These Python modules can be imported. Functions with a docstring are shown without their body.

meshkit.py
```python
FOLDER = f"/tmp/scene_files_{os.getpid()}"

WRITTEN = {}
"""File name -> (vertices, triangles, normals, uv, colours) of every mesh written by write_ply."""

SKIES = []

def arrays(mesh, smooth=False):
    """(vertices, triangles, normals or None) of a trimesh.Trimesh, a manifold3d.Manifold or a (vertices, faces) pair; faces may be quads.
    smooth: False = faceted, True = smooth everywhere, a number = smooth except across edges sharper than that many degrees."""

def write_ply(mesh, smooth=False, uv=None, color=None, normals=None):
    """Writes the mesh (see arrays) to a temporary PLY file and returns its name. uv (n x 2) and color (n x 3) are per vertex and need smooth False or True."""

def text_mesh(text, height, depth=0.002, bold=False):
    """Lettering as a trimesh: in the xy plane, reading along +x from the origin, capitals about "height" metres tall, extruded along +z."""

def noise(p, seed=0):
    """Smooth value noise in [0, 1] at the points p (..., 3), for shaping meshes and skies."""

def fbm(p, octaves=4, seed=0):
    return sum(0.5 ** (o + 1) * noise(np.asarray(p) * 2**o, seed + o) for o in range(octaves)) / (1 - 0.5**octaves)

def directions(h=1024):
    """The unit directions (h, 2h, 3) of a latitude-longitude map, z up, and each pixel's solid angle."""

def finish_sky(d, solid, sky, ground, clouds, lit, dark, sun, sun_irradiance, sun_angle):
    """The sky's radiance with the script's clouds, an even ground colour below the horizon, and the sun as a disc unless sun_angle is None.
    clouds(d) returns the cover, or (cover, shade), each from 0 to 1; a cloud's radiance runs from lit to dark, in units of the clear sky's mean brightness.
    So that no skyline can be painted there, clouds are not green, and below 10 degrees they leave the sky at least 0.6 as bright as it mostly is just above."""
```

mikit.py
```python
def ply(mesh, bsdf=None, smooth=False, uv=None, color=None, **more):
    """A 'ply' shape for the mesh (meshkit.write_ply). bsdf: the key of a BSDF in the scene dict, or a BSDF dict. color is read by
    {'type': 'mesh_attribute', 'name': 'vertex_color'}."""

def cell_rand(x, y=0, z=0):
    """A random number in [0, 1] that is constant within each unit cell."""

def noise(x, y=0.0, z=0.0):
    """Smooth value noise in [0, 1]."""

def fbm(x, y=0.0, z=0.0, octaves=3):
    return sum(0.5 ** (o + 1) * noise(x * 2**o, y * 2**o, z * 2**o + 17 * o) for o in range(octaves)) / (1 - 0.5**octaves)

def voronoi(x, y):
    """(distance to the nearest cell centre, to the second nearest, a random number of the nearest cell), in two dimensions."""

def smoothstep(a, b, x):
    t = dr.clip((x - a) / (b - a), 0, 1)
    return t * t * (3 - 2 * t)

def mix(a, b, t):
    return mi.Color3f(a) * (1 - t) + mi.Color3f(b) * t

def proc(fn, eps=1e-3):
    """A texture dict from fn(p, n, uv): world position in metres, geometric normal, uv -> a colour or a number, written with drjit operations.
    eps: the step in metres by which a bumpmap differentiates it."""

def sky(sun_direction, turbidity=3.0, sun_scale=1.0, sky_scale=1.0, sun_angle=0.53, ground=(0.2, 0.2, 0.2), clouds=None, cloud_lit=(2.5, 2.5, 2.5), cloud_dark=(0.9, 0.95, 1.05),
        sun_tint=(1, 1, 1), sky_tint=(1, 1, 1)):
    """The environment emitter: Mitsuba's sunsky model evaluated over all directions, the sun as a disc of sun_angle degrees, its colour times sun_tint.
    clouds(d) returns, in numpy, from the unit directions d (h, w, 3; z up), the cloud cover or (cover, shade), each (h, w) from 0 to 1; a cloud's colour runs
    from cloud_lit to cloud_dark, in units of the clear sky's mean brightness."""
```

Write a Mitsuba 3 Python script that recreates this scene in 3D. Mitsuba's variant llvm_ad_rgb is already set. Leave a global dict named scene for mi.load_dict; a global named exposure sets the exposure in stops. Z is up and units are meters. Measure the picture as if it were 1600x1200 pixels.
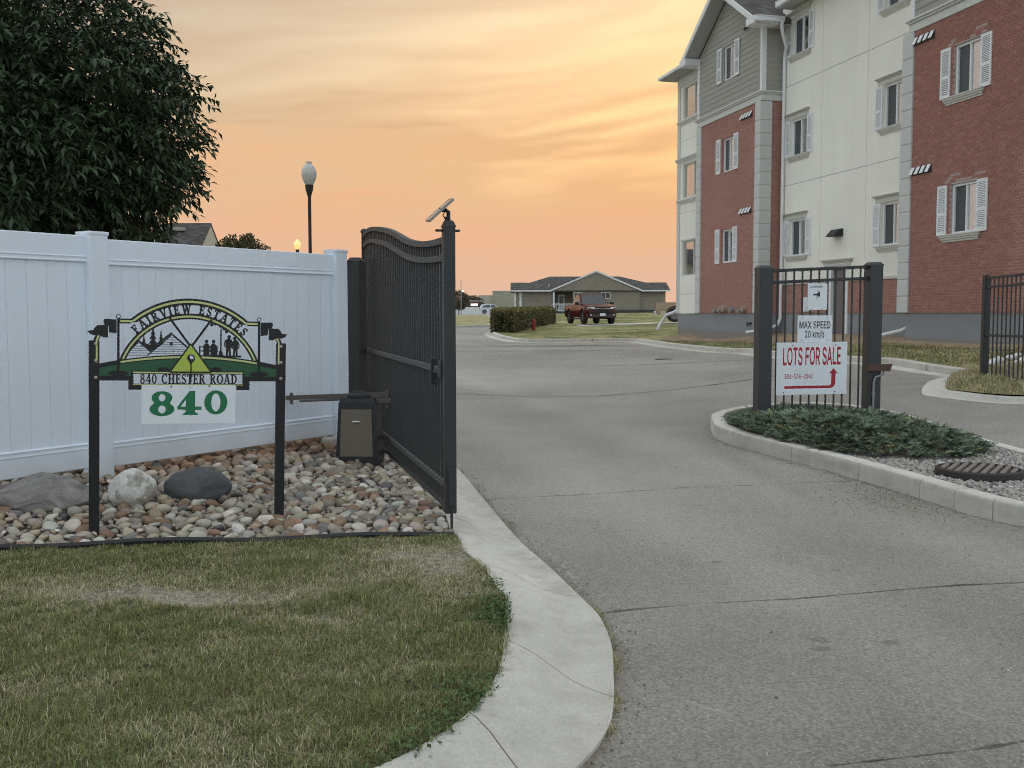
import math
import numpy as np
import trimesh
import mitsuba as mi
import drjit as dr
import mikit
import meshkit
import shapely
from shapely import affinity
from shapely.geometry import Polygon, LineString, Point, box as sbox
from shapely.ops import unary_union
from scipy.interpolate import RBFInterpolator
from scipy.spatial import Delaunay
from mikit import noise, fbm, voronoi, cell_rand, smoothstep, mix, proc

scene, labels = {}, {}
T = mi.ScalarTransform4f
RNG = np.random.default_rng(7)

# ------------------------------------------------------------------ camera, sky, exposure
EYE = np.array([0, 0, 1.5])
PITCH, ROLL = 0.0684, 0.002
FWD = np.array([0, math.cos(PITCH), -math.sin(PITCH)])
UPV = math.cos(ROLL) * np.array([0, math.sin(PITCH), math.cos(PITCH)]) + math.sin(ROLL) * np.array([1.0, 0, 0])
scene['camera'] = {'type': 'perspective', 'fov': 53.13, 'fov_axis': 'x', 'near_clip': 0.05, 'far_clip': 3000.0,
                   'to_world': T().look_at(origin=EYE.tolist(), target=(EYE + FWD).tolist(), up=UPV.tolist())}


def sky_cover(d):
    """A smoky sunset: a warm half of the sky round the sunset, streaked with thin cloud, going over into pale blue grey behind."""
    x, y, z = d[..., 0], d[..., 1], np.maximum(d[..., 2], 0)
    el = np.degrees(np.arcsin(np.clip(z, 0, 1)))
    az = np.degrees(np.arctan2(x, y))
    w1 = meshkit.fbm(np.stack([az / 21.0, el / 7.0, 0 * az + 3.0], -1), 4, 3) - 0.5
    v = el - 0.10 * az + 3.2 * w1
    s1 = meshkit.fbm(np.stack([az / 17.0 + 1.5 * w1, v / 2.4, 0 * az], -1), 5, 11)
    s2 = meshkit.fbm(np.stack([az / 9.0, v / 0.75, 0 * az + 4], -1), 4, 23)
    s3 = meshkit.fbm(np.stack([az / 26.0 + w1, v / 6.0, 0 * az + 9], -1), 3, 29)
    streak = np.clip((0.36 * s1 + 0.38 * s2 + 0.26 * s3 - 0.5) * 4.4, -1, 1) * np.clip((75 - el) / 40, 0, 1)
    front = np.clip((88 - np.abs(az - 4)) / 62.0, 0, 1)
    front = front * front * (3 - 2 * front)
    high = np.interp(el, [0, 1.5, 4, 9, 14, 20, 35, 90], [0.86, 0.88, 0.93, 0.935, 0.91, 0.89, 0.45, 0.05])
    shade = np.clip(front * (high - 0.075 * streak * np.clip(el / 6, 0.25, 1)), 0, 1)
    near = np.exp(-(np.abs(az - 6) / 58.0) ** 3)
    thin = near * (np.interp(el, [0, 3, 5, 9, 14, 20, 35, 60], [0.0, 0.0, 0.03, 0.20, 0.42, 0.53, 0.5, 0.1]) + 0.20 * streak * np.clip((el - 2) / 8, 0, 1))
    return 1 - np.clip(thin, 0.0, 1), shade


sky_sun = np.array([math.sin(math.radians(14)), math.cos(math.radians(14)), math.tan(math.radians(3))])
scene['sky'] = mikit.sky(sky_sun.tolist(), turbidity=3.0, sun_scale=0.0, sky_scale=4.0, ground=(0.18, 0.17, 0.16), clouds=sky_cover,
                         cloud_lit=(2.62, 2.92, 3.10), cloud_dark=(1.70, 0.885, 0.46))
exposure = 1.65

# ------------------------------------------------------------------ helpers


def numbered(name, pool=None):
    pool = labels if pool is None else pool
    if name not in pool:
        return name
    k = 1
    while f'{name}_{k:03d}' in pool:
        k += 1
    return f'{name}_{k:03d}'


USED = {}


def thing(name, label, category, group=None, kind=None):
    key = numbered(name)
    labels[key] = {'label': label, 'category': category}
    if group:
        labels[key]['group'] = group
    if kind:
        labels[key]['kind'] = kind
    return key


def struct(name):
    labels[name] = {'kind': 'structure'}
    return name


def key_for(parent, name):
    k = f'{parent}__{name}' if parent else name
    n = USED.get(k, 0)
    USED[k] = n + 1
    return k if n == 0 else f'{k}_{n:03d}'


def part(parent, name, mesh, mat, smooth=30, **kw):
    """One mesh of the scene, named after its holder."""
    key = key_for(parent, name)
    if isinstance(mesh, dict):
        scene[key] = mesh
    else:
        scene[key] = mikit.ply(mesh, mat, smooth, **kw)
    return key


def whole(key, mesh, mat, smooth=30, **kw):
    scene[key] = mikit.ply(mesh, mat, smooth, **kw)
    return key


def cat(meshes):
    return trimesh.util.concatenate([m for m in meshes if m is not None])


def box(x0, x1, y0, y1, z0, z1):
    m = trimesh.creation.box(extents=(x1 - x0, y1 - y0, z1 - z0))
    m.apply_translation(((x0 + x1) / 2, (y0 + y1) / 2, (z0 + z1) / 2))
    return m


def hull(pts):
    return trimesh.convex.convex_hull(np.asarray(pts, float))


def cbox(x0, x1, y0, y1, z0, z1, c=0.005):
    """A box with chamfered edges."""
    p = []
    for sx, x in ((1, x0), (-1, x1)):
        for sy, y in ((1, y0), (-1, y1)):
            for sz, z in ((1, z0), (-1, z1)):
                p += [(x + sx * c, y + sy * c, z), (x + sx * c, y, z + sz * c), (x, y + sy * c, z + sz * c)]
    return hull(p)


def frame(o, ux, uy, uz):
    m = np.eye(4)
    m[:3, 0], m[:3, 1], m[:3, 2], m[:3, 3] = ux, uy, uz, o
    return m


def moved(mesh, m):
    mesh = mesh.copy()
    mesh.apply_transform(m)
    return mesh


def tube(pts, r, sides=8, caps=True):
    p = np.asarray(pts, float)
    r = np.broadcast_to(np.asarray(r, float), (len(p),))
    t = np.gradient(p, axis=0)
    t /= np.linalg.norm(t, axis=1, keepdims=True)
    ref = np.array([0, 0, 1.0]) if abs(t[:, 2]).max() < 0.97 else np.array([0.31, 0.95, 0.05])
    a = np.cross(t, ref)
    a /= np.linalg.norm(a, axis=1, keepdims=True)
    b = np.cross(t, a)
    g = np.arange(sides) * 2 * np.pi / sides
    v = p[:, None] + r[:, None, None] * (np.cos(g)[None, :, None] * a[:, None] + np.sin(g)[None, :, None] * b[:, None])
    n = len(p)
    i, j = np.meshgrid(np.arange(n - 1), np.arange(sides), indexing='ij')
    q = np.stack([i * sides + j, (i + 1) * sides + j, (i + 1) * sides + (j + 1) % sides, i * sides + (j + 1) % sides], -1).reshape(-1, 4)
    v = v.reshape(-1, 3)
    f = np.vstack([q[:, [0, 2, 1]], q[:, [0, 3, 2]]])
    if caps:
        v = np.vstack([v, p[0], p[-1]])
        k = np.arange(sides)
        f = np.vstack([f, np.stack([k, (k + 1) % sides, k * 0 + len(v) - 2], 1)[:, ::-1], np.stack([k + (n - 1) * sides, (k + 1) % sides + (n - 1) * sides, k * 0 + len(v) - 1], 1)])
    m = trimesh.Trimesh(v, f, process=False)
    return m


def lathe(profile, sides=24):
    """profile: (r, z) from bottom to top."""
    return trimesh.creation.revolve(np.asarray(profile, float), sections=sides)


def polys(shape):
    if shape.is_empty:
        return []
    return [g for g in getattr(shape, 'geoms', [shape]) if isinstance(g, Polygon) and g.area > 1e-9]


def extrude(shape, depth):
    ms = [trimesh.creation.extrude_polygon(g, depth, engine='earcut') for g in polys(shape)]
    return cat(ms) if ms else None


def smooth_line(pts, step):
    """Catmull-Rom through the points, resampled at about the given step."""
    p = np.asarray(pts, float)
    q = np.vstack([2 * p[0] - p[1], p, 2 * p[-1] - p[-2]])
    out = []
    for i in range(1, len(q) - 2):
        a, b, c, d = q[i - 1], q[i], q[i + 1], q[i + 2]
        n = max(2, int(np.ceil(np.linalg.norm(c - b) / step)))
        for t in np.arange(n) / n:
            out.append(0.5 * (2 * b + (c - a) * t + (2 * a - 5 * b + 4 * c - d) * t * t + (3 * b - a - 3 * c + d) * t ** 3))
    out.append(p[-1])
    return np.array(out)


def resample(p, n):
    p = np.asarray(p, float)
    s = np.r_[0, np.cumsum(np.linalg.norm(np.diff(p, axis=0), axis=1))]
    t = np.linspace(0, s[-1], n)
    return np.stack([np.interp(t, s, p[:, k]) for k in range(p.shape[1])], 1)


def sheet(poly, res, zf, jitter=0.0, seed=1):
    """A triangulated sheet over a polygon, its height from zf(xy)."""
    rng = np.random.default_rng(seed)
    pts = []
    for ring in [poly.exterior, *poly.interiors]:
        n = max(4, int(ring.length / res))
        pts.append(np.array([ring.interpolate(i / n, normalized=True).coords[0] for i in range(n)]))
        pts.append(np.array(ring.coords[:-1]))
    x0, y0, x1, y1 = poly.bounds
    gx, gy = np.meshgrid(np.arange(x0 + res / 2, x1, res), np.arange(y0 + res / 2, y1, res))
    g = np.stack([gx.ravel(), gy.ravel()], 1)
    g = g + rng.uniform(-1, 1, g.shape) * jitter * res
    g = g[shapely.contains_xy(poly.buffer(-res * 0.35), g[:, 0], g[:, 1])]
    pts = np.vstack([*pts, g])
    pts = np.unique(np.round(pts, 5), axis=0)
    tri = Delaunay(pts).simplices
    c = pts[tri].mean(1)
    tri = tri[shapely.contains_xy(poly, c[:, 0], c[:, 1])]
    a, b, cc = pts[tri[:, 0]], pts[tri[:, 1]], pts[tri[:, 2]]
    area = (b[:, 0] - a[:, 0]) * (cc[:, 1] - a[:, 1]) - (b[:, 1] - a[:, 1]) * (cc[:, 0] - a[:, 0])
    tri = np.where(area[:, None] < 0, tri[:, ::-1], tri)[np.abs(area) > 1e-9]
    return trimesh.Trimesh(np.column_stack([pts, zf(pts)]), tri, process=False)


def rbf(pts, smoothing=0.0, kernel='linear'):
    a = np.asarray(pts, float)
    f = RBFInterpolator(a[:, :2], a[:, 2], kernel=kernel, smoothing=smoothing)
    return lambda xy: f(np.asarray(xy, float)[:, :2])


def sweep_open(line, profile, zf, close=False):
    """A profile [(offset to the left, height)] swept along a ground line, standing on zf."""
    p = np.asarray(line, float)
    t = np.gradient(p, axis=0)
    t /= np.linalg.norm(t, axis=1, keepdims=True)
    nrm = np.stack([-t[:, 1], t[:, 0]], 1)
    z0 = zf(p)
    k = len(profile)
    v = np.array([[*(p[i] + nrm[i] * o), z0[i] + h] for i in range(len(p)) for o, h in profile])
    f = []
    for i in range(len(p) - 1):
        for j in range(k):
            a, b = i * k + j, i * k + (j + 1) % k
            f += [(a, b, b + k), (a, b + k, a + k)]
    ends = [(0, j + 1, j) for j in range(1, k - 1)]
    o = (len(p) - 1) * k
    ends += [(o, o + j, o + j + 1) for j in range(1, k - 1)]
    m = trimesh.Trimesh(v, np.array(f + ends), process=False)
    m.fix_normals()
    return m


# ------------------------------------------------------------------ materials


def rgb(*c):
    return {'type': 'rgb', 'value': list(map(float, c))}


def two(b):
    return {'type': 'twosided', 'bsdf': b}


def diffuse(*c):
    return two({'type': 'diffuse', 'reflectance': rgb(*c)})


def princ(color, rough=0.5, **k):
    col = color if isinstance(color, dict) else rgb(*color)
    return two({'type': 'principled', 'base_color': col, 'roughness': rough, **k})


def bumped(b, fn, scale, eps=1e-3):
    return two({'type': 'bumpmap', 'arbitrary': proc(fn, eps), 'scale': scale, 'bsdf': b['bsdf'] if b['type'] == 'twosided' else b})


def seg_dist(p, pts):
    best = mi.Float(9.0)
    for (ax, ay), (bx, by) in zip(pts[:-1], pts[1:]):
        dx, dy = bx - ax, by - ay
        t = dr.clip(((p.x - ax) * dx + (p.y - ay) * dy) / (dx * dx + dy * dy), 0, 1)
        best = dr.minimum(best, dr.sqrt(dr.square(p.x - ax - t * dx) + dr.square(p.y - ay - t * dy)))
    return best


CRACKS = [[(-0.24, 8.1), (-0.05, 8.2), (0.63, 8.34), (1.41, 8.61), (2.09, 8.73), (2.98, 8.92)],
          [(0.43, 5.05), (0.65, 5.13), (0.99, 5.22), (1.52, 5.31), (2.08, 5.47), (2.47, 5.57), (3.6, 5.72)],
          [(-2.5, 18.6), (-1.1, 17.6), (0.31, 16.7), (1.35, 16.6), (2.86, 17.5), (4.46, 18.7), (5.5, 19.5)],
          [(1.06, 3.31), (1.58, 3.43), (2.1, 3.6)]]
SCRATCH = [[(0.20, 6.45), (0.30, 6.05), (0.36, 5.6), (0.42, 5.3)], [(0.35, 13.4), (0.75, 12.6), (1.0, 12.3)], [(1.63, 3.86), (1.75, 3.7)], [(1.70, 3.92), (1.81, 3.8)],
           [(0.62, 3.95), (0.75, 3.8), (1.0, 3.62)]]
SPOTS = [(1.41, 4.62, 0.05), (1.39, 4.50, 0.055), (1.72, 4.59, 0.055), (1.0, 6.6, 0.03), (1.23, 6.1, 0.035), (1.2, 6.75, 0.02), (0.6, 7.3, 0.02), (1.9, 5.9, 0.025)]


GUT_EDGE = [(-0.52, 9.53), (-0.24, 8.13), (0.04, 6.66), (0.21, 5.97), (0.36, 5.29), (0.43, 4.9), (0.445, 4.5), (0.40, 3.9), (0.34, 3.58), (0.2, 3.25)]
ISL_EDGE = [(2.30, 11.6), (2.40, 11.05), (2.64, 10.4), (2.90, 9.6), (3.11, 8.75), (3.29, 8.0), (3.42, 7.45), (3.62, 7.08), (4.1, 6.7)]


def asphalt_color(p, n, uv):
    wob = (noise(p.x * 9, p.y * 9) - 0.5) * 0.05 + (noise(p.x * 40, p.y * 40) - 0.5) * 0.015
    big = fbm(p.x * 0.35, p.y * 0.35, 3.0, 3)
    mid = fbm(p.x * 2.1, p.y * 2.1, 1.0, 3)
    d1, d2, r = voronoi(p.x * 95, p.y * 95)
    e1, e2, r2 = voronoi(p.x * 62, p.y * 62)
    base = 0.245 + 0.13 * (big - 0.5) + 0.06 * (mid - 0.5)
    base += 0.12 * (r - 0.45) + 0.15 * dr.select((r2 > 0.90) & (e1 < 0.26), 1.0, 0.0) - 0.06 * dr.select((r2 < 0.05) & (e1 < 0.3), 1.0, 0.0)
    # wheel tracks worn paler along the lane
    lane = p.x + 0.2676 * (p.y - 8.0)
    for c in (0.9, 2.5):
        base += 0.034 * dr.exp(-dr.square((lane - c) / 0.38))
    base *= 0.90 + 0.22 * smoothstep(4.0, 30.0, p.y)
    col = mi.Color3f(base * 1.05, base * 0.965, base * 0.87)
    # loose gravel and silt in the hollow before the island
    hollow = dr.exp(-dr.square((p.x - 3.0) / 0.34) - dr.square((p.y - 8.05) / 0.75)) + 0.6 * dr.exp(-dr.square((p.x + 0.075 * p.y - 3.0) / 0.16)) * smoothstep(6.5, 8.5, p.y) * smoothstep(12.5, 11.0, p.y)
    hollow = dr.clip(hollow * (0.35 + 1.1 * mid), 0, 1)
    col = mix(col, mi.Color3f(0.13 + 0.16 * r, 0.118 + 0.15 * r, 0.098 + 0.125 * r), hollow * 0.9)
    dark = mi.Float(0)
    for i, c in enumerate(CRACKS):
        w = 0.010 if i != 2 else 0.05
        dark = dr.maximum(dark, 0.75 * smoothstep(w * 1.6, w * 0.4, seg_dist(p, c) + wob * 0.35) * (0.55 + 0.6 * noise(p.x * 5, p.y * 5, 2.0)))
    # older faint patches of tar seal further up the lane
    for cx, cy, rx, ry in ((-3.1, 29.5, 1.6, 0.9), (1.2, 37.0, 3.2, 0.8), (0.5, 33.0, 4.0, 0.25), (3.6, 24.5, 2.5, 0.22)):
        dark = dr.maximum(dark, 0.42 * smoothstep(1.15, 0.7, dr.sqrt(dr.square((p.x - cx) / rx) + dr.square((p.y - cy) / ry)) + 0.5 * (mid - 0.5)))
    for sx, sy, sr in SPOTS:
        dark = dr.maximum(dark, 0.30 * smoothstep(1.2, 0.6, dr.sqrt(dr.square((p.x - sx) / sr) + dr.square((p.y - sy) / (0.75 * sr))) + 0.8 * (noise(p.x * 60, p.y * 60) - 0.5)))
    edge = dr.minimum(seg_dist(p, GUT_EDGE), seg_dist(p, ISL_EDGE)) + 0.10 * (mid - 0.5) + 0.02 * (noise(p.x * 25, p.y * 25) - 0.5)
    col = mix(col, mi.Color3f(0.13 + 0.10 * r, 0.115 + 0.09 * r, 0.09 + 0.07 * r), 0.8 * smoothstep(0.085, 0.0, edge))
    col = col * (1 - dark)
    pale = mi.Float(0)
    for c in SCRATCH:
        pale = dr.maximum(pale, smoothstep(0.012, 0.003, seg_dist(p, c) + wob * 0.15) * smoothstep(0.35, 0.6, noise(p.x * 14, p.y * 14, 5.0)))
    return mix(col, mi.Color3f(0.36, 0.35, 0.33), 0.55 * pale)


def asphalt_bump(p, n, uv):
    d1, d2, r = voronoi(p.x * 95, p.y * 95)
    return 0.0022 * (0.5 - d1) + 0.002 * noise(p.x * 30, p.y * 30)


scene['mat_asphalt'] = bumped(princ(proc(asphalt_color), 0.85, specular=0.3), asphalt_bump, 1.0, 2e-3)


def concrete_color(p, n, uv):
    a = fbm(p.x * 1.3, p.y * 1.3, p.z * 1.3, 4)
    b = noise(p.x * 120, p.y * 120, p.z * 120)
    c = fbm(p.x * 7, p.y * 7, p.z * 7, 3)
    v = 0.48 + 0.10 * (a - 0.5) + 0.10 * (b - 0.5) + 0.08 * (c - 0.5) + 0.05 * (noise(p.x * 260, p.y * 260, p.z * 260) - 0.5)
    stain = smoothstep(0.42, 0.80, 0.6 * fbm(p.x * 2.4 + 7, p.y * 2.4, p.z * 9, 4) + 0.4 * fbm(p.x * 14, p.y * 14, p.z * 5, 3))
    grit = smoothstep(0.62, 0.80, fbm(p.x * 26, p.y * 26, p.z * 26, 3)) * smoothstep(0.45, 0.7, fbm(p.x * 1.9, p.y * 1.9, 4.0, 3))
    stain = dr.maximum(stain, 0.9 * grit)
    pan = smoothstep(0.075, 0.02, p.z - 0.0) * smoothstep(9.5, 8.0, p.y) * smoothstep(0.6, 0.2, p.x)
    stain = dr.maximum(stain, pan * (0.08 + 0.42 * smoothstep(0.35, 0.75, fbm(p.x * 9, p.y * 9, 2.0, 4))))
    col = mix(mi.Color3f(v * 1.05, v, v * 0.90), mi.Color3f(0.20, 0.18, 0.155), 0.42 * stain)
    return col


def concrete_bump(p, n, uv):
    return 0.0016 * noise(p.x * 130, p.y * 130, p.z * 130) + 0.004 * fbm(p.x * 9, p.y * 9, p.z * 9, 3)


scene['mat_concrete'] = bumped(princ(proc(concrete_color), 0.85, specular=0.25), concrete_bump, 1.0, 2e-3)


def found_color(p, n, uv):
    a = fbm(p.x * 0.8, p.y * 0.8, p.z * 3.0, 4)
    v = 0.25 + 0.06 * (a - 0.5) + 0.02 * (noise(p.x * 60, p.y * 60, p.z * 60) - 0.5)
    low = smoothstep(0.05, 0.0, p.z - 0.93 + 0.1 * (a - 0.5))
    return mix(mi.Color3f(v * 0.96, v, v * 1.04), mi.Color3f(0.24, 0.19, 0.14), 0.5 * low)


scene['mat_foundation'] = princ(proc(found_color), 0.9, specular=0.2)


def grass_ground(dry_bias, strip):
    def fn(p, n, uv):
        a = fbm(p.x * 0.55, p.y * 0.55, 0.0, 4)
        b = fbm(p.x * 4.0, p.y * 4.0, 1.0, 3)
        c = noise(p.x * 45, p.y * 18, 2.0)
        dry = smoothstep(0.35, 0.72, a * 0.6 + b * 0.4 + dry_bias)
        g = mix(mi.Color3f(0.115, 0.122, 0.050), mi.Color3f(0.27, 0.235, 0.13), dry)
        return g * (0.55 + 0.5 * b + 0.45 * c)
    return fn


scene['mat_lawn'] = princ(proc(grass_ground(0.0, 0)), 0.95, specular=0.1)
scene['mat_lawn_dry'] = princ(proc(grass_ground(0.22, 0)), 0.95, specular=0.1)


def soil_color(p, n, uv):
    a = fbm(p.x * 3, p.y * 3, p.z * 3, 4)
    d1, d2, r = voronoi(p.x * 40, p.y * 40)
    return mix(mi.Color3f(0.16, 0.14, 0.11), mi.Color3f(0.30, 0.27, 0.22), a) * (0.6 + 0.7 * r)


scene['mat_soil'] = princ(proc(soil_color), 0.95, specular=0.1)


def red_soil_color(p, n, uv):
    a = fbm(p.x * 3, p.y * 3, p.z * 3, 4)
    return mix(mi.Color3f(0.20, 0.135, 0.085), mi.Color3f(0.30, 0.23, 0.165), a) * (0.75 + 0.5 * noise(p.x * 30, p.y * 30))


scene['mat_bare_soil'] = princ(proc(red_soil_color), 0.95, specular=0.1)
scene['mat_vertex'] = two({'type': 'diffuse', 'reflectance': {'type': 'mesh_attribute', 'name': 'vertex_color'}})
scene['mat_leaf'] = two({'type': 'principled', 'base_color': {'type': 'mesh_attribute', 'name': 'vertex_color'}, 'roughness': 0.5, 'specular': 0.35})


def stone_mat(fn, rough=0.8):
    return princ(proc(fn), rough, specular=0.3)


def cobble_color(p, n, uv):
    a = fbm(p.x * 22, p.y * 22, p.z * 22, 3)
    return mi.Color3f(0.75 + 0.5 * a)


def boulder_a(p, n, uv):
    w = fbm(p.x * 5, p.y * 5, p.z * 5, 3)
    band = noise(p.x * 6 + 4 * w, p.y * 6, p.z * 34 + 9 * w)
    return mix(mi.Color3f(0.11, 0.10, 0.093), mi.Color3f(0.36, 0.335, 0.315), band * 0.75 + 0.35 * (w - 0.3)) * (0.8 + 0.4 * noise(p.x * 90, p.y * 90, p.z * 90))


def boulder_b(p, n, uv):
    w = fbm(p.x * 11, p.y * 11, p.z * 11, 4)
    k = smoothstep(0.52, 0.68, w)
    low = smoothstep(0.27, 0.15, p.z + 0.06 * (w - 0.5))
    c = mix(mi.Color3f(0.60, 0.59, 0.55), mi.Color3f(0.24, 0.21, 0.17), k * 0.8)
    c = mix(c, mi.Color3f(0.36, 0.29, 0.21), low * 0.6)
    return c * (0.82 + 0.36 * noise(p.x * 80, p.y * 80, p.z * 80))


def boulder_c(p, n, uv):
    w = fbm(p.x * 7, p.y * 7, p.z * 7, 4)
    return mix(mi.Color3f(0.052, 0.057, 0.060), mi.Color3f(0.13, 0.135, 0.137), w) * (0.8 + 0.4 * noise(p.x * 100, p.y * 100, p.z * 100))


scene['mat_boulder_grey'] = stone_mat(boulder_a)
scene['mat_boulder_white'] = stone_mat(boulder_b)
scene['mat_boulder_dark'] = stone_mat(boulder_c)


def vinyl_color(p, n, uv):
    a = fbm(p.x * 2.5, p.y * 2.5, p.z * 1.2, 3)
    grime = smoothstep(0.62, 0.30, p.z + 0.35 * (a - 0.5)) * 0.30
    return mix(mi.Color3f(0.715, 0.77, 0.85) * (0.97 + 0.06 * a), mi.Color3f(0.42, 0.38, 0.31), grime)


scene['mat_vinyl'] = princ(proc(vinyl_color), 0.42, specular=0.4)
scene['mat_black_metal'] = princ((0.018, 0.019, 0.021), 0.42, specular=0.5)


def gate_metal(p, n, uv):
    a = fbm(p.x * 3, p.y * 3, p.z * 5, 3)
    return mix(mi.Color3f(0.024, 0.026, 0.029), mi.Color3f(0.034, 0.034, 0.035), a)


scene['mat_gate_metal'] = princ(proc(gate_metal), 0.42, specular=0.45)
scene['mat_lit_rail'] = princ((0.085, 0.084, 0.082), 0.6, specular=0.3)  # paler copy of the gate metal, the rail highlights put into its colour
scene['mat_post_metal'] = princ((0.033, 0.036, 0.040), 0.45, specular=0.5)
scene['mat_black_plastic'] = princ((0.022, 0.023, 0.025), 0.5, specular=0.4)
scene['mat_bronze_panel'] = princ((0.17, 0.145, 0.115), 0.38, metallic=0.45, specular=0.4)
scene['mat_steel'] = princ((0.42, 0.40, 0.37), 0.38, metallic=0.85)
scene['mat_rust_steel'] = princ((0.105, 0.092, 0.082), 0.6, metallic=0.2)
scene['mat_chrome'] = princ((0.75, 0.75, 0.75), 0.15, metallic=1.0)
scene['mat_panel_dark'] = princ((0.03, 0.03, 0.045), 0.15, specular=0.6, clearcoat=0.6)
scene['mat_sign_black'] = princ((0.012, 0.013, 0.014), 0.45, specular=0.4)
scene['mat_sign_yellow'] = princ((0.50, 0.54, 0.24), 0.5)
scene['mat_sign_lime'] = princ((0.40, 0.50, 0.075), 0.5)
scene['mat_sign_green'] = princ((0.018, 0.085, 0.038), 0.5)
scene['mat_number_green'] = princ((0.010, 0.150, 0.062), 0.5)
scene['mat_sign_white'] = princ((0.72, 0.75, 0.79), 0.45)
scene['mat_sign_red'] = princ((0.36, 0.012, 0.03), 0.5)
scene['mat_sign_text'] = princ((0.014, 0.014, 0.017), 0.5)
scene['mat_white_paint'] = princ((0.70, 0.71, 0.72), 0.5)
scene['mat_trim'] = princ((0.56, 0.56, 0.53), 0.7)
scene['mat_trim_cream'] = princ((0.52, 0.51, 0.46), 0.75)
scene['mat_soffit'] = princ((0.44, 0.43, 0.42), 0.7)
scene['mat_quoin'] = princ((0.53, 0.535, 0.515), 0.85)
scene['mat_shutter_in'] = princ((0.66, 0.67, 0.68), 0.6)
scene['mat_dark_inside'] = diffuse(0.035, 0.037, 0.04)
scene['mat_curtain'] = diffuse(0.33, 0.30, 0.28)
scene['mat_screen'] = two({'type': 'principled', 'base_color': rgb(0.06, 0.07, 0.075), 'roughness': 0.45, 'specular': 0.4})
scene['mat_glass'] = {'type': 'blendbsdf', 'weight': 0.55, 'a': {'type': 'thindielectric', 'int_ior': 1.5},
                      'b': {'type': 'twosided', 'bsdf': {'type': 'conductor', 'specular_reflectance': rgb(0.93, 0.93, 0.92)}}}
scene['mat_glass_clear'] = {'type': 'thindielectric', 'int_ior': 1.5}
scene['mat_car_glass'] = two({'type': 'principled', 'base_color': rgb(0.02, 0.025, 0.03), 'roughness': 0.06, 'specular': 0.9, 'clearcoat': 1.0})


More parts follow.
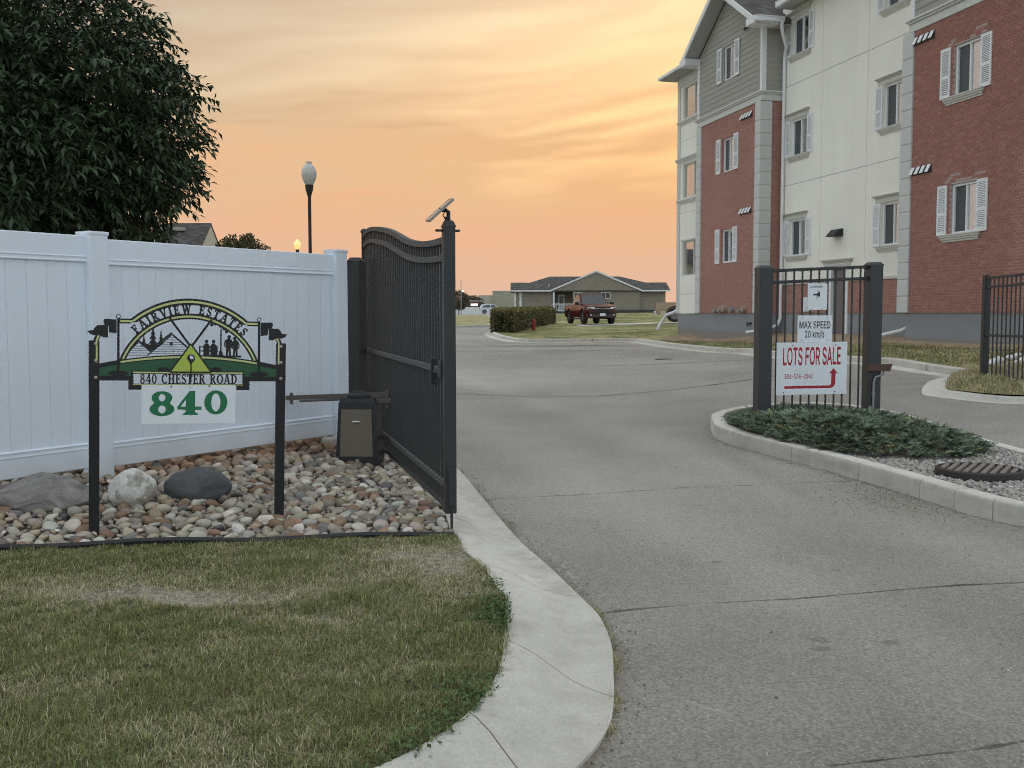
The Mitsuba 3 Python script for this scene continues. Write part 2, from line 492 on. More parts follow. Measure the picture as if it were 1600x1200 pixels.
def stucco_color(p, n, uv):
    a = fbm(p.x * 0.5, p.y * 0.5, p.z * 0.35, 4)
    b = noise(p.x * 28, p.y * 28, p.z * 28)
    run = fbm((p.x + p.y) * 5.0, 3.0, p.z * 0.35, 3)
    return mi.Color3f(0.80, 0.78, 0.70) * (0.86 + 0.17 * a + 0.10 * run + 0.05 * (b - 0.5))


def stucco_bump(p, n, uv):
    return 0.006 * fbm(p.x * 26, p.y * 26, p.z * 26, 3)


scene['mat_stucco'] = bumped(princ(proc(stucco_color), 0.9, specular=0.15), stucco_bump, 1.0, 4e-3)
BA, BN = np.array([-0.2178, 0.976, 0.0]), None
BA = BA / np.linalg.norm(BA)
BN = np.array([BA[1], -BA[0], 0.0])
BO = np.array([8.83, 23.08, 0.0])


def brick_coords(p):
    t = (p.x - BO[0]) * (BA[0] + 0.0 * BN[0]) + (p.y - BO[1]) * BA[1]
    s = (p.x - BO[0]) * BN[0] + (p.y - BO[1]) * BN[1]
    row = dr.floor((p.z - 1.5) / 0.0615)
    u = (t + s) / 0.173 + 0.5 * (row - 2 * dr.floor(row / 2))
    v = (p.z - 1.5) / 0.0615
    return u, v, row


def brick_color(p, n, uv):
    u, v, row = brick_coords(p)
    fu, fv = u - dr.floor(u), v - dr.floor(v)
    r = cell_rand(dr.floor(u), row, 3)
    joint = dr.maximum(smoothstep(0.955, 0.985, fu), smoothstep(0.875, 0.93, fv))
    a = fbm(p.x * 0.6, p.y * 0.6, p.z * 0.5, 3)
    c = mix(mi.Color3f(0.300, 0.140, 0.112), mi.Color3f(0.368, 0.182, 0.148), r) * (0.85 + 0.3 * a)
    return mix(c, mi.Color3f(0.42, 0.34, 0.305), joint)


def brick_bump(p, n, uv):
    u, v, row = brick_coords(p)
    fu, fv = u - dr.floor(u), v - dr.floor(v)
    joint = dr.maximum(smoothstep(0.93, 0.985, fu), smoothstep(0.85, 0.93, fv))
    return -0.006 * joint


scene['mat_brick_far'] = bumped(princ(proc(brick_color), 0.85, specular=0.2), brick_bump, 1.0, 4e-3)
scene['mat_mortar'] = diffuse(0.47, 0.39, 0.355)


def siding_color(p, n, uv):
    a = fbm(p.x * 1.2, p.y * 1.2, p.z * 9, 3)
    return mi.Color3f(0.33, 0.32, 0.285) * (0.9 + 0.2 * a)


scene['mat_siding'] = princ(proc(siding_color), 0.7, specular=0.25)


def shingle_color(p, n, uv):
    k = cell_rand((p.x + p.y * 0.4) * 3.2, p.z * 7.0, p.y * 0.9)
    return mi.Color3f(0.088, 0.080, 0.078) * (0.7 + 0.6 * k)


scene['mat_shingle'] = princ(proc(shingle_color), 0.9, specular=0.15)


def house_siding(p, n, uv):
    f = p.z / 0.14 - dr.floor(p.z / 0.14)
    return mi.Color3f(0.27, 0.24, 0.195) * (1 - 0.35 * smoothstep(0.85, 0.97, f)) * (0.92 + 0.16 * fbm(p.x, p.y, p.z, 2))


scene['mat_house_siding'] = princ(proc(house_siding), 0.8, specular=0.2)
scene['mat_beige_wall'] = princ((0.36, 0.35, 0.27), 0.9)
scene['mat_cream_wall'] = princ((0.46, 0.43, 0.34), 0.9)
scene['mat_dark_wall'] = princ((0.06, 0.055, 0.055), 0.8)
scene['mat_red_paint'] = princ((0.060, 0.006, 0.008), 0.30, specular=0.4, clearcoat=0.4, clearcoat_gloss=0.95)
scene['mat_tan_paint'] = princ((0.33, 0.25, 0.17), 0.3, specular=0.5, clearcoat=1.0, clearcoat_gloss=0.95)
scene['mat_white_car'] = princ((0.62, 0.63, 0.66), 0.3, specular=0.5, clearcoat=1.0, clearcoat_gloss=0.95)
scene['mat_tyre'] = princ((0.02, 0.02, 0.02), 0.85)
scene['mat_rim'] = princ((0.30, 0.30, 0.30), 0.35, metallic=0.8)
scene['mat_headlight'] = princ((0.55, 0.55, 0.58), 0.12, specular=0.8, clearcoat=1.0)
scene['mat_gold'] = princ((0.30, 0.24, 0.08), 0.3, metallic=0.6)
scene['mat_hydrant'] = princ((0.26, 0.035, 0.025), 0.5)
scene['mat_terracotta'] = princ((0.33, 0.235, 0.20), 0.8)
scene['mat_cast_iron'] = princ((0.045, 0.039, 0.036), 0.7, metallic=0.2)
scene['mat_lid_rib'] = princ((0.21, 0.175, 0.155), 0.6, metallic=0.2)
scene['mat_globe'] = two({'type': 'principled', 'base_color': rgb(0.50, 0.48, 0.45), 'roughness': 0.25, 'specular': 0.6})
scene['mat_bark'] = princ((0.055, 0.042, 0.032), 0.9)
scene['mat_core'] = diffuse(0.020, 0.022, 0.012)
scene['mat_brown_box'] = princ((0.085, 0.042, 0.030), 0.6)
scene['mat_conduit'] = princ((0.28, 0.29, 0.30), 0.5, metallic=0.4)
scene['mat_door'] = princ((0.145, 0.120, 0.112), 0.6)

# ------------------------------------------------------------------ the lie of the land
road_z = rbf([(0, -8, 0), (8, -8, 0), (-8, -8, 0), (-3, 0, 0), (0, 0, 0), (4, 0, 0), (8, 0, 0), (-6, 3, 0), (-3, 6, 0), (0, 3, 0), (0, 6, 0), (1.5, 5, 0), (3, 3, 0), (3, 5.5, 0), (3.5, 7.2, 0), (6, 5, 0.02),
              (0, 8, 0.01), (2.8, 8.6, 0.03), (2.5, 10.5, 0.045), (2.3, 11.6, 0.09), (5.2, 10.7, 0.06), (9, 9, 0.12), (-1, 11, 0.07), (0.5, 12, 0.10), (3.5, 14.5, 0.16), (6.1, 14.6, 0.27), (6.6, 13.6, 0.20),
              (9, 13, 0.28), (13, 12, 0.4), (7.2, 17.1, 0.37), (6.9, 19.5, 0.50), (7.5, 16.6, 0.44), (5.9, 27.2, 0.43), (4.3, 27.5, 0.27), (2, 20, 0.17), (0, 20, 0.15), (-4, 20, 0.2), (4.7, 31, 0.36), (5, 34.5, 0.36),
              (4.8, 41.2, 0.36), (0, 40, 0.36), (-4, 30, 0.28), (-0.3, 43, 0.42), (-1, 48, 0.5), (-8, 40, 0.4), (-4, 60, 0.55), (-4, 80, 0.72), (-10, 60, 0.6), (20, 60, 0.9), (-6, 110, 1.15), (10, 110, 1.4), (-8, 150, 1.38),
              (20, 150, 1.4), (-10, 200, 1.42), (20, 200, 1.42), (-80, 150, 1.3), (-60, 40, 0.5), (-40, 10, 0.2), (80, 150, 1.4), (60, 20, 0.8), (40, -30, 0.1), (-40, -30, 0.0), (0, 700, 1.42), (-700, 300, 1.4), (700, 300, 1.4),
              (-700, -300, 0.4), (700, -300, 0.4), (0, -700, 0.2), (-700, 700, 1.42), (700, 700, 1.42)])

gx = np.unique(np.r_[np.linspace(-900, -60, 22), np.linspace(-60, -14, 14), np.linspace(-14, 26, 41), np.linspace(26, 80, 14), np.linspace(80, 900, 22)])
gy = np.unique(np.r_[np.linspace(-700, -20, 16), np.linspace(-20, 60, 81), np.linspace(60, 230, 40), np.linspace(230, 1500, 26)])
GX, GY = np.meshgrid(gx, gy)
gp = np.stack([GX.ravel(), GY.ravel()], 1)
gzv = road_z(gp) - 0.06
i, j = np.meshgrid(np.arange(len(gy) - 1), np.arange(len(gx) - 1), indexing='ij')
a = i * len(gx) + j
q = np.stack([a, a + 1, a + 1 + len(gx), a + len(gx)], -1).reshape(-1, 4)
whole(struct('ground'), (np.column_stack([gp, gzv]), q), 'mat_lawn', True)

# lane and cross street: one asphalt sheet, the lawns lie on it with their kerbs
road_near = Polygon([(-14, -6), (34, -6), (34, 16), (12, 24), (6, 34), (6.5, 46), (2, 70), (-14, 70)])
rm = sheet(road_near, 0.55, road_z)
whole(struct('road'), rm, 'mat_asphalt', True)
far_road = Polygon([(-40, 75.0), (-2.5, 72.0), (-1.6, 95), (-3.0, 175), (-60, 178)])
whole(struct('far_road'), sheet(far_road, 6.0, lambda p: road_z(p) + 0.02), 'mat_asphalt', True)

# gutter of poured concrete along the left side of the lane
g_in = smooth_line([(-4.7, 25.0), (-2.10, 15.5), (-1.07, 11.6), (-0.52, 9.53), (-0.24, 8.13), (0.04, 6.66), (0.21, 5.97), (0.36, 5.29), (0.42, 5.01), (0.44, 4.79), (0.445, 4.5), (0.42, 4.17), (0.39, 3.85), (0.35, 3.62), (0.28, 3.42),
                    (0.18, 3.22), (0.02, 3.0), (-0.3, 2.7), (-0.9, 2.4), (-2.0, 2.15), (-6.5, 1.7)], 0.08)
g_out = smooth_line([(-5.1, 25.0), (-2.52, 15.5), (-1.50, 11.6), (-0.95, 9.35), (-0.58, 7.86), (-0.36, 6.35), (-0.2, 5.79), (-0.10, 5.36), (-0.04, 4.96), (-0.025, 4.65), (-0.035, 4.37), (-0.05, 4.04), (-0.09, 3.79), (-0.15, 3.57),
                     (-0.22, 3.41), (-0.31, 3.26), (-0.42, 3.12), (-0.65, 2.92), (-1.2, 2.72), (-2.2, 2.52), (-6.5, 2.1)], 0.08)
GI, GO = resample(g_in, 420), resample(g_out, 420)
# let the two edges keep abreast of each other
order = np.cumsum(np.r_[0, np.linalg.norm(np.diff(0.5 * GI + 0.5 * GO, axis=0), axis=1)])
G_PROF = [(0.0, 0.088), (0.10, 0.09), (0.30, 0.074), (0.50, 0.040), (0.66, 0.016), (0.85, 0.010), (1.0, 0.016)]
gutter = struct('gutter')
cuts = [0]
for yy in (19.5, 15.5, 12.6, 10.4, 8.13, 6.66, 5.29, 3.86, 3.12):
    cuts.append(int(np.argmin(np.abs(GI[:360, 1] - yy))))
cuts += [370, 395, 419]
cuts = sorted(set(cuts))
for k in range(len(cuts) - 1):
    ids = np.arange(cuts[k], cuts[k + 1] + 1)
    I, O = GI[ids].copy(), GO[ids].copy()
    for e0, e1 in ((0, 1), (-1, -2)):  # a narrow joint between the pours
        for arr in (I, O):
            dvec = arr[e1] - arr[e0]
            arr[e0] = arr[e0] + dvec / np.linalg.norm(dvec) * 0.004
    prof = [(0.0, -0.10)] + G_PROF + [(1.0, -0.08)]
    pv = []
    for m in range(len(I)):
        zb = float(road_z(((I[m] + O[m]) / 2)[None])[0])
        for fr, h in prof:
            pv.append([*(O[m] * (1 - fr) + I[m] * fr), zb + h])
    kk = len(prof)
    ff = []
    for m in range(len(I) - 1):
        for s in range(kk - 1):
            b0 = m * kk + s
            ff += [(b0, b0 + 1, b0 + 1 + kk), (b0, b0 + 1 + kk, b0 + kk)]
    for m in (0, len(I) - 1):
        for s in range(1, kk - 1):
            ff.append((m * kk, m * kk + s, m * kk + s + 1) if m == 0 else (m * kk, m * kk + s + 1, m * kk + s))
    gm = trimesh.Trimesh(np.array(pv), np.array(ff), process=False)
    gm.invert() if gm.face_normals[:, 2].mean() < 0 else None
    part(gutter, 'section', gm, 'mat_concrete', 40)

# the front lawn
EDGE = smooth_line([(-7.0, 5.55), (-4.2, 5.92), (-3.08, 6.07), (-2.5, 6.15), (-1.98, 6.23), (-1.2, 6.31), (-0.37, 6.42)], 0.1)
lawn_curve = resample(g_out, 900)
lawn_curve = lawn_curve[(lawn_curve[:, 1] < 6.42) & (lawn_curve[:, 0] > -6.4)]
lawn_poly = Polygon(np.vstack([EDGE, lawn_curve + [0.0, 0.0], [(-7.0, 2.1)]])).buffer(0)


def lawn_z(p):
    p = np.asarray(p, float)
    q = np.column_stack([p[:, :2] * 1.7, np.zeros(len(p))])
    return 0.062 + 0.035 * (meshkit.fbm(q, 3, 5) - 0.5) + 0.006 * np.clip(p[:, 1] - 3, 0, 4)


def bare(p):
    """How bare or parched the front lawn is, 0 to 1."""
    wx_ = meshkit.fbm(np.column_stack([p[:, :2] * 2.6, 0 * p[:, 0] + 8]), 3, 91) - 0.5
    wy_ = meshkit.fbm(np.column_stack([p[:, :2] * 2.6, 0 * p[:, 0] + 2]), 3, 92) - 0.5
    x, y = p[:, 0] + 0.7 * wx_, p[:, 1] + 0.55 * wy_
    g = lambda cx, cy, rx, ry: np.exp(-((x - cx) / rx) ** 2 - ((y - cy) / ry) ** 2)
    n1 = meshkit.fbm(np.column_stack([p[:, :2] * 2.3, 0 * x]), 4, 31)
    n2 = meshkit.fbm(np.column_stack([p[:, :2] * 7.0, 0 * x + 3]), 3, 37)
    b = 0.95 * g(-1.75, 5.05, 0.62, 0.13) + 0.75 * g(-1.05, 4.72, 0.35, 0.10) + 0.62 * g(-0.42, 5.72, 0.38, 0.42) + 0.45 * g(-0.25, 5.2, 0.25, 0.25) + 0.25 * g(-0.8, 6.0, 0.8, 0.35) + 0.3 * g(-2.4, 5.35, 1.4, 0.25)
    b += 0.18 * g(-1.0, 3.3, 0.5, 0.25) - 0.25 * g(-0.15, 4.5, 0.16, 0.55) - 0.25 * g(-0.35, 3.6, 0.3, 0.3) - 0.2 * g(-0.75, 4.9, 0.25, 0.15)
    return np.clip(b + 0.75 * (n1 - 0.5) + 0.55 * (n2 - 0.5), 0, 1)


whole(struct('front_lawn'), sheet(lawn_poly, 0.16, lawn_z), 'mat_soil', True)


def blades(xy, z, height, width, color, rng, lean=0.5, seg=2):
    """Grass blades as bent strips: (mesh, colours per vertex)."""
    n = len(xy)
    ang = rng.uniform(0, 2 * np.pi, n)
    dirv = np.stack([np.cos(ang), np.sin(ang), 0 * ang], 1)
    side = np.stack([-np.sin(ang), np.cos(ang), 0 * ang], 1)
    ln = np.abs(rng.normal(0, lean, n)) + 0.1
    base = np.column_stack([xy, z])
    rows = []
    for k in range(seg + 1):
        t = k / seg
        h = height * (t * (1 - 0.30 * ln * t))
        c = base + dirv * (height * ln * t * t)[:, None] + np.array([0, 0, 1.0]) * np.maximum(h, 0)[:, None]
        w = width * (1 - t) ** 0.7
        rows.append((c, w))
    vs, cols = [], []
    shade = []
    for k, (c, w) in enumerate(rows):
        if k < seg:
            vs += [c - side * w[:, None] / 2, c + side * w[:, None] / 2]
        else:
            vs += [c]
    V = np.stack(vs, 1)
    per = V.shape[1]
    f = []
    for k in range(seg - 1):
        f += [(2 * k, 2 * k + 1, 2 * k + 3), (2 * k, 2 * k + 3, 2 * k + 2)]
    f += [(2 * (seg - 1), 2 * (seg - 1) + 1, 2 * seg)]
    f = np.array(f)
    F = (np.arange(n)[:, None, None] * per + f[None]).reshape(-1, 3)
    C = np.repeat(color[:, None], per, 1).reshape(-1, 3)
    return trimesh.Trimesh(V.reshape(-1, 3), F, process=False), C


def grass_colors(b, rng, green=(0.205, 0.222, 0.092), dry=(0.52, 0.455, 0.30)):
    n = len(b)
    pick = (rng.random(n) < np.clip(b * 1.05 + 0.10, 0, 0.97))[:, None]
    gcol = np.array(green) * rng.uniform(0.45, 1.6, (n, 1)) * np.array([1, 1, 1]) * (1 + rng.normal(0, 0.10, (n, 3)))
    warm = rng.random((n, 1))
    gcol = gcol * (1 - 0.35 * warm) + 0.35 * warm * np.array([0.19, 0.18, 0.085])
    dcol = np.array(dry) * rng.uniform(0.55, 1.35, (n, 1)) * (1 + rng.normal(0, 0.06, (n, 3)))
    return np.clip(np.where(pick, dcol, gcol), 0.005, 0.8)


rng = np.random.default_rng(101)
xy = np.column_stack([rng.uniform(-3.9, 0.1, 700000), rng.uniform(2.5, 6.45, 700000)])
xy = xy[np.abs(xy[:, 0] + 0.0) < 0.56 * xy[:, 1] + 0.25]
bb = bare(xy)
edge_over = lawn_poly.buffer(0.02)
keep = shapely.contains_xy(edge_over, xy[:, 0], xy[:, 1]) & (rng.random(len(xy)) < np.clip(1.12 - 1.05 * bb, 0.10, 1))
xy, bb = xy[keep], bb[keep]
xy, bb = xy[:250000], bb[:250000]
tuft = meshkit.fbm(np.column_stack([xy * 9, 0 * bb]), 2, 9)
hgt = (0.015 + 0.040 * tuft) * rng.uniform(0.55, 1.35, len(xy)) * (1.05 - 0.45 * bb)
gmesh, gcol = blades(xy, lawn_z(xy) - 0.004, hgt, rng.uniform(0.0025, 0.0055, len(xy)), grass_colors(bb, rng), rng, lean=0.75, seg=2)
whole('lawn_grass', gmesh, 'mat_vertex', False, color=gcol)
labels['lawn_grass'] = {'label': 'short patchy green and straw coloured grass of the lawn in front', 'category': 'grass', 'kind': 'stuff'}

# broad leaved weeds and clover along the gutter edge
rng = np.random.default_rng(55)
cl = lawn_curve[(lawn_curve[:, 1] > 3.05) & (lawn_curve[:, 1] < 5.35) & (lawn_curve[:, 0] > -0.7)]
wx, wc = [], []
pts = cl[rng.integers(0, len(cl), 5200)] + np.column_stack([-np.abs(rng.normal(0, 0.10, 5200)) + 0.012 + 0.02 * rng.random(5200), rng.normal(0, 0.06, 5200)])
dens = meshkit.fbm(np.column_stack([pts * 3.1, 0 * pts[:, :1]]), 3, 77)
pts = pts[rng.random(len(pts)) < np.clip((dens - 0.44) * 4, 0, 0.75)]
n = len(pts)
zz = lawn_z(pts) + rng.uniform(0.008, 0.05, n)
ang, tilt = rng.uniform(0, 2 * np.pi, n), rng.normal(0, 0.45, n)
r = rng.uniform(0.006, 0.013, n)
d1 = np.stack([np.cos(ang) * np.cos(tilt), np.sin(ang) * np.cos(tilt), np.sin(tilt)], 1)
d2 = np.stack([-np.sin(ang), np.cos(ang), rng.normal(0, 0.25, n)], 1)
c0 = np.column_stack([pts, zz])
V = np.stack([c0 - d1 * r[:, None], c0 + d2 * (r * 0.6)[:, None], c0 + d1 * r[:, None], c0 - d2 * (r * 0.6)[:, None]], 1).reshape(-1, 3)
F = (np.arange(n)[:, None, None] * 4 + np.array([(0, 1, 2), (0, 2, 3)])[None]).reshape(-1, 3)
C = np.repeat(np.array([0.085, 0.125, 0.052]) * rng.uniform(0.6, 1.5, (n, 1)), 4, 0)
whole('clover_patch', trimesh.Trimesh(V, F, process=False), 'mat_vertex', False, color=C)
labels['clover_patch'] = {'label': 'low broad leaved green weeds along the curved concrete gutter', 'category': 'weeds', 'kind': 'stuff'}

# weeds and dirt in the seam between gutter and asphalt
rng = np.random.default_rng(56)
seam = GI[(GI[:, 1] > 3.1) & (GI[:, 1] < 5.2) & (GI[:, 0] > 0)]
cent = seam[rng.integers(0, len(seam), 26)]
wts = rng.random(26) ** 3
pts = cent[rng.choice(26, 2600, p=wts / wts.sum())] + rng.normal(0, 0.022, (2600, 2)) * np.array([0.6, 1.9])
gm, gc = blades(pts, road_z(pts) + 0.0, rng.uniform(0.008, 0.028, len(pts)), rng.uniform(0.002, 0.004, len(pts)), grass_colors(rng.uniform(0, 0.7, len(pts)), rng), rng, lean=1.2)
whole('seam_weeds', gm, 'mat_vertex', False, color=gc)
labels['seam_weeds'] = {'label': 'tiny weeds in the seam between gutter and asphalt', 'category': 'weeds', 'kind': 'stuff'}

# ------------------------------------------------------------------ rock bed
FENCE0, FENCE_D = np.array([-3.09, 7.6]), np.array([1.42, 2.18]) / np.hypot(1.42, 2.18)
bed_right = resample(g_out, 900)
bed_right = bed_right[(bed_right[:, 1] > 6.42) & (bed_right[:, 1] < 11.4)][::-1]
bed_poly = Polygon(np.vstack([EDGE, bed_right, [(-1.75, 11.2), (-1.85, 10.35)], FENCE0 + FENCE_D * 2.7 + [-0.65, 0.4], FENCE0 - FENCE_D * 3.6 + [-0.75, 0.45]])).buffer(0)
bed_z = rbf([(-7, 5.5, 0.05), (-3.08, 6.07, 0.045), (-2, 6.23, 0.045), (-0.37, 6.4, 0.06), (-2.67, 6.45, 0.085), (-1.57, 6.82, 0.11), (-0.58, 7.86, 0.085), (-0.95, 9.3, 0.095), (-1.5, 11.2, 0.12), (-1.4, 9.1, 0.14), (-3.09, 7.6, 0.29),
             (-4.5, 5.4, 0.29), (-1.67, 9.8, 0.29), (-2.4, 8.6, 0.28), (-1.9, 11, 0.25), (-2.6, 7.2, 0.16), (-6, 3, 0.25), (-3.4, 6.9, 0.17), (-1.9, 8.4, 0.18)])
rock_bed = struct('rock_bed')
whole(rock_bed, sheet(bed_poly, 0.14, lambda p: bed_z(p) - 0.03), 'mat_soil', True)

PEBBLE_COLS = np.array([(0.36, 0.335, 0.29), (0.45, 0.43, 0.385), (0.29, 0.265, 0.23), (0.235, 0.215, 0.19), (0.40, 0.355, 0.29), (0.55, 0.54, 0.51), (0.32, 0.265, 0.205), (0.255, 0.185, 0.14), (0.19, 0.19, 0.19), (0.36, 0.35, 0.33),
                        (0.41, 0.375, 0.325), (0.31, 0.29, 0.26), (0.13, 0.13, 0.13), (0.36, 0.295, 0.225)])


def pebble(seed, sub=1, rough=0.22):
    rg = np.random.default_rng(seed)
    m = trimesh.creation.icosphere(subdivisions=sub)
    v = m.vertices.copy()
    nz = meshkit.fbm(v * 0.9 + rg.uniform(0, 50, 3), 2, seed)
    v *= (1 + rough * 2 * (nz - 0.5))[:, None]
    for _ in range(rg.integers(4, 8)):  # a few worn flat faces
        d = rg.normal(size=3)
        d /= np.linalg.norm(d)
        lim = rg.uniform(0.52, 0.85)
        h = v @ d
        v -= np.outer(np.maximum(h - lim, 0) * 0.85, d)
    v *= np.array([1, rg.uniform(0.62, 0.95), rg.uniform(0.42, 0.75)])
    return trimesh.Trimesh(v, m.faces, process=False)


PEB = [pebble(900 + k) for k in range(24)]
PEBN = [np.array(m.vertices) for m in PEB]
PEBF = np.array(PEB[0].faces)


def rot_mats(n, rng, tilt=0.5):
    a = rng.uniform(0, 2 * np.pi, n)
    tx, ty = rng.normal(0, tilt, n), rng.normal(0, tilt, n)
    ca, sa, z, o = np.cos(a), np.sin(a), np.zeros(n), np.ones(n)
    Rz = np.stack([ca, -sa, z, sa, ca, z, z, z, o], 1).reshape(-1, 3, 3)
    cx, sx = np.cos(tx), np.sin(tx)
    Rx = np.stack([o, z, z, z, cx, -sx, z, sx, cx], 1).reshape(-1, 3, 3)
    cy, sy = np.cos(ty), np.sin(ty)
    Ry = np.stack([cy, z, sy, z, o, z, -sy, z, cy], 1).reshape(-1, 3, 3)
    return Rx @ Ry @ Rz


def scatter(poly, rmin, rmax, tries, rng, power=1.6, fill=0.80):
    """Stones packed by throwing darts, large ones first: (x, y, r)."""
    x0, y0, x1, y1 = poly.bounds
    c = np.column_stack([rng.uniform(x0, x1, tries), rng.uniform(y0, y1, tries)])
    c = c[shapely.contains_xy(poly, c[:, 0], c[:, 1])]
    r = np.sort(rmin + (rmax - rmin) * rng.random(len(c)) ** power)[::-1]
    cell = rmax * 2
    grid, out = {}, []
    for (x, y), rr in zip(c, r):
        i, j = int(x // cell), int(y // cell)
        ok = True
        for di in (-1, 0, 1):
            for dj in (-1, 0, 1):
                for (px, py, pr) in grid.get((i + di, j + dj), ()):
                    if (px - x) ** 2 + (py - y) ** 2 < (fill * (pr + rr)) ** 2:
                        ok = False
                        break
                if not ok:
                    break
            if not ok:
                break
        if ok:
            grid.setdefault((i, j), []).append((x, y, rr))
            out.append((x, y, rr))
    return np.array(out)


rng = np.random.default_rng(2024)
vis = Polygon([(-4.0, 5.6), (-0.33, 6.38), (-0.9, 9.4), (-1.5, 11.3), (-2.15, 10.9), (-4.6, 6.4)]).intersection(bed_poly.buffer(-0.03))
top = scatter(vis, 0.016, 0.062, 44000, rng, 2.5, 0.74)
low = scatter(vis, 0.018, 0.045, 12000, rng, 1.3, 0.85)
z_top = bed_z(top) + 0.012 + rng.uniform(-0.004, 0.014, len(top))
z_low = bed_z(low) - 0.022
dist = top[:, 1]
order = np.argsort(-(top[:, 2] / dist))
in_view = (top[:, 0] / top[:, 1] > -0.515)
order = order[in_view[order]]
near_ids = order[:300]
rest_ids = np.setdiff1d(np.arange(len(top)), near_ids)


def pebble_tint(n, rng):
    c = PEBBLE_COLS[rng.choice(len(PEBBLE_COLS), n, p=np.array([12, 9, 10, 9, 9, 6, 6, 3, 6, 9, 9, 9, 2, 3]) / 102.0)]
    return np.clip(c * np.array([1.07, 1.0, 0.94]) * rng.uniform(0.78, 1.25, (n, 1)) * (1 + rng.normal(0, 0.025, (n, 3))), 0.02, 0.75)


def pebble_vcol(v, tint, seed):
    k = meshkit.fbm(v * 1.7 + seed * 3.1, 3, 5)
    return np.clip(tint * (0.70 + 0.60 * k)[:, None], 0.01, 0.85)


tint = pebble_tint(64, rng)
variants = []
for k in range(64):
    m = PEB[k % 24]
    variants.append(mikit.ply(m, 'mat_vertex', True, color=pebble_vcol(np.array(m.vertices), tint[k], k)))
R = rot_mats(len(top), rng, 0.35)
for k in near_ids:
    M = np.eye(4)
    M[:3, :3] = R[k] * top[k, 2] * 1.08
    M[:3, 3] = (top[k, 0], top[k, 1], z_top[k])
    part(rock_bed, 'stone', {**variants[rng.integers(64)], 'to_world': T(M.tolist())}, None)


def many(shapes, faces, xyz, rad, R, cols, rng):
    vs, fs, cs, at = [], [], [], 0
    pick = rng.integers(0, len(shapes), len(xyz))
    for k in range(len(xyz)):
        v = shapes[pick[k]]
        vs.append((v * rad[k]) @ R[k].T + xyz[k])
        fs.append(faces + at)
        cs.append(pebble_vcol(v, cols[k], k % 97) if len(v) > 12 else np.repeat(cols[k][None], len(v), 0))
        at += len(v)
    return trimesh.Trimesh(np.vstack(vs), np.vstack(fs), process=False), np.vstack(cs)


xyz = np.vstack([np.column_stack([top[rest_ids, :2], z_top[rest_ids]]), np.column_stack([low[:, :2], z_low])])
rad = np.r_[top[rest_ids, 2] * 1.08, low[:, 2] * 1.1]
RR = np.concatenate([R[rest_ids], rot_mats(len(low), rng, 0.35)])
pc = pebble_tint(len(xyz), rng)
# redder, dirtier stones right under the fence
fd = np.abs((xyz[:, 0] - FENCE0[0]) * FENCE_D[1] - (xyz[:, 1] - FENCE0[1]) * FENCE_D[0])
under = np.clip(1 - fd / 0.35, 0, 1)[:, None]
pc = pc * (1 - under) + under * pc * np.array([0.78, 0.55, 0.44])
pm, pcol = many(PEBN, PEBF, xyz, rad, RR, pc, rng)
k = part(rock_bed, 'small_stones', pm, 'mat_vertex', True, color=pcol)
labels[k] = {'kind': 'stuff'}


def boulder(c, size, seed, sub=4, lump=0.25, rot=0.0, flat=()):
    m = trimesh.creation.icosphere(subdivisions=sub)
    v = m.vertices.copy()
    v *= (1 + lump * 2 * (meshkit.fbm(v * 1.1 + seed, 3, seed) - 0.5))[:, None]
    for d, lim in flat:
        d = np.array(d, float) / np.linalg.norm(d)
        h = v @ d
        v -= np.outer(np.maximum(h - lim, 0) * 0.8, d)
    v += 0.035 * (meshkit.fbm(v * 5 + seed, 3, seed + 1)[:, None] - 0.5) * v
    v *= np.array(size)
    ca, sa = math.cos(rot), math.sin(rot)
    v = v @ np.array([[ca, sa, 0], [-sa, ca, 0], [0, 0, 1]]) + np.array(c)
    return trimesh.Trimesh(v, m.faces, process=False)


k = thing('boulder', 'large flat grey boulder under the fence, left of the sign post', 'boulder', 'boulders under the fence')
whole(k, boulder((-3.26, 7.02, 0.235), (0.36, 0.21, 0.165), 41, flat=(((0.2, -1, 0.3), 0.8), ((-0.6, -0.3, 1), 0.78), ((0.5, 0, 1), 0.85))), 'mat_boulder_grey', True)
k = thing('boulder', 'whitish speckled rounded boulder just right of the left sign post', 'boulder', 'boulders under the fence')
whole(k, boulder((-2.665, 7.12, 0.275), (0.158, 0.14, 0.135), 43, lump=0.16, flat=(((-0.7, -0.6, 0.2), 0.84), ((0.8, -0.7, 0.3), 0.86))), 'mat_boulder_white', True)
k = thing('boulder', 'dark slate grey oval boulder, rightmost of the three under the fence', 'boulder', 'boulders under the fence')
whole(k, boulder((-2.285, 7.38, 0.25), (0.245, 0.18, 0.142), 47, lump=0.14, flat=(((0, -1, 0.4), 0.88),)), 'mat_boulder_dark', True)

# black plastic edging between lawn and stones
ed = EDGE
zz = np.full(len(ed), 0.112) + 0.008 * np.sin(ed[:, 0] * 5.0)
k = thing('garden_edging', 'black plastic edging strip between the lawn and the river stones', 'garden edging')
whole(k, cat([tube(np.column_stack([ed, zz]), 0.017, 8), sweep_open(ed, [(-0.006, -0.08), (-0.006, 0.05), (0.006, 0.05), (0.006, -0.08)], lambda p: np.full(len(p), 0.06))]), 'mat_black_plastic', 40)

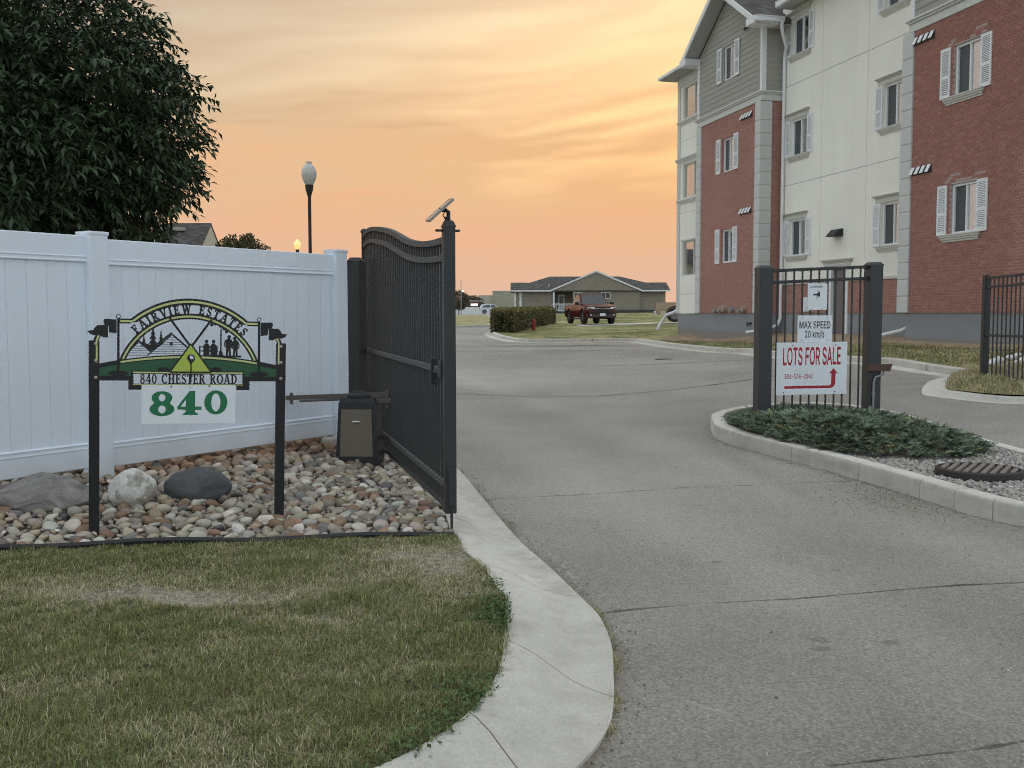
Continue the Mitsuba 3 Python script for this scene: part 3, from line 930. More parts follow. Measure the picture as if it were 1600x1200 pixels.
# ------------------------------------------------------------------ the island
isl_pts = [(2.30, 11.6), (2.40, 11.05), (2.64, 10.4), (2.90, 9.6), (3.11, 8.75), (3.29, 8.0), (3.42, 7.45), (3.62, 7.08), (4.1, 6.7), (4.8, 6.5), (5.2, 6.9), (5.1, 8.0), (4.97, 9.0), (4.90, 10.2), (4.87, 11.3), (4.82, 12.4), (4.55, 13.25),
           (3.9, 13.75), (3.1, 13.5), (2.5, 12.7)]
ring = smooth_line([isl_pts[-1]] + isl_pts + [isl_pts[0], isl_pts[1]], 0.08)
s0 = int(np.argmin(np.linalg.norm(ring - isl_pts[0], axis=1)[:20]))
ring = smooth_line(isl_pts + [isl_pts[0]], 0.08)
island_poly = Polygon(ring).buffer(0)
kerb = struct('island_kerb')
K_PROF = [(0.0, -0.10), (0.0, 0.125), (0.012, 0.148), (0.035, 0.158), (0.150, 0.155), (0.155, 0.15), (0.155, -0.10)]
dl = np.r_[0, np.cumsum(np.linalg.norm(np.diff(ring, axis=0), axis=1))]
stops = [0, 1.62, 2.75, 3.62, 4.05, 4.45, 5.6, 7.2, 9.0, 10.8, 12.6, 14.4, 16.2, dl[-1]]
for a, b in zip(stops[:-1], stops[1:]):
    if b > dl[-1] or a >= dl[-1] - 0.2:
        b = dl[-1]
    s = np.linspace(a + 0.004, b - 0.004, max(4, int((b - a) / 0.07)))
    ln = np.stack([np.interp(s, dl, ring[:, 0]), np.interp(s, dl, ring[:, 1])], 1)
    part(kerb, 'section', sweep_open(ln, K_PROF, road_z), 'mat_concrete', 30)
    if b >= dl[-1]:
        break
isl_in = island_poly.buffer(-0.15)
isl_z = lambda p: road_z(p) + 0.125
whole(struct('gravel_bed'), sheet(isl_in, 0.2, isl_z), 'mat_soil', True)
rng = np.random.default_rng(77)
ICO0 = np.array(trimesh.creation.icosphere(subdivisions=0).vertices)
ICOF = np.array(trimesh.creation.icosphere(subdivisions=0).faces)
chips = [ICO0 * np.random.default_rng(s).uniform(0.45, 1.0, 3) * (1 + np.random.default_rng(s + 40).normal(0, 0.14, (12, 1))) for s in range(16)]
x0, y0, x1, y1 = isl_in.bounds
gp = np.column_stack([rng.uniform(x0, x1, 60000), rng.uniform(y0, y1, 60000)])
gp = gp[shapely.contains_xy(isl_in, gp[:, 0], gp[:, 1]) & (gp[:, 1] < 10.6)]
gp = gp[(np.hypot(gp[:, 0] - 3.87, gp[:, 1] - 8.42) > 0.36)][:17000]
n = len(gp)
gr = rng.uniform(0.010, 0.024, n)
gcols = np.array([(0.42, 0.40, 0.37), (0.50, 0.48, 0.45), (0.30, 0.285, 0.27), (0.36, 0.31, 0.26), (0.22, 0.21, 0.20), (0.44, 0.385, 0.32), (0.15, 0.14, 0.135)])[rng.choice(7, n, p=[.24, .2, .18, .13, .1, .1, .05])] * rng.uniform(0.8, 1.2, (n, 1))
gm, gc = many(chips, ICOF, np.column_stack([gp, isl_z(gp) + rng.uniform(0.0, 0.018, n)]), gr, rot_mats(n, rng, 0.8), gcols, rng)
whole('gravel', gm, 'mat_vertex', False, color=gc)
labels['gravel'] = {'label': 'pale crushed gravel covering the island inside its kerb', 'category': 'gravel', 'kind': 'stuff'}

# cast iron lid standing on the gravel
lc = np.array([3.87, 8.42, float(isl_z(np.array([[3.87, 8.42]]))[0]) + 0.005])
k = thing('manhole_cover', 'round ribbed rusty brown iron cover lying on the island gravel', 'manhole lid')
rot = frame(lc, [math.cos(1.0), math.sin(1.0), 0], [-math.sin(1.0), math.cos(1.0), 0], [0, 0, 1])
part(k, 'rim', moved(lathe([(0, 0), (0.33, 0), (0.34, 0.01), (0.34, 0.058), (0.33, 0.066), (0.312, 0.067), (0.306, 0.045), (0, 0.045)], 48), rot), 'mat_cast_iron', 30)
for q in range(-4, 5):
    y = q * 0.066
    h = math.sqrt(0.295 ** 2 - y * y) - 0.012
    part(k, 'rib', moved(cbox(-h, h, y - 0.019, y + 0.019, 0.04, 0.072, 0.005), rot), 'mat_lid_rib', 30)

# juniper ground cover
rng = np.random.default_rng(31)
jun_poly = Polygon(smooth_line([(2.36, 11.7), (2.38, 11.15), (2.55, 10.55), (2.85, 9.75), (3.12, 9.25), (3.45, 9.08), (3.85, 9.05), (4.30, 9.22), (4.68, 9.75), (4.74, 10.6), (4.70, 11.5), (4.66, 12.3), (4.3, 12.9), (3.6, 13.2), (3.0, 13.0), (2.55, 12.4), (2.36, 11.7)], 0.1)).buffer(0)


def spray_set(n, rng):
    x0, y0, x1, y1 = jun_poly.bounds
    c = np.column_stack([rng.uniform(x0, x1, n * 2), rng.uniform(y0, y1, n * 2)])
    c = c[shapely.contains_xy(jun_poly.buffer(-0.12), c[:, 0], c[:, 1])]
    return c[:n]


def jun_height(c):
    d = shapely.distance(jun_poly.exterior, shapely.points(c[:, 0], c[:, 1]))
    fd_ = np.abs(-(c[:, 0] - 3.02) * math.sin(math.radians(10.5)) + (c[:, 1] - 12.33) * math.cos(math.radians(10.5)))
    return (1 - 0.55 * np.exp(-(fd_ / 0.55) ** 2)) * (0.045 + 0.115 * np.clip(d / 0.5, 0, 1) ** 0.7) * (0.65 + 0.75 * meshkit.fbm(np.column_stack([c * 2.2, 0 * c[:, 0]]), 3, 8))


c = spray_set(3600, rng)
hh = jun_height(c)
hh = hh * rng.uniform(0.35, 1.05, len(c)) ** 0.6
base = np.column_stack([c, isl_z(c) + hh])
vs, fs, cs, at = [], [], [], 0
cen = np.array([3.6, 11.0])
for k in range(len(c)):
    out = c[k] - cen
    ang = math.atan2(out[1], out[0]) + rng.normal(0, 0.9)
    el = rng.normal(0.16, 0.2)
    L = rng.uniform(0.11, 0.24)
    d = np.array([math.cos(ang) * math.cos(el), math.sin(ang) * math.cos(el), math.sin(el)])
    s = np.array([-math.sin(ang), math.cos(ang), rng.normal(0, 0.3)])
    up = np.cross(d, s)
    nn = 15
    t = np.linspace(0.1, 1, nn)
    stem = base[k] - d * L * 0.45 + np.outer(t * L, d) + np.outer(-0.05 * L * t * t, [0, 0, 1])
    tintk = np.array([0.140, 0.176, 0.124]) * rng.uniform(0.45, 1.5) + (np.array([0.07, 0.03, -0.02]) if rng.random() < 0.10 else 0)
    for sgn in (-1, 1):
        ln = (0.058 * (1.05 - 0.75 * t)) * rng.uniform(0.7, 1.2, nn)
        tip = stem + s * (sgn * ln)[:, None] * 0.8 + d * (ln * 0.75)[:, None] + up * rng.normal(0.1, 0.32, nn)[:, None] * ln[:, None]
        w = d * 0.0065
        tri = np.stack([stem - w, stem + w, tip], 1)
        vs.append(tri.reshape(-1, 3))
        fs.append(np.arange(nn * 3).reshape(-1, 3) + at)
        at += nn * 3
        cc = np.repeat(tintk[None] * (0.8 + 0.5 * t[:, None]), 3, 0).reshape(nn, 3, 3).transpose(0, 1, 2)
        cs.append(np.repeat((tintk[None] * (0.75 + 0.55 * t[:, None]))[:, None], 3, 1).reshape(-1, 3))
k = thing('juniper_shrub', 'low spreading dark green juniper covering the island around the sign fence', 'shrub')
part(k, 'foliage', trimesh.Trimesh(np.vstack(vs), np.vstack(fs), process=False), 'mat_vertex', False, color=np.vstack(cs))
stems = []
for q in range(34):
    a0 = cen + rng.normal(0, 0.5, 2)
    e0 = c[rng.integers(len(c))]
    za, ze = float(isl_z(a0[None])[0]), float(isl_z(e0[None])[0])
    stems.append(tube([(*a0, za), (*((a0 + e0) / 2), (za + ze) / 2 + 0.10), (*e0, ze + 0.07)], [0.012, 0.008, 0.003], 5))
part(k, 'stems', cat(stems), 'mat_bark', 40)

# ------------------------------------------------------------------ lawns and kerbs further off
R_PROF = [(0.0, -0.08), (0.0, 0.02), (0.16, 0.035), (0.24, 0.085), (0.28, 0.098), (0.40, 0.10), (0.40, -0.08)]


def kerb_run(name, line, prof, n_parts):
    kk = struct(name)
    L = resample(line, 60 * n_parts)
    for q in range(n_parts):
        seg = L[q * 60:(q + 1) * 60 + 1].copy()
        seg[0] += (seg[1] - seg[0]) * 0.15
        seg[-1] += (seg[-2] - seg[-1]) * 0.15
        part(kk, 'section', sweep_open(seg[::3], prof, road_z), 'mat_concrete', 40)


# verge under the open gate leaf on the right; the kerb runs clockwise round it, so its grass lies to the right
v_line = smooth_line([(12.0, 20.3), (9.0, 18.7), (7.9, 17.95), (7.15, 17.2), (6.55, 16.2), (6.12, 15.25), (6.06, 14.85), (6.28, 14.45), (6.6, 14.1), (7.05, 13.85), (8.0, 13.55), (12.0, 13.0)], 0.12)
kerb_run('verge_kerb', v_line, R_PROF, 7)
verge_poly = Polygon(np.vstack([v_line, [(12, 13.0)]])).buffer(-0.33)
verge_poly = max(polys(verge_poly), key=lambda g: g.area)
verge_z = lambda p: road_z(p) + 0.095 + 0.10 * np.clip(shapely.distance(verge_poly.exterior, shapely.points(p[:, 0], p[:, 1])) / 0.8, 0, 1)
whole(struct('verge_lawn'), sheet(verge_poly, 0.25, verge_z), 'mat_lawn_dry', True)
# the lawn in front of the apartment building
b_line = smooth_line([(14.0, 12.0), (9.2, 14.4), (8.1, 16.0), (7.62, 17.4), (7.20, 19.5), (6.75, 22.5), (6.30, 26.3), (5.95, 28.6), (5.65, 31.0), (5.35, 34.5), (5.15, 38.0), (5.0, 40.4), (4.72, 41.2), (3.6, 41.1), (1.5, 40.6), (0.45, 40.7),
                      (-0.15, 42.3), (-0.85, 47.0), (-0.9, 53.0), (0.2, 62.0), (1.2, 72.0)], 0.25)
kerb_run('lawn_kerb', b_line[::-1], [(0.0, -0.08), (0.0, 0.12), (0.03, 0.14), (0.18, 0.14), (0.18, -0.08)], 14)
kerb_run('lawn_gutter_pan', b_line[::-1], [(-0.36, -0.06), (-0.36, 0.012), (-0.004, 0.016), (-0.004, -0.06)], 14)
lawn2 = Polygon(np.vstack([b_line, [(3.0, 140), (60, 140), (60, 12)]])).buffer(-0.17)
lawn2 = max(polys(lawn2), key=lambda g: g.area)
bw = [BO[:2] + BA[:2] * t for t in (-14, -8, -4, 0, 4, 8, 12, 15.5)]
bl_idx = resample(b_line, 26)
lawn2_z = rbf([(x, y, float(road_z(np.array([[x, y]]))[0]) + 0.13) for x, y in bl_idx] + [(x, y, 0.92) for x, y in bw] + [(8.3 + 1.2, 22, 0.92), (20, 30, 0.92), (4.7, 60, 0.90), (1.1, 53, 0.63), (0.1, 48.2, 0.56), (3.0, 72, 0.78), (9, 52, 0.92),
              (14, 60, 1.0), (14, 50, 0.95), (5, 90, 1.3), (0, 122, 1.5), (18, 122, 1.62), (40, 100, 1.5), (50, 20, 0.9), (3, 140, 1.45), (60, 140, 1.6), (60, 12, 0.8), (1.4, 63.6, 0.72)])
lawn2_far = lawn2_z
_bl = LineString(b_line)


def lawn2_z(p):
    p = np.asarray(p, float)
    d = shapely.distance(_bl, shapely.points(p[:, 0], p[:, 1]))
    w = np.exp(-(d / 1.3) ** 1.5)
    return w * (road_z(p) + 0.128) + (1 - w) * lawn2_far(p)


whole(struct('building_lawn'), sheet(lawn2, 0.7, lawn2_z), 'mat_lawn', True)
# bare soil along the wall foot and a gravel drive across the lawn
strip = Polygon([BO[:2] - BN[:2] * 0.55 + BA[:2] * -9, BO[:2] - BN[:2] * 0.6 + BA[:2] * 4, BO[:2] - BN[:2] * 0.42 + BA[:2] * 12, BO[:2] + BA[:2] * 15.6, BO[:2] + BN[:2] * 1.2 + BA[:2] * 15.6, BO[:2] + BN[:2] * 1.2 - BA[:2] * 9])
whole(struct('soil_strip'), sheet(strip, 0.5, lambda p: lawn2_z(p) + 0.012), 'mat_bare_soil', True)
drive = Polygon([(3.9, 56.6), (9.5, 57.0), (20, 58), (20, 66), (9, 64), (3.2, 62.5)])
whole(struct('gravel_drive'), sheet(drive, 1.5, lambda p: lawn2_z(p) + 0.02), 'mat_concrete', True)
left_strip = Polygon([(-9, 66.5), (-4.5, 66.6), (-1.5, 67.3), (-1.0, 69.5), (-1.2, 85), (-2.6, 108), (-4.2, 116), (-7, 112), (-9, 100)])
whole(struct('corner_lawn'), sheet(left_strip, 2.5, lambda p: road_z(p) + 0.13), 'mat_lawn_dry', True)
kerb_run('corner_kerb', np.array([(-9, 66.5), (-4.5, 66.6), (-1.5, 67.3), (-1.0, 69.5), (-1.2, 85), (-2.6, 108)]), [(-0.25, -0.08), (-0.25, 0.13), (0.05, 0.14), (0.05, -0.08)], 4)
yard = Polygon(np.vstack([[(-40, -2)], [(-7.2, 1.5)], [FENCE0 - FENCE_D * 3.6 + [-0.70, 0.42]], [FENCE0 + FENCE_D * 2.7 + [-0.60, 0.37]], [(-1.9, 10.4), (-1.75, 11.6), (-2.6, 15.5), (-5.2, 25), (-9.5, 42), (-12, 62), (-60, 64), (-60, -2)]])).buffer(0)
whole(struct('yard'), sheet(yard, 1.2, lambda p: road_z(p) + 0.2), 'mat_lawn', True)

# short grass standing on the verge and at the lawn edges, where single tufts still show
rng = np.random.default_rng(404)
vx = np.column_stack([rng.uniform(6.2, 9.0, 60000), rng.uniform(13.4, 19, 60000)])
vx = vx[shapely.contains_xy(verge_poly, vx[:, 0], vx[:, 1])][:14000]
gm, gc = blades(vx, verge_z(vx), rng.uniform(0.03, 0.09, len(vx)), rng.uniform(0.006, 0.012, len(vx)), grass_colors(np.clip(0.25 + 0.9 * meshkit.fbm(np.column_stack([vx * 1.3, 0 * vx[:, 0]]), 3, 2), 0, 1) ** 1.2, rng), rng, lean=0.8)
whole('verge_grass', gm, 'mat_vertex', False, color=gc)
labels['verge_grass'] = {'label': 'short straw coloured grass on the small verge by the right gate', 'category': 'grass', 'kind': 'stuff'}
t_ = rng.uniform(-5, 16, 60000)
o_ = rng.uniform(0.35, 4.6, 60000)
bx_ = np.column_stack([BO[0] + BA[0] * t_ - BN[0] * o_, BO[1] + BA[1] * t_ - BN[1] * o_])
bx_ = bx_[shapely.contains_xy(lawn2, bx_[:, 0], bx_[:, 1])][:30000]
dryb = np.clip(1.25 * meshkit.fbm(np.column_stack([bx_ * 0.8, 0 * bx_[:, 0]]), 4, 12) - 0.35, 0, 1)
gm, gc = blades(bx_, lawn2_z(bx_) - 0.004, rng.uniform(0.03, 0.08, len(bx_)), rng.uniform(0.010, 0.02, len(bx_)), grass_colors(dryb, rng), rng, lean=0.8)
whole('wall_grass', gm, 'mat_vertex', False, color=gc)
labels['wall_grass'] = {'label': 'short grass on the lawn strip along the apartment building', 'category': 'grass', 'kind': 'stuff'}

# round cover in the lane
mh = np.array([4.25, 27.4])
k = thing('manhole_cover', 'dark round iron cover set in the asphalt further up the lane', 'manhole cover')
whole(k, moved(lathe([(0, 0), (0.42, 0), (0.42, 0.012), (0, 0.014)], 32), frame([*mh, float(road_z(mh[None])[0]) - 0.002], [1, 0, 0], [0, 1, 0], [0, 0, 1])), 'mat_cast_iron', 30)

# ------------------------------------------------------------------ white vinyl fence
FM = frame([FENCE0[0], FENCE0[1], 0], [FENCE_D[0], FENCE_D[1], 0], [-FENCE_D[1], FENCE_D[0], 0], [0, 0, 1])   # x along, y away from the camera, z up
k = thing('privacy_fence', 'white vinyl privacy fence of vertical boards behind the address sign', 'fence')
PITCHF = 2.60
for n, (s, zb) in enumerate(((0, 0.27), (PITCHF, 0.30), (-PITCHF, 0.27))):
    part(k, 'post', moved(cat([cbox(s - 0.078, s + 0.078, -0.078, 0.078, zb - 0.25, 2.09, 0.006), cbox(s - 0.084, s + 0.084, -0.084, 0.084, 2.082, 2.108, 0.004),
                               hull([(s + sx * 0.082, sy * 0.082, 2.107) for sx in (-1, 1) for sy in (-1, 1)] + [(s + sx * 0.03, sy * 0.03, 2.114) for sx in (-1, 1) for sy in (-1, 1)])]), FM), 'mat_vinyl', 25)
for n in (0, -1):
    s0, s1 = n * PITCHF + 0.078, (n + 1) * PITCHF - 0.078

    def rail(z0, z1, beads):
        ms = [cbox(s0 - 0.02, s1 + 0.02, -0.030, 0.030, z0, z1, 0.005)]
        for z in beads:
            ms.append(cbox(s0 - 0.01, s1 + 0.01, -0.036, 0.0, z, z + 0.014, 0.005))
        return moved(cat(ms), FM)
    dz = 0.015 if n == -1 else 0.0
    part(k, 'rail', rail(1.868 + dz, 2.060 + dz, (1.868 + dz, 1.900 + dz)), 'mat_vinyl', 25)
    part(k, 'rail', rail(0.355 + dz, 0.540 + dz, (0.494 + dz, 0.526 + dz)), 'mat_vinyl', 25)
    nb = 16
    w = (s1 - s0) / nb
    for q in range(nb):
        a, b = s0 + q * w, s0 + (q + 1) * w
        pr = Polygon([(a + 0.0036, -0.016), (b - 0.0036, -0.016), (b - 0.0008, -0.0135), (b - 0.0008, 0.012), (a + 0.0008, 0.012), (a + 0.0008, -0.0135)])
        bm = trimesh.creation.extrude_polygon(pr, 1.34, engine='earcut')
        bm.apply_translation((0, 0, 0.53 + dz))
        part(k, 'board', moved(bm, FM), 'mat_vinyl', 25)
    part(k, 'backing', moved(box(s0, s1, 0.0135, 0.02, 0.52 + dz, 1.88 + dz), FM), 'mat_vinyl', False)

# ------------------------------------------------------------------ serif lettering for the address sign


def arc(cx, cy, rx, ry, a0, a1, n=24):
    t = np.radians(np.linspace(a0, a1, n))
    return [(cx + rx * math.cos(v), cy + ry * math.sin(v)) for v in t]


def stroke(pts, w):
    return LineString(pts).buffer(w / 2, cap_style=2, join_style=2)


def ring_shape(cx, cy, rx, ry, wx, wy):
    return Polygon(arc(cx, cy, rx, ry, 0, 360, 40)).difference(Polygon(arc(cx, cy, rx - wx, ry - wy, 0, 360, 40)))


def glyph(ch):
    """(shape, width) of one capital, one unit tall, with slab serifs."""
    S, t, h = 0.155, 0.065, 0.055
    stem = lambda x: sbox(x - S / 2, 0, x + S / 2, 1)
    ser = lambda x, y, w=0.34: sbox(x - w / 2, y, x + w / 2, y + h)
    if ch == 'I':
        return unary_union([stem(0.18), ser(0.18, 0), ser(0.18, 1 - h)]), 0.36
    if ch in 'EF':
        u = [stem(0.18), ser(0.18, 1 - h), sbox(0.1, 1 - t, 0.58, 1), sbox(0.51, 0.78, 0.58, 1), sbox(0.2, 0.49, 0.46, 0.49 + t), sbox(0.41, 0.40, 0.465, 0.65), ser(0.18, 0)]
        if ch == 'E':
            u += [sbox(0.1, 0, 0.60, t), sbox(0.53, 0, 0.60, 0.23)]
        return unary_union(u), 0.64
    if ch == 'A':
        return unary_union([stroke([(0.09, 0.0), (0.36, 1.0)], t), stroke([(0.40, 1.0), (0.66, 0.0)], S), sbox(0.18, 0.28, 0.6, 0.28 + t), ser(0.09, 0, 0.24), ser(0.66, 0, 0.30)]).intersection(sbox(-1, 0, 2, 1.0)), 0.80
    if ch == 'V':
        return unary_union([stroke([(0.12, 1.0), (0.40, 0.0)], S), stroke([(0.42, 0.0), (0.66, 1.0)], t), ser(0.12, 1 - h, 0.30), ser(0.66, 1 - h, 0.24)]).intersection(sbox(-1, 0, 2, 1.0)), 0.76
    if ch == 'W':
        return unary_union([stroke([(0.12, 1.0), (0.33, 0.0)], S), stroke([(0.35, 0.0), (0.52, 1.0)], t), stroke([(0.52, 1.0), (0.73, 0.0)], S), stroke([(0.75, 0.0), (0.94, 1.0)], t), ser(0.12, 1 - h, 0.28), ser(0.52, 1 - h, 0.22),
                            ser(0.94, 1 - h, 0.22)]).intersection(sbox(-1, 0, 2, 1.0)), 1.06
    if ch == 'R':
        return unary_union([stem(0.18), ser(0.18, 0), ser(0.14, 1 - h, 0.26), stroke([(0.18, 0.965)] + arc(0.34, 0.745, 0.20, 0.22, 90, -90, 16) + [(0.18, 0.525)], 0.075), stroke([(0.51, 0.9)] + arc(0.34, 0.745, 0.2, 0.22, 40, -40, 8), 0.12),
                            stroke([(0.36, 0.53), (0.64, 0.0)], S), ser(0.66, 0, 0.2)]).intersection(sbox(-1, 0, 2, 1.0)), 0.76
    if ch == 'S':
        return unary_union([stroke(arc(0.30, 0.735, 0.205, 0.225, 35, 270, 20), 0.085), stroke(arc(0.30, 0.265, 0.225, 0.225, 90, -150, 20), 0.085), stroke([(0.13, 0.66), (0.47, 0.37)], 0.15), sbox(0.45, 0.76, 0.505, 1.0), sbox(0.075, 0.0, 0.13, 0.25)]).intersection(sbox(-1, 0, 2, 1.0)), 0.60
    if ch == 'T':
        return unary_union([stem(0.33), ser(0.33, 0), sbox(0.02, 1 - t, 0.64, 1), sbox(0.02, 0.76, 0.085, 1), sbox(0.575, 0.76, 0.64, 1)]), 0.66
    if ch == 'C':
        return unary_union([stroke(arc(0.40, 0.5, 0.31, 0.455, 45, 315, 30), 0.085), stroke(arc(0.40, 0.5, 0.29, 0.42, 125, 235, 16), 0.14), sbox(0.58, 0.72, 0.645, 0.98), sbox(0.58, 0.06, 0.625, 0.22)]), 0.72
    if ch == 'H':
        return unary_union([stem(0.18), stem(0.62), ser(0.18, 0), ser(0.18, 1 - h), ser(0.62, 0), ser(0.62, 1 - h), sbox(0.18, 0.48, 0.62, 0.48 + t)]), 0.80
    if ch == 'O':
        return ring_shape(0.40, 0.5, 0.38, 0.5, 0.155, 0.075), 0.80
    if ch == 'D':
        return unary_union([stem(0.18), ser(0.14, 0, 0.26), ser(0.14, 1 - h, 0.26), Polygon([(0.18, 1)] + arc(0.30, 0.5, 0.42, 0.5, 90, -90, 24) + [(0.18, 0)]).difference(Polygon([(0.18, 0.93)] + arc(0.30, 0.5, 0.27, 0.43, 90, -90, 24) + [(0.18, 0.07)]))]), 0.76
    if ch == '8':
        return unary_union([ring_shape(0.30, 0.76, 0.215, 0.24, 0.10, 0.07), ring_shape(0.30, 0.27, 0.255, 0.27, 0.12, 0.07)]), 0.60
    if ch == '4':
        return unary_union([Polygon([(0.02, 0.24), (0.36, 1.0), (0.50, 1.0), (0.50, 0.0), (0.36, 0.0), (0.36, 0.24)]), sbox(0.3, 0.24, 0.62, 0.32)]).difference(Polygon([(0.12, 0.32), (0.36, 0.32), (0.36, 0.86)])), 0.66
    if ch == '0':
        return ring_shape(0.28, 0.5, 0.26, 0.5, 0.12, 0.07), 0.56
    return Polygon(), 0.42


def word(text, gap=0.06):
    out, x = [], 0.0
    for ch in text:
        g, w = glyph(ch)
        if not g.is_empty:
            out.append((affinity.translate(g, x, 0), x + w / 2, w))
        x += w + gap
    return out, x - gap


# ------------------------------------------------------------------ the address sign; drawing unit 1 = 0.845 mm, origin at the middle of the post tops
SU = 0.000845
sl, sr_ = np.array([-2.671, 6.449]), np.array([-1.571, 6.819])
sdir = (sr_ - sl) / np.linalg.norm(sr_ - sl)
tilt = -0.028
ux = np.array([sdir[0], sdir[1], tilt])
ux /= np.linalg.norm(ux)
nrm = np.array([-sdir[1], sdir[0], 0])       # away from the camera
uz = np.cross(ux, nrm)
so = np.array([*((sl + sr_) / 2 + sdir * 0.036), 1.318])
SM = frame(so, ux * SU, uz * SU * 1.03, -nrm)        # x right, y up (drawing units), z towards the camera (metres)


def plate(shape, z0, z1):
    m = extrude(shape, z1 - z0)
    m.apply_translation((0, 0, z0))
    return moved(m, SM)


def disc(cx, cy, r, n=40):
    return Polygon(arc(cx, cy, r, r, 0, 360, n))


def sector(r0, r1, cy, ymin):
    return disc(0, cy, r1, 160).difference(disc(0, cy, r0, 160)).intersection(sbox(-900, ymin, 900, 900))


def mirror(s):
    return affinity.scale(s, -1, 1, origin=(0, 0))


CY = -329            # centre of the arches
sign_key = thing('address_sign', 'black metal address sign with green hill and arch lettering on two posts', 'sign')
Y = lambda y: 404 - y   # from the drawing's downward rows
arch_out = sector(608, 656, CY, Y(262))
arch_in = sector(503, 545, CY, Y(540))
hill_disc = disc(0, Y(495) - 2985, 2985, 900)
hill = hill_disc.intersection(sbox(-686, Y(690), 686, Y(480)))
shoulders = [sbox(-520, Y(272), -425, Y(236)), sbox(425, Y(272), 520, Y(236))]
strip = sbox(-690, Y(575), -655, Y(395)).union(Polygon([(-690, Y(400)), (-655, Y(400)), (-640, Y(372)), (-625, Y(352)), (-640, Y(335)), (-665, Y(352)), (-684, Y(378))]))
pole = unary_union([sbox(-524, Y(640), -506, Y(238)), ring_shape(-515, Y(222), 17, 17, 6, 6)])
flag = unary_union([Polygon([(-527, Y(243)), (-560, Y(243)), (-600, Y(240)), (-619, Y(247)), (-619, Y(270)), (-607, Y(290)), (-585, Y(290)), (-580, Y(340)), (-527, Y(345))]),
                    Polygon([(-588, Y(280)), (-620, Y(287)), (-660, Y(288)), (-678, Y(302)), (-690, Y(325)), (-735, Y(329)), (-712, Y(352)), (-690, Y(362)), (-650, Y(362)), (-620, Y(376)), (-588, Y(378))])])
cups = Polygon(arc(-515, Y(637), 72, 20, 0, 360, 30))
base_bar = sbox(-690, Y(690), 690, Y(640)).union(sbox(-445, Y(757), -345, Y(680))).union(sbox(345, Y(757), 445, Y(680)))
tri = Polygon([(5, Y(418)), (152, Y(622)), (-142, Y(622))])
name_box = sbox(-422, Y(728), 402, Y(618))
name_open = sbox(-408, Y(712), 390, Y(640))
club = unary_union([stroke([(-152, Y(222)), (8, Y(440))], 17), Polygon(arc(-192, Y(610), 42, 22, 0, 360, 24))])
club2 = unary_union([stroke([(158, Y(228)), (5, Y(440))], 17), Polygon(arc(192, Y(606), 42, 22, 0, 360, 24))])
club, club2 = affinity.rotate(club, 0), club2
# little houses and spruces on the left
roof = lambda pts, w: stroke(pts, w)
h1 = [roof([(-300, Y(470)), (-140, Y(338)), (-10, Y(448))], 13), roof([(-310, Y(505)), (-140, Y(352))], 10)]
h2 = [roof([(-480, Y(520)), (-370, Y(397)), (-285, Y(475))], 12)]
sid = []
for y in range(372, 500, 17):
    wl = (y - 345) * 1.15
    sid.append(sbox(max(-140 - wl, -300), Y(y), min(-140 + wl, -30), Y(y - 4)))
for y in range(420, 520, 17):
    wl = (y - 398) * 0.92
    sid.append(sbox(-370 - wl, Y(y), min(-370 + wl, -300), Y(y - 4)))
sid.append(sbox(-150, Y(428), -128, Y(404)))


def spruce(x, top, bot, w):
    u = []
    n = 5
    for q in range(n):
        a = top + (bot - top) * q / n
        b = top + (bot - top) * (q + 1.35) / n
        ww = w * (q + 1.3) / n
        u.append(Polygon([(x, Y(a)), (x + ww, Y(min(b, bot))), (x - ww, Y(min(b, bot)))]))
    return unary_union(u)


trees = [spruce(-270, 268, 440, 40), spruce(-335, 352, 440, 26), spruce(-212, 312, 420, 26), Polygon([(-370, Y(400)), (-270, Y(430)), (-200, Y(420)), (-290, Y(475))])]


def figure(x, feet, h, lean=0, stride=1):
    """A standing figure seen from behind, as a cut-out."""
    s = h / 160.0
    u = [Polygon(arc(x + 6 * s * lean, Y(feet) + 147 * s, 13 * s, 14 * s, 0, 360, 20)),
         Polygon([(x - 22 * s, Y(feet) + 122 * s), (x - 8 * s, Y(feet) + 136 * s), (x + 10 * s, Y(feet) + 136 * s), (x + 24 * s, Y(feet) + 122 * s), (x + 20 * s, Y(feet) + 62 * s), (x - 18 * s, Y(feet) + 62 * s)]),
         Polygon([(x - 17 * s, Y(feet) + 66 * s), (x - 18 * s, Y(feet)), (x - 5 * s, Y(feet)), (x - 0 * s, Y(feet) + 50 * s), (x + 6 * s, Y(feet)), (x + 20 * s, Y(feet)), (x + 18 * s, Y(feet) + 66 * s)]),
         stroke([(x - 22 * s, Y(feet) + 122 * s), (x - 30 * s, Y(feet) + 90 * s), (x - 22 * s, Y(feet) + 66 * s)], 9 * s), stroke([(x + 22 * s, Y(feet) + 122 * s), (x + 31 * s, Y(feet) + 90 * s), (x + 24 * s, Y(feet) + 64 * s)], 9 * s)]
    return unary_union(u)


def sitter(x):
    return unary_union([Polygon(arc(x, Y(393), 13, 14, 0, 360, 20)), Polygon([(x - 25, Y(428)), (x - 10, Y(408)), (x + 10, Y(408)), (x + 25, Y(428)), (x + 23, Y(500)), (x - 23, Y(500))])])


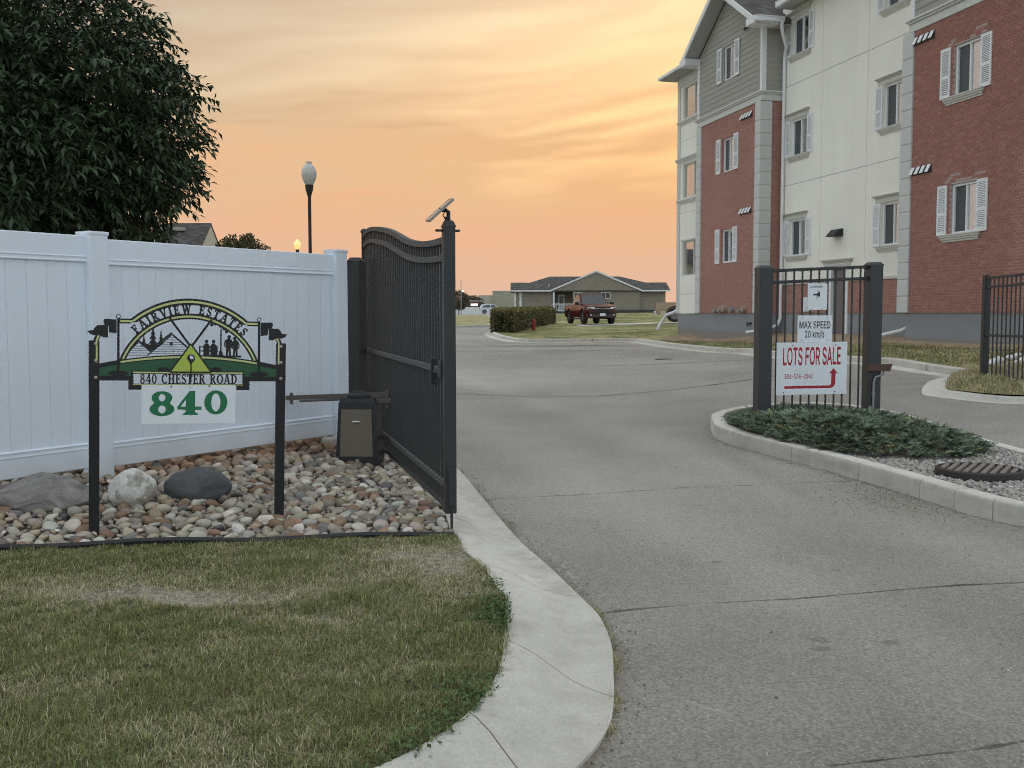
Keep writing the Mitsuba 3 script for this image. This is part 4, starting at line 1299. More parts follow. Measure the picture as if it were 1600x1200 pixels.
bench = [sbox(65, Y(438), 205, Y(430)), sbox(65, Y(470), 205, Y(460)), sbox(65, Y(500), 76, Y(428)), sbox(192, Y(500), 203, Y(428)), sitter(120), sitter(172)]
lampp = [sbox(221, Y(500), 233, Y(300)), sbox(206, Y(500), 248, Y(490)), sbox(213, Y(490), 241, Y(465)), stroke([(165, Y(268)), (200, Y(262)), (227, Y(290)), (255, Y(300)), (272, Y(318))], 7), disc(158, Y(268), 13), disc(185, Y(262), 10), disc(227, Y(272), 13), disc(268, Y(318), 12), disc(250, Y(300), 9)]
walkers = [figure(283, 503, 160, 1), figure(335, 506, 150, -1), stroke([(305, Y(420)), (318, Y(422))], 7)]
ground_line = [sbox(60, Y(512), 380, Y(496))]
inside = sector(0.01, 520, CY, Y(540))
scenery = unary_union([*h1, *h2, *sid, *trees, *bench, *lampp, *walkers, *ground_line]).intersection(unary_union([inside, sbox(-1, -1, 1, 1)]))
letters = []
wl_, total = word('FAIRVIEW ESTATES', 0.10)
A0, A1, R0, LH = 135.5, 44.0, 547, 60
for g, xc, w in wl_:
    f = xc / total
    ang = A0 + (A1 - A0) * f
    sc = LH
    gg = affinity.translate(g, -xc, 0)
    gg = affinity.scale(gg, sc * 1.02, sc, origin=(0, 0))
    gg = affinity.translate(gg, 0, R0)
    gg = affinity.rotate(gg, ang - 90, origin=(0, 0))
    letters.append(affinity.translate(gg, 0, CY).buffer(2.6, join_style=2))
wl2, tot2 = word('840 CHESTER ROAD', 0.075)
nm = unary_union([g for g, _, _ in wl2])
nm = affinity.translate(affinity.scale(nm, 712 / tot2, 70, origin=(0, 0)), -362, Y(711)).buffer(1.6, join_style=2)
black = unary_union([arch_out, arch_in, hill, *shoulders, strip, mirror(strip), pole, mirror(pole), flag, mirror(flag), base_bar, club, club2, tri.buffer(9), name_box, scenery]).difference(name_open)
part(sign_key, 'panel', plate(black.simplify(0.4), -0.002, 0.003), 'mat_sign_black', 20)
k2 = part(sign_key, 'lettering', plate(unary_union(letters), -0.0015, 0.0045), 'mat_sign_black', 20)
part(sign_key, 'lettering', plate(nm, -0.0015, 0.0045), 'mat_sign_black', 20)
yel = unary_union([sector(624, 640, CY, Y(256)), sector(516, 530, CY, Y(532)), sbox(-502, Y(262), -418, Y(247)), sbox(418, Y(262), 502, Y(247)), sbox(-672, Y(560), -660, Y(392)), sbox(660, Y(560), 672, Y(392)),
                   Polygon([(-672, Y(396)), (-660, Y(396)), (-648, Y(372)), (-632, Y(352)), (-640, Y(345)), (-660, Y(362))]), mirror(Polygon([(-672, Y(396)), (-660, Y(396)), (-648, Y(372)), (-632, Y(352)), (-640, Y(345)), (-660, Y(362))])),
                   disc(0, Y(505) - 2975, 2975, 900).difference(disc(0, Y(519) - 2975, 2975, 900)).intersection(sbox(-500, -200, 500, 200)), sbox(-412, Y(634), 394, Y(624)), sbox(-412, Y(722), 394, Y(716))])
yel = yel.difference(unary_union([tri.buffer(9), pole, mirror(pole), flag, mirror(flag), stroke([(-152, Y(222)), (8, Y(440))], 17), stroke([(158, Y(228)), (5, Y(440))], 17)]))
part(sign_key, 'yellow_trim', plate(yel, 0.0025, 0.0055), 'mat_sign_yellow', 20)
green = disc(0, Y(527) - 2985, 2985, 900).intersection(sbox(-650, Y(655), 650, Y(400))).difference(unary_union([tri.buffer(9), pole, mirror(pole), cups, mirror(cups), club, club2, name_box.buffer(2)]))
part(sign_key, 'green_hill', plate(green, 0.0025, 0.005), 'mat_sign_green', 20)
part(sign_key, 'tee_triangle', plate(tri.buffer(-3), 0.0025, 0.006), 'mat_sign_lime', 20)
part(sign_key, 'tee', plate(unary_union([disc(7, Y(520), 29), sbox(2, Y(700), 12, Y(545)), Polygon([(-8, Y(544)), (22, Y(544)), (7, Y(575))])]), 0.0055, 0.008), 'mat_sign_black', 20)
part(sign_key, 'ball_glint', plate(disc(13, Y(512), 15).intersection(disc(4, Y(522), 22)), 0.0075, 0.009), 'mat_sign_white', 20)
for sgn, base_xy, zb in ((-1, sl, 0.02), (1, sr_, 0.04)):
    # the posts lean with the sign
    x = sgn * 686.0
    topz = so + ux * SU * x
    foot = topz - uz * ((topz[2] - zb) / uz[2])
    PM = frame(foot, ux, nrm, uz)
    L = float((topz - foot) @ uz)
    post = moved(cbox(-0.030, 0.030, 0.004, 0.060, 0, L + 0.004, 0.004), PM)
    part(sign_key, 'post', post, 'mat_sign_black', 25)
    for v in (-20, -146, -273):
        b = so + ux * SU * (x + (14 if sgn < 0 else -2)) + uz * SU * v - nrm * 0.002
        part(sign_key, 'bolt', moved(lathe([(0, 0), (0.011, 0), (0.011, 0.004), (0.006, 0.009), (0, 0.010)], 12), frame(b, ux, uz, -nrm)), 'mat_steel', 30)
    pl = sbox(x - 36, Y(690), x + 36, Y(400))
    part(sign_key, 'mounting_plate', plate(pl, -0.004, 0.0020), 'mat_sign_black', 20)

k = thing('number_board', 'white board with big green house number 840 hanging under the address sign', 'sign')
brd = sbox(-350, Y(1008), 338, Y(722))
part(k, 'board', plate(brd, 0.006, 0.011), 'mat_sign_white', 20)
e8 = unary_union([Polygon(arc(0, 132, 75, 50, 0, 360, 40)), Polygon(arc(0, 48, 90, 52, 0, 360, 40)), sbox(-60, 60, 60, 125)]).difference(Polygon(arc(0, 133, 24, 27, 0, 360, 24))).difference(Polygon(arc(0, 46, 27, 29, 0, 360, 24)))
e4 = unary_union([Polygon([(-90, 42), (-90, 62), (0, 180), (40, 180), (40, 62), (88, 62), (88, 38), (40, 38), (40, 22), (62, 8), (62, 0), (-50, 0), (-50, 8), (-28, 22), (-28, 38)])]).difference(Polygon([(-66, 62), (-28, 62), (-28, 116)]))
e0 = Polygon(arc(0, 90, 86, 91, 0, 360, 48)).difference(Polygon(arc(0, 90, 34, 68, 0, 360, 40)))
nums = unary_union([affinity.translate(e8, -203, Y(948)), affinity.translate(e4, -2, Y(944)), affinity.translate(e0, 192, Y(940))])
part(k, 'lettering', plate(nums, 0.0105, 0.0125), 'mat_number_green', 20)
for bx_0, by_0 in ((-136, 742), (142, 737), (1, 750), (2, 960)):
    part(k, 'bolt', moved(lathe([(0, 0), (0.0055, 0), (0.0045, 0.004), (0, 0.005)], 10), frame(so + ux * SU * bx_0 + uz * SU * Y(by_0) - nrm * 0.011, ux, uz, -nrm)), 'mat_sign_black' if by_0 < 745 else 'mat_steel', 30)

# ------------------------------------------------------------------ the open gate leaf on the left
G0 = np.array([-1.553, 10.9, 0.0])
gd = np.array([0.2585, -0.966, 0.0])
GM = frame(G0, gd, [-gd[1], gd[0], 0], [0, 0, 1])      # x along the leaf from hinge to latch, y to the lane side
gate = thing('driveway_gate', 'tall black picket gate leaf with wavy top, swung open along the lane', 'gate')
TOPR = [(0.0, 2.35), (0.3, 2.37), (0.65, 2.365), (1.17, 2.325), (1.86, 2.249), (2.41, 2.165), (2.85, 2.095), (3.37, 2.04), (3.91, 2.008), (4.40, 2.0)]
MIDR = [(0.0, 2.222), (0.3, 2.240), (0.65, 2.232), (1.02, 2.2), (1.61, 2.142), (2.24, 2.05), (2.75, 1.972), (3.2, 1.922), (3.69, 1.889), (4.12, 1.874), (4.40, 1.874)]


def curved_rail(pts, hgt, dep):
    c = smooth_line(pts, 0.06)
    v, f = [], []
    for x, z in c:
        v += [(x, -dep / 2, z - hgt / 2), (x, dep / 2, z - hgt / 2), (x, dep / 2, z + hgt / 2), (x, -dep / 2, z + hgt / 2)]
    for q in range(len(c) - 1):
        for s in range(4):
            a, b = q * 4 + s, q * 4 + (s + 1) % 4
            f += [(a, b, b + 4), (a, b + 4, a + 4)]
    f += [(0, 2, 1), (0, 3, 2)]
    o = (len(c) - 1) * 4
    f += [(o, o + 1, o + 2), (o, o + 2, o + 3)]
    m = trimesh.Trimesh(np.array(v), np.array(f), process=False)
    m.fix_normals()
    return m


part(gate, 'top_rail', moved(curved_rail([(x, z - 0.022) for x, z in TOPR], 0.042, 0.044), GM), 'mat_lit_rail', False)
part(gate, 'rail', moved(curved_rail([(x, z - 0.005) for x, z in MIDR], 0.042, 0.044), GM), 'mat_lit_rail', False)
part(gate, 'rail', moved(cbox(0, 4.40, -0.022, 0.022, 1.105, 1.147, 0.004), GM), 'mat_lit_rail', 25)
part(gate, 'rail', moved(cbox(0, 4.40, -0.022, 0.022, 0.355, 0.397, 0.004), GM), 'mat_lit_rail', 25)
part(gate, 'bottom_rail', moved(cbox(0, 4.40, -0.018, 0.018, 0.218, 0.256, 0.004), GM), 'mat_gate_metal', 25)
part(gate, 'hinge_stile', moved(cat([cbox(-0.06, 0.0, -0.03, 0.03, 0.20, 2.36, 0.004), moved(lathe([(0.042, 0), (0.042, 0.012), (0.03, 0.035), (0, 0.045)], 16), frame([-0.03, 0, 2.36], [1, 0, 0], [0, 1, 0], [0, 0, 1]))]), GM), 'mat_gate_metal', 25)
part(gate, 'latch_post', moved(cat([cbox(4.40, 4.475, -0.038, 0.038, 0.205, 2.06, 0.005), hull([(4.44 + a * 0.042, b * 0.044, 2.055) for a in (-1, 1) for b in (-1, 1)] + [(4.44 + a * 0.025, b * 0.026, 2.095) for a in (-1, 1) for b in (-1, 1)]),
                                    cbox(4.425, 4.455, -0.085, 0.075, 2.025, 2.04, 0.004), cbox(4.46, 4.49, -0.02, 0.03, 0.255, 0.5, 0.003)]), GM), 'mat_gate_metal', 25)
npk = 41
tx, tz = np.array(TOPR)[:, 0], np.array(TOPR)[:, 1]
pk = smooth_line(TOPR, 0.05)
for q in range(npk):
    x = 0.05 + 0.106 * q
    zt = np.interp(x, pk[:, 0], pk[:, 1]) - 0.03
    part(gate, 'picket', moved(box(x - 0.0085, x + 0.0085, -0.0085, 0.0085, 0.235, zt), GM), 'mat_gate_metal', False)
part(gate, 'latch_box', moved(cat([cbox(3.97, 4.01, -0.04, 0.03, 1.02, 1.20, 0.006), cbox(4.03, 4.40, -0.032, -0.012, 1.10, 1.125, 0.003), cbox(4.30, 4.40, -0.05, 0.0, 1.08, 1.20, 0.006)]), GM), 'mat_black_plastic', 25)
part(gate, 'drop_rod', moved(cat([tube([(4.487, 0.0, 0.235), (4.487, 0.0, 0.05)], 0.009, 8), tube([(4.47, 0.0, 0.06), (4.47, 0.0, 0.24)], 0.006, 6)]), GM), 'mat_gate_metal', 30)

k = thing('gate_post', 'thick black square steel post between the white fence and the open gate', 'post')
gp0 = np.array([-1.545, 10.62])
part(k, 'post', moved(cbox(-0.076, 0.076, -0.076, 0.076, 0.0, 2.04, 0.006), frame([*gp0 + [-0.045, -0.12], 0], [FENCE_D[1], -FENCE_D[0] * 0.6, 0] / np.linalg.norm([FENCE_D[1], -FENCE_D[0] * 0.6]), [FENCE_D[0] * 0.6, FENCE_D[1], 0] / np.linalg.norm([FENCE_D[1], -FENCE_D[0] * 0.6]), [0, 0, 1])), 'mat_gate_metal', 25)
part(k, 'cap', moved(hull([(a * 0.078, b * 0.078, 2.038) for a in (-1, 1) for b in (-1, 1)] + [(a * 0.05, b * 0.05, 2.075) for a in (-1, 1) for b in (-1, 1)]), frame([*gp0 + [-0.045, -0.12], 0], [1, 0, 0], [0, 1, 0], [0, 0, 1])), 'mat_gate_metal', 35)
for zz_ in (0.45, 1.72):
    part(k, 'hinge', moved(cat([tube([(-0.03, -0.02, zz_ - 0.05), (-0.03, -0.02, zz_ + 0.05)], 0.022, 10), cbox(-0.15, -0.03, -0.04, 0.02, zz_ - 0.03, zz_ + 0.03, 0.005)]), GM), 'mat_gate_metal', 30)

# solar panel clamped on top of the gate's latch post
k = thing('solar_panel', 'small tilted solar panel mounted on top of the open gate', 'solar panel')
pc = np.array([-0.452, 6.62, 2.165])
px_ = np.array([0.74, 0.06, 0.67]); px_ /= np.linalg.norm(px_)
py_ = np.array([0.15, -0.985, -0.10]); py_ -= px_ * (py_ @ px_); py_ /= np.linalg.norm(py_)
pn = np.cross(px_, py_)
pn = pn if pn[2] > 0 else -pn
PMx = frame(pc + np.array([-0.012, 0, 0.0]), px_, np.cross(pn, px_), pn)
part(k, 'frame', moved(cat([cbox(-0.105, 0.105, -0.13, 0.13, -0.012, 0.0, 0.003), cbox(-0.105, 0.105, -0.13, -0.12, 0, 0.006, 0.002), cbox(-0.105, 0.105, 0.12, 0.13, 0, 0.006, 0.002), cbox(-0.105, -0.095, -0.12, 0.12, 0, 0.006, 0.002), cbox(0.095, 0.105, -0.12, 0.12, 0, 0.006, 0.002)]), PMx), 'mat_steel', 25)
part(k, 'cells', moved(box(-0.095, 0.095, -0.12, 0.12, -0.001, 0.003), PMx), 'mat_panel_dark', False)
part(k, 'bracket', cat([tube([(-0.405, 6.612, 2.09), (-0.405, 6.612, 2.15), (-0.425, 6.615, 2.165), (-0.462, 6.62, 2.165)], 0.014, 8), tube([(-0.425, 6.612, 2.16), (-0.44, 6.61, 2.13), (-0.42, 6.605, 2.10)], 0.004, 6), cbox(-0.428, -0.392, 6.59, 6.635, 2.085, 2.12, 0.004)]), 'mat_black_plastic', 30)

# gate operator
k = thing('gate_operator', 'black gate motor box with brownish metal door standing on the stones', 'gate operator')
oc = np.array([-1.375, 9.22, 0.15])
oa = math.radians(-4)
OM = frame(oc, [math.cos(oa), math.sin(oa), 0], [-math.sin(oa), math.cos(oa), 0], [0, 0, 1])


def taper_box(w0, w1, d0, d1, z0, z1, c):
    p = []
    for z, w, d in ((z0, w0, d0), (z1 - c * 2.2, w1, d1), (z1, w1 - c * 2.0, d1 - c * 2.0)):
        for sx in (-1, 1):
            for sy in (-1, 1):
                p += [(sx * (w / 2 - c), sy * d / 2, z), (sx * w / 2, sy * (d / 2 - c), z)]
    return hull(p)


part(k, 'housing', moved(taper_box(0.385, 0.335, 0.34, 0.28, 0.0, 0.60, 0.02), OM), 'mat_black_plastic', 35)
fr = [(-0.148, -0.1685, 0.085), (0.148, -0.1685, 0.085), (0.136, -0.1485, 0.505), (-0.136, -0.1485, 0.505)]
dn = np.array([0, -1, 0.047]); dn /= np.linalg.norm(dn)
part(k, 'door', moved(hull([np.array(p) + dn * 0.004 for p in fr] + [np.array(p) - dn * 0.02 for p in fr]), OM), 'mat_bronze_panel', 20)
part(k, 'handle', moved(cbox(-0.035, 0.035, -0.178, -0.155, 0.388, 0.402, 0.004), OM), 'mat_chrome', 25)
part(k, 'lock', moved(cat([moved(lathe([(0.0, 0), (0.017, 0), (0.017, 0.006), (0.010, 0.006), (0.009, 0.003), (0, 0.003)], 20), frame([0.01, -0.170, 0.045], [1, 0, 0], [0, 0.047, 1], [0, -1, 0.047]))]), OM), 'mat_chrome', 30)
part(k, 'pivot', moved(lathe([(0, 0.59), (0.13, 0.60), (0.13, 0.625), (0.07, 0.64), (0.06, 0.66), (0, 0.665)], 28), OM), 'mat_black_plastic', 35)
part(k, 'arm', cat([hull([(-2.02, 9.10, 0.735), (-2.02, 9.10, 0.775), (-1.12, 9.16, 0.755), (-1.12, 9.16, 0.80), (-2.02, 9.13, 0.735), (-2.02, 9.13, 0.775), (-1.12, 9.20, 0.755), (-1.12, 9.20, 0.80)]), tube([(-1.97, 9.11, 0.70), (-1.97, 9.11, 0.80)], 0.016, 8), tube([(-1.90, 9.12, 0.725), (-1.25, 9.16, 0.745)], 0.010, 6),
                   cbox(-1.22, -1.06, 9.15, 9.21, 0.70, 0.745, 0.006), tube([(-1.13, 9.18, 0.66), (-1.13, 9.18, 0.82)], 0.018, 8)]), 'mat_rust_steel', 30)
k = thing('utility_box', 'small black plastic box lying half buried in the river stones', 'utility box')
part(k, 'housing', moved(cat([cbox(-0.11, 0.11, -0.10, 0.10, 0.0, 0.075, 0.008)]), frame([-1.235, 8.28, 0.065], [0.95, 0.25, 0.08], [-0.25, 0.96, 0.06], [0, -0.08, 1])), 'mat_black_plastic', 25)
part(k, 'lid', moved(cbox(-0.085, 0.085, -0.075, 0.075, 0.074, 0.083, 0.004), frame([-1.235, 8.28, 0.065], [0.95, 0.25, 0.08], [-0.25, 0.96, 0.06], [0, -0.08, 1])), 'mat_sign_black', 25)
k = thing('concrete_block', 'pale concrete stub beside the gate motor box, against the fence end', 'concrete block')
whole(k, moved(lathe([(0, 0), (0.085, 0), (0.085, 0.17), (0.07, 0.19), (0.05, 0.19), (0.045, 0.12), (0, 0.12)], 20), frame([-1.72, 9.62, 0.16], [1, 0, 0], [0, 1, 0], [0, 0, 1])), 'mat_concrete', 30)

# ------------------------------------------------------------------ sign fence on the island
ic = np.array([3.02, 12.33, 0.0])
ia = math.radians(10.5)
ID = np.array([math.cos(ia), math.sin(ia), 0.0])
IU = np.array([math.cos(ia), math.sin(ia), 0.045])
IM = frame(ic, ID, [-ID[1], ID[0], 0], [0, 0, 1])
isf = thing('picket_fence', 'short black picket fence with thick posts holding three white signs', 'fence')
span = 1.43
SK = np.eye(4)
SK[2, 0] = 0.045
IMS = IM @ SK
for s, zt, lift in ((0.0, 2.04, 0.0), (span, 2.06, 0.03)):
    part(isf, 'post', moved(cat([cbox(s - 0.083, s + 0.083, -0.083, 0.083, 0.0, zt - 0.015 + lift, 0.006), hull([(s + a * 0.087, b * 0.087, zt - 0.02 + lift) for a in (-1, 1) for b in (-1, 1)] + [(s + a * 0.087, b * 0.087, zt + lift) for a in (-1, 1) for b in (-1, 1)] +
                                 [(s + a * 0.06, b * 0.06, zt + 0.03 + lift) for a in (-1, 1) for b in (-1, 1)])]), IM), 'mat_post_metal', 25)
for z in (1.985, 1.845, 0.235):
    part(isf, 'rail', moved(cbox(0.083, span - 0.083, -0.019, 0.019, z, z + 0.038, 0.004), IMS), 'mat_gate_metal', 25)
for q in range(11):
    x = 0.173 + 0.1085 * q
    part(isf, 'picket', moved(box(x - 0.0085, x + 0.0085, -0.0085, 0.0085, 0.15 if q in (4, 5) else 0.25, 2.0), IMS), 'mat_gate_metal', False)
for q in (0.083 + 0.02, span - 0.103):
    part(isf, 'bracket', moved(cat([cbox(q - 0.02, q + 0.02, -0.026, 0.026, 1.978, 2.03, 0.004), cbox(q - 0.02, q + 0.02, -0.026, 0.026, 1.838, 1.89, 0.004)]), IMS), 'mat_gate_metal', 25)

# card reader bracket and conduit on the right post
k = thing('reader_box', 'small brown slanted box fixed to the right post of the sign fence', 'box')
part(k, 'housing', moved(hull([(span - 0.12, -0.14, 0.80), (span + 0.17, -0.14, 0.79), (span + 0.20, -0.14, 0.88), (span - 0.12, -0.14, 0.87), (span - 0.12, -0.085, 0.80), (span + 0.17, -0.085, 0.79), (span + 0.20, -0.085, 0.88), (span - 0.12, -0.085, 0.87)]), IM), 'mat_brown_box', 20)
part(k, 'conduit', moved(tube([(span + 0.10, -0.115, 0.79), (span + 0.09, -0.11, 0.75), (span + 0.0, -0.10, 0.72), (span - 0.025, -0.10, 0.66), (span - 0.025, -0.10, 0.15)], 0.014, 8), IM), 'mat_conduit', 35)
part(k, 'coupling', moved(tube([(span - 0.025, -0.10, 0.50), (span - 0.025, -0.10, 0.53)], 0.021, 8), IM), 'mat_conduit', 35)

IX = np.linalg.inv(IM)


def sign_board(key, x0, x1, z0, z1, skew, y=-0.022, thick=0.006, round_=0.0):
    M = IM @ np.array([[1, 0, 0, x0], [0, 0, -1, y], [skew, 1, 0, z0], [0, 0, 0, 1.0]])
    s = sbox(0, 0, x1 - x0, z1 - z0)
    if round_:
        s = s.buffer(-round_).buffer(round_)
    part(key, 'board', moved(extrude(s, thick), M), 'mat_sign_white', 20)
    return M, x1 - x0, z1 - z0, thick


def put_text(key, M, text, x0, x1, z0, h, thick, mat, bold=True):
    m = meshkit.text_mesh(text, h, 0.0012, bold)
    b = m.bounds
    s = (x1 - x0) / (b[1, 0] - b[0, 0])
    m.apply_transform(np.array([[s, 0, 0, x0 - b[0, 0] * s], [0, 1, 0, z0], [0, 0, 1, thick - 0.0004], [0, 0, 0, 1.0]]))
    part(key, 'lettering', moved(m, M), mat, False)


def sign_bolts(key, M, pts, thick, r=0.009):
    for x, z in pts:
        part(key, 'bolt', moved(moved(lathe([(0, 0), (r, 0), (r * 0.8, 0.005), (0, 0.006)], 12), frame([x, z, thick - 0.0005], [1, 0, 0], [0, 1, 0], [0, 0, 1])), M), 'mat_rust_steel', 30)


k = thing('sale_sign', 'large white LOTS FOR SALE board with red bent arrow', 'sign')
M, w, h, th = sign_board(k, 0.165, 1.085, 0.512, 1.148, 0.005, y=-0.026)
put_text(k, M, 'LOTS FOR SALE', 0.083, 0.835, 0.365, 0.205, th, 'mat_sign_red')
put_text(k, M, '306-536-2541', 0.105, 0.475, 0.198, 0.055, th, 'mat_sign_red')
arrow = unary_union([sbox(0.105, 0.075, 0.70, 0.108), Polygon([(0.70, 0.075)] + [(0.70 + 0.07 * math.sin(a), 0.145 - 0.07 * math.cos(a)) for a in np.linspace(0, math.pi / 2, 12)] + [(0.77, 0.26), (0.715, 0.26), (0.715, 0.125), (0.70, 0.108)]), Polygon([(0.685, 0.255), (0.80, 0.255), (0.742, 0.318)])])
am = extrude(arrow, 0.0012)
am.apply_translation((0, 0, th - 0.0004))
part(k, 'arrow', moved(am, M), 'mat_sign_red', False)
sign_bolts(k, M, [(0.205, 0.60), (0.765, 0.60), (0.095, 0.028), (0.765, 0.033)], th)
k = thing('speed_sign', 'white MAX SPEED 20 km/h board, above the sale board', 'sign')
M, w, h, th = sign_board(k, 0.435, 0.885, 1.152, 1.474, 0.0, y=-0.018)
put_text(k, M, 'MAX SPEED', 0.022, 0.425, 0.165, 0.085, th, 'mat_sign_text')
put_text(k, M, '20 km/h', 0.095, 0.345, 0.055, 0.080, th, 'mat_sign_text')
sign_bolts(k, M, [(0.06, 0.29), (0.39, 0.29), (0.055, 0.02), (0.39, 0.02)], th, 0.007)
k = thing('warning_sign', 'small white WARNING camera surveillance notice at the top of the fence', 'sign')
M, w, h, th = sign_board(k, 0.560, 0.812, 1.540, 1.862, 0.0, y=-0.018, round_=0.015)
put_text(k, M, 'WARNING', 0.062, 0.190, 0.268, 0.026, th, 'mat_sign_text')
cam_icon = unary_union([Polygon([(0.029, 0.268), (0.052, 0.268), (0.0405, 0.292)]), Polygon([(0.085, 0.185), (0.115, 0.198), (0.155, 0.215), (0.160, 0.165), (0.115, 0.172)]), disc(0.085, 0.185, 0.013), sbox(0.142, 0.150, 0.152, 0.232), Polygon([(0.115, 0.235), (0.122, 0.238), (0.140, 0.200), (0.132, 0.198)]),
                        Polygon([(0.108, 0.142), (0.118, 0.138), (0.138, 0.175), (0.130, 0.18)])])
am = extrude(cam_icon, 0.0012)
am.apply_translation((0, 0, th - 0.0004))
part(k, 'camera_emblem', moved(am, M), 'mat_sign_text', False)
lines = unary_union([sbox(0.02, 0.122, 0.22, 0.127), sbox(0.03, 0.108, 0.21, 0.113)] + [sbox(0.03, z, 0.21, z + 0.0022) for z in (0.084, 0.074, 0.064, 0.054, 0.044)])
am = extrude(lines, 0.0008)
am.apply_translation((0, 0, th - 0.0003))
part(k, 'print', moved(am, M), 'mat_shutter_in', False)
sign_bolts(k, M, [(0.055, 0.012), (0.185, 0.012)], th, 0.007)

# ------------------------------------------------------------------ gate leaf on the right
r0 = np.array([7.285, 15.8, 0.0])
rd = np.array([0.125, -0.992, 0.0])
RM = frame(r0, rd, [-rd[1], rd[0], 0], [0, 0, 1])
g2 = thing('driveway_gate', 'black picket gate leaf standing open over the grass verge at the right edge', 'gate')
part(g2, 'stile', moved(cbox(-0.04, 0.04, -0.04, 0.04, 0.34, 2.08, 0.005), RM), 'mat_gate_metal', 25)
RT = [(0.0, 2.035), (0.8, 2.05), (1.6, 2.10), (2.4, 2.18), (3.2, 2.27), (4.0, 2.31)]
part(g2, 'top_rail', moved(curved_rail(RT, 0.038, 0.04), RM), 'mat_gate_metal', 35)
part(g2, 'rail', moved(curved_rail([(x, z - 0.14) for x, z in RT], 0.038, 0.04), RM), 'mat_gate_metal', 35)
for z in (1.14, 0.46):
    part(g2, 'rail', moved(cbox(0.04, 4.0, -0.02, 0.02, z, z + 0.036, 0.004), RM), 'mat_gate_metal', 25)
part(g2, 'bottom_rail', moved(cbox(0.04, 4.0, -0.018, 0.018, 0.345, 0.375, 0.004), RM), 'mat_gate_metal', 25)
pk = smooth_line(RT, 0.05)
for q in range(36):
    x = 0.115 + 0.107 * q
    part(g2, 'picket', moved(box(x - 0.0085, x + 0.0085, -0.0085, 0.0085, 0.36, np.interp(x, pk[:, 0], pk[:, 1])), RM), 'mat_gate_metal', False)

# ------------------------------------------------------------------ the apartment building
# local frame: x = t along the front (away from the camera), y = z up, z = depth into the building
AM = frame(BO, BA, [0, 0, 1], BN)
REC = 0.70
apt = thing('apartment_building', 'three storey apartment building of red brick, cream stucco and grey siding', 'building')
ST = (3.13, 5.97, 8.80)     # window sills of the three storeys
WH = 1.03


def wall(name, shape, r0, r1, mat, **kw):
    m = extrude(shape, r1 - r0)
    m.apply_translation((0, 0, r0))
    return part(apt, name, moved(m, AM), mat, False, **kw)


def abox(t0, t1, z0, z1, r0, r1, c=0.006):
    """A chamfered box in the building's own frame."""
    return moved(cbox(t0, t1, z0, z1, r0, r1, c), AM)


def moulding(t0, t1, z0, z1, out, rec, flip=False, ret=0.0):
    """A small cornice: steps that grow outwards towards the top (or the bottom)."""
    ms, n = [], 3
    for q in range(n):
        a, b = z0 + (z1 - z0) * q / n, z0 + (z1 - z0) * (q + 1) / n
        f = (q + 1) / n if not flip else (n - q) / n
        e = (out * f) * 0.9 + ret
        ms.append(moved(cbox(t0 + out * (1 - f), t1 - out * (1 - f), a + 0.0005, b, rec - out * f, rec, 0.004), AM))
    return cat(ms)


OPEN_R = [(-2.395, -1.52, s, s + WH + 0.01) for s in ST]
OPEN_L = [(9.09, 9.95, s - 0.04, s + WH - 0.02) for s in ST]
OPEN_S = [(5.83, 6.78, s, s + WH + 0.02) for s in ST] + [(1.22, 2.13, s, s + WH + 0.02) for s in ST]
OPEN_B = [(12.2, 15.0, 2.86, 4.14), (12.2, 15.0, 5.68, 6.92), (12.2, 15.0, 8.52, 9.70)]
DOOR = (3.64, 4.42, 0.95, 2.70)


def holes(shape, ops):
    return shape.difference(unary_union([sbox(o[0], o[2], o[1], o[3]) for o in ops]))


# walls
ROOF_Z = 10.25
wall('foundation', sbox(-9, 0.3, 0.0, 1.497), 0.03, 0.35, 'mat_foundation')
wall('foundation', sbox(0.0, 0.3, 7.26, 1.497).difference(sbox(DOOR[0], 0.3, DOOR[1], 1.6)), REC + 0.03, REC + 0.3, 'mat_foundation')
wall('foundation', sbox(7.26, 0.3, 11.93, 1.497), 0.03, 0.35, 'mat_foundation')
wall('foundation', sbox(11.93, 0.3, 15.40, 1.497), REC + 0.03, REC + 0.3, 'mat_foundation')
part(apt, 'foundation', moved(box(7.29, 7.5, 0.3, 1.497, 0.345, REC + 0.05), AM), 'mat_foundation', False)
wall('mortar_wall', holes(sbox(-4.6, 1.50, -0.13, 7.66), OPEN_R), 0.007, 0.25, 'mat_mortar')
wall('brick_wall', sbox(-9, 1.50, -4.605, 7.66), 0.0, 0.25, 'mat_brick_far')
wall('siding_wall', sbox(-9, 7.66, 0.0, 10.2), 0.03, 0.25, 'mat_siding')
wall('stucco_wall', holes(sbox(-0.1, 2.34, 7.40, 10.3), OPEN_S + [DOOR]), REC, REC + 0.25, 'mat_stucco')
wall('brick_wall', holes(sbox(-0.1, 1.50, 7.40, 2.338), [DOOR]), REC + 0.006, REC + 0.25, 'mat_brick_far')
wall('brick_wall', holes(sbox(7.58, 1.50, 11.60, 7.66), OPEN_L[:2]), 0.0, 0.25, 'mat_brick_far')
gable = Polygon([(7.26, 7.66), (11.93, 7.66), (11.93, 9.93), (9.595, 11.35), (7.26, 9.93)])
wall('siding_backing', holes(gable, OPEN_L[2:]), 0.035, 0.25, 'mat_siding')
wall('stucco_wall', holes(sbox(11.93, 1.50, 15.40, 10.2), OPEN_B), REC, REC + 0.25, 'mat_stucco')
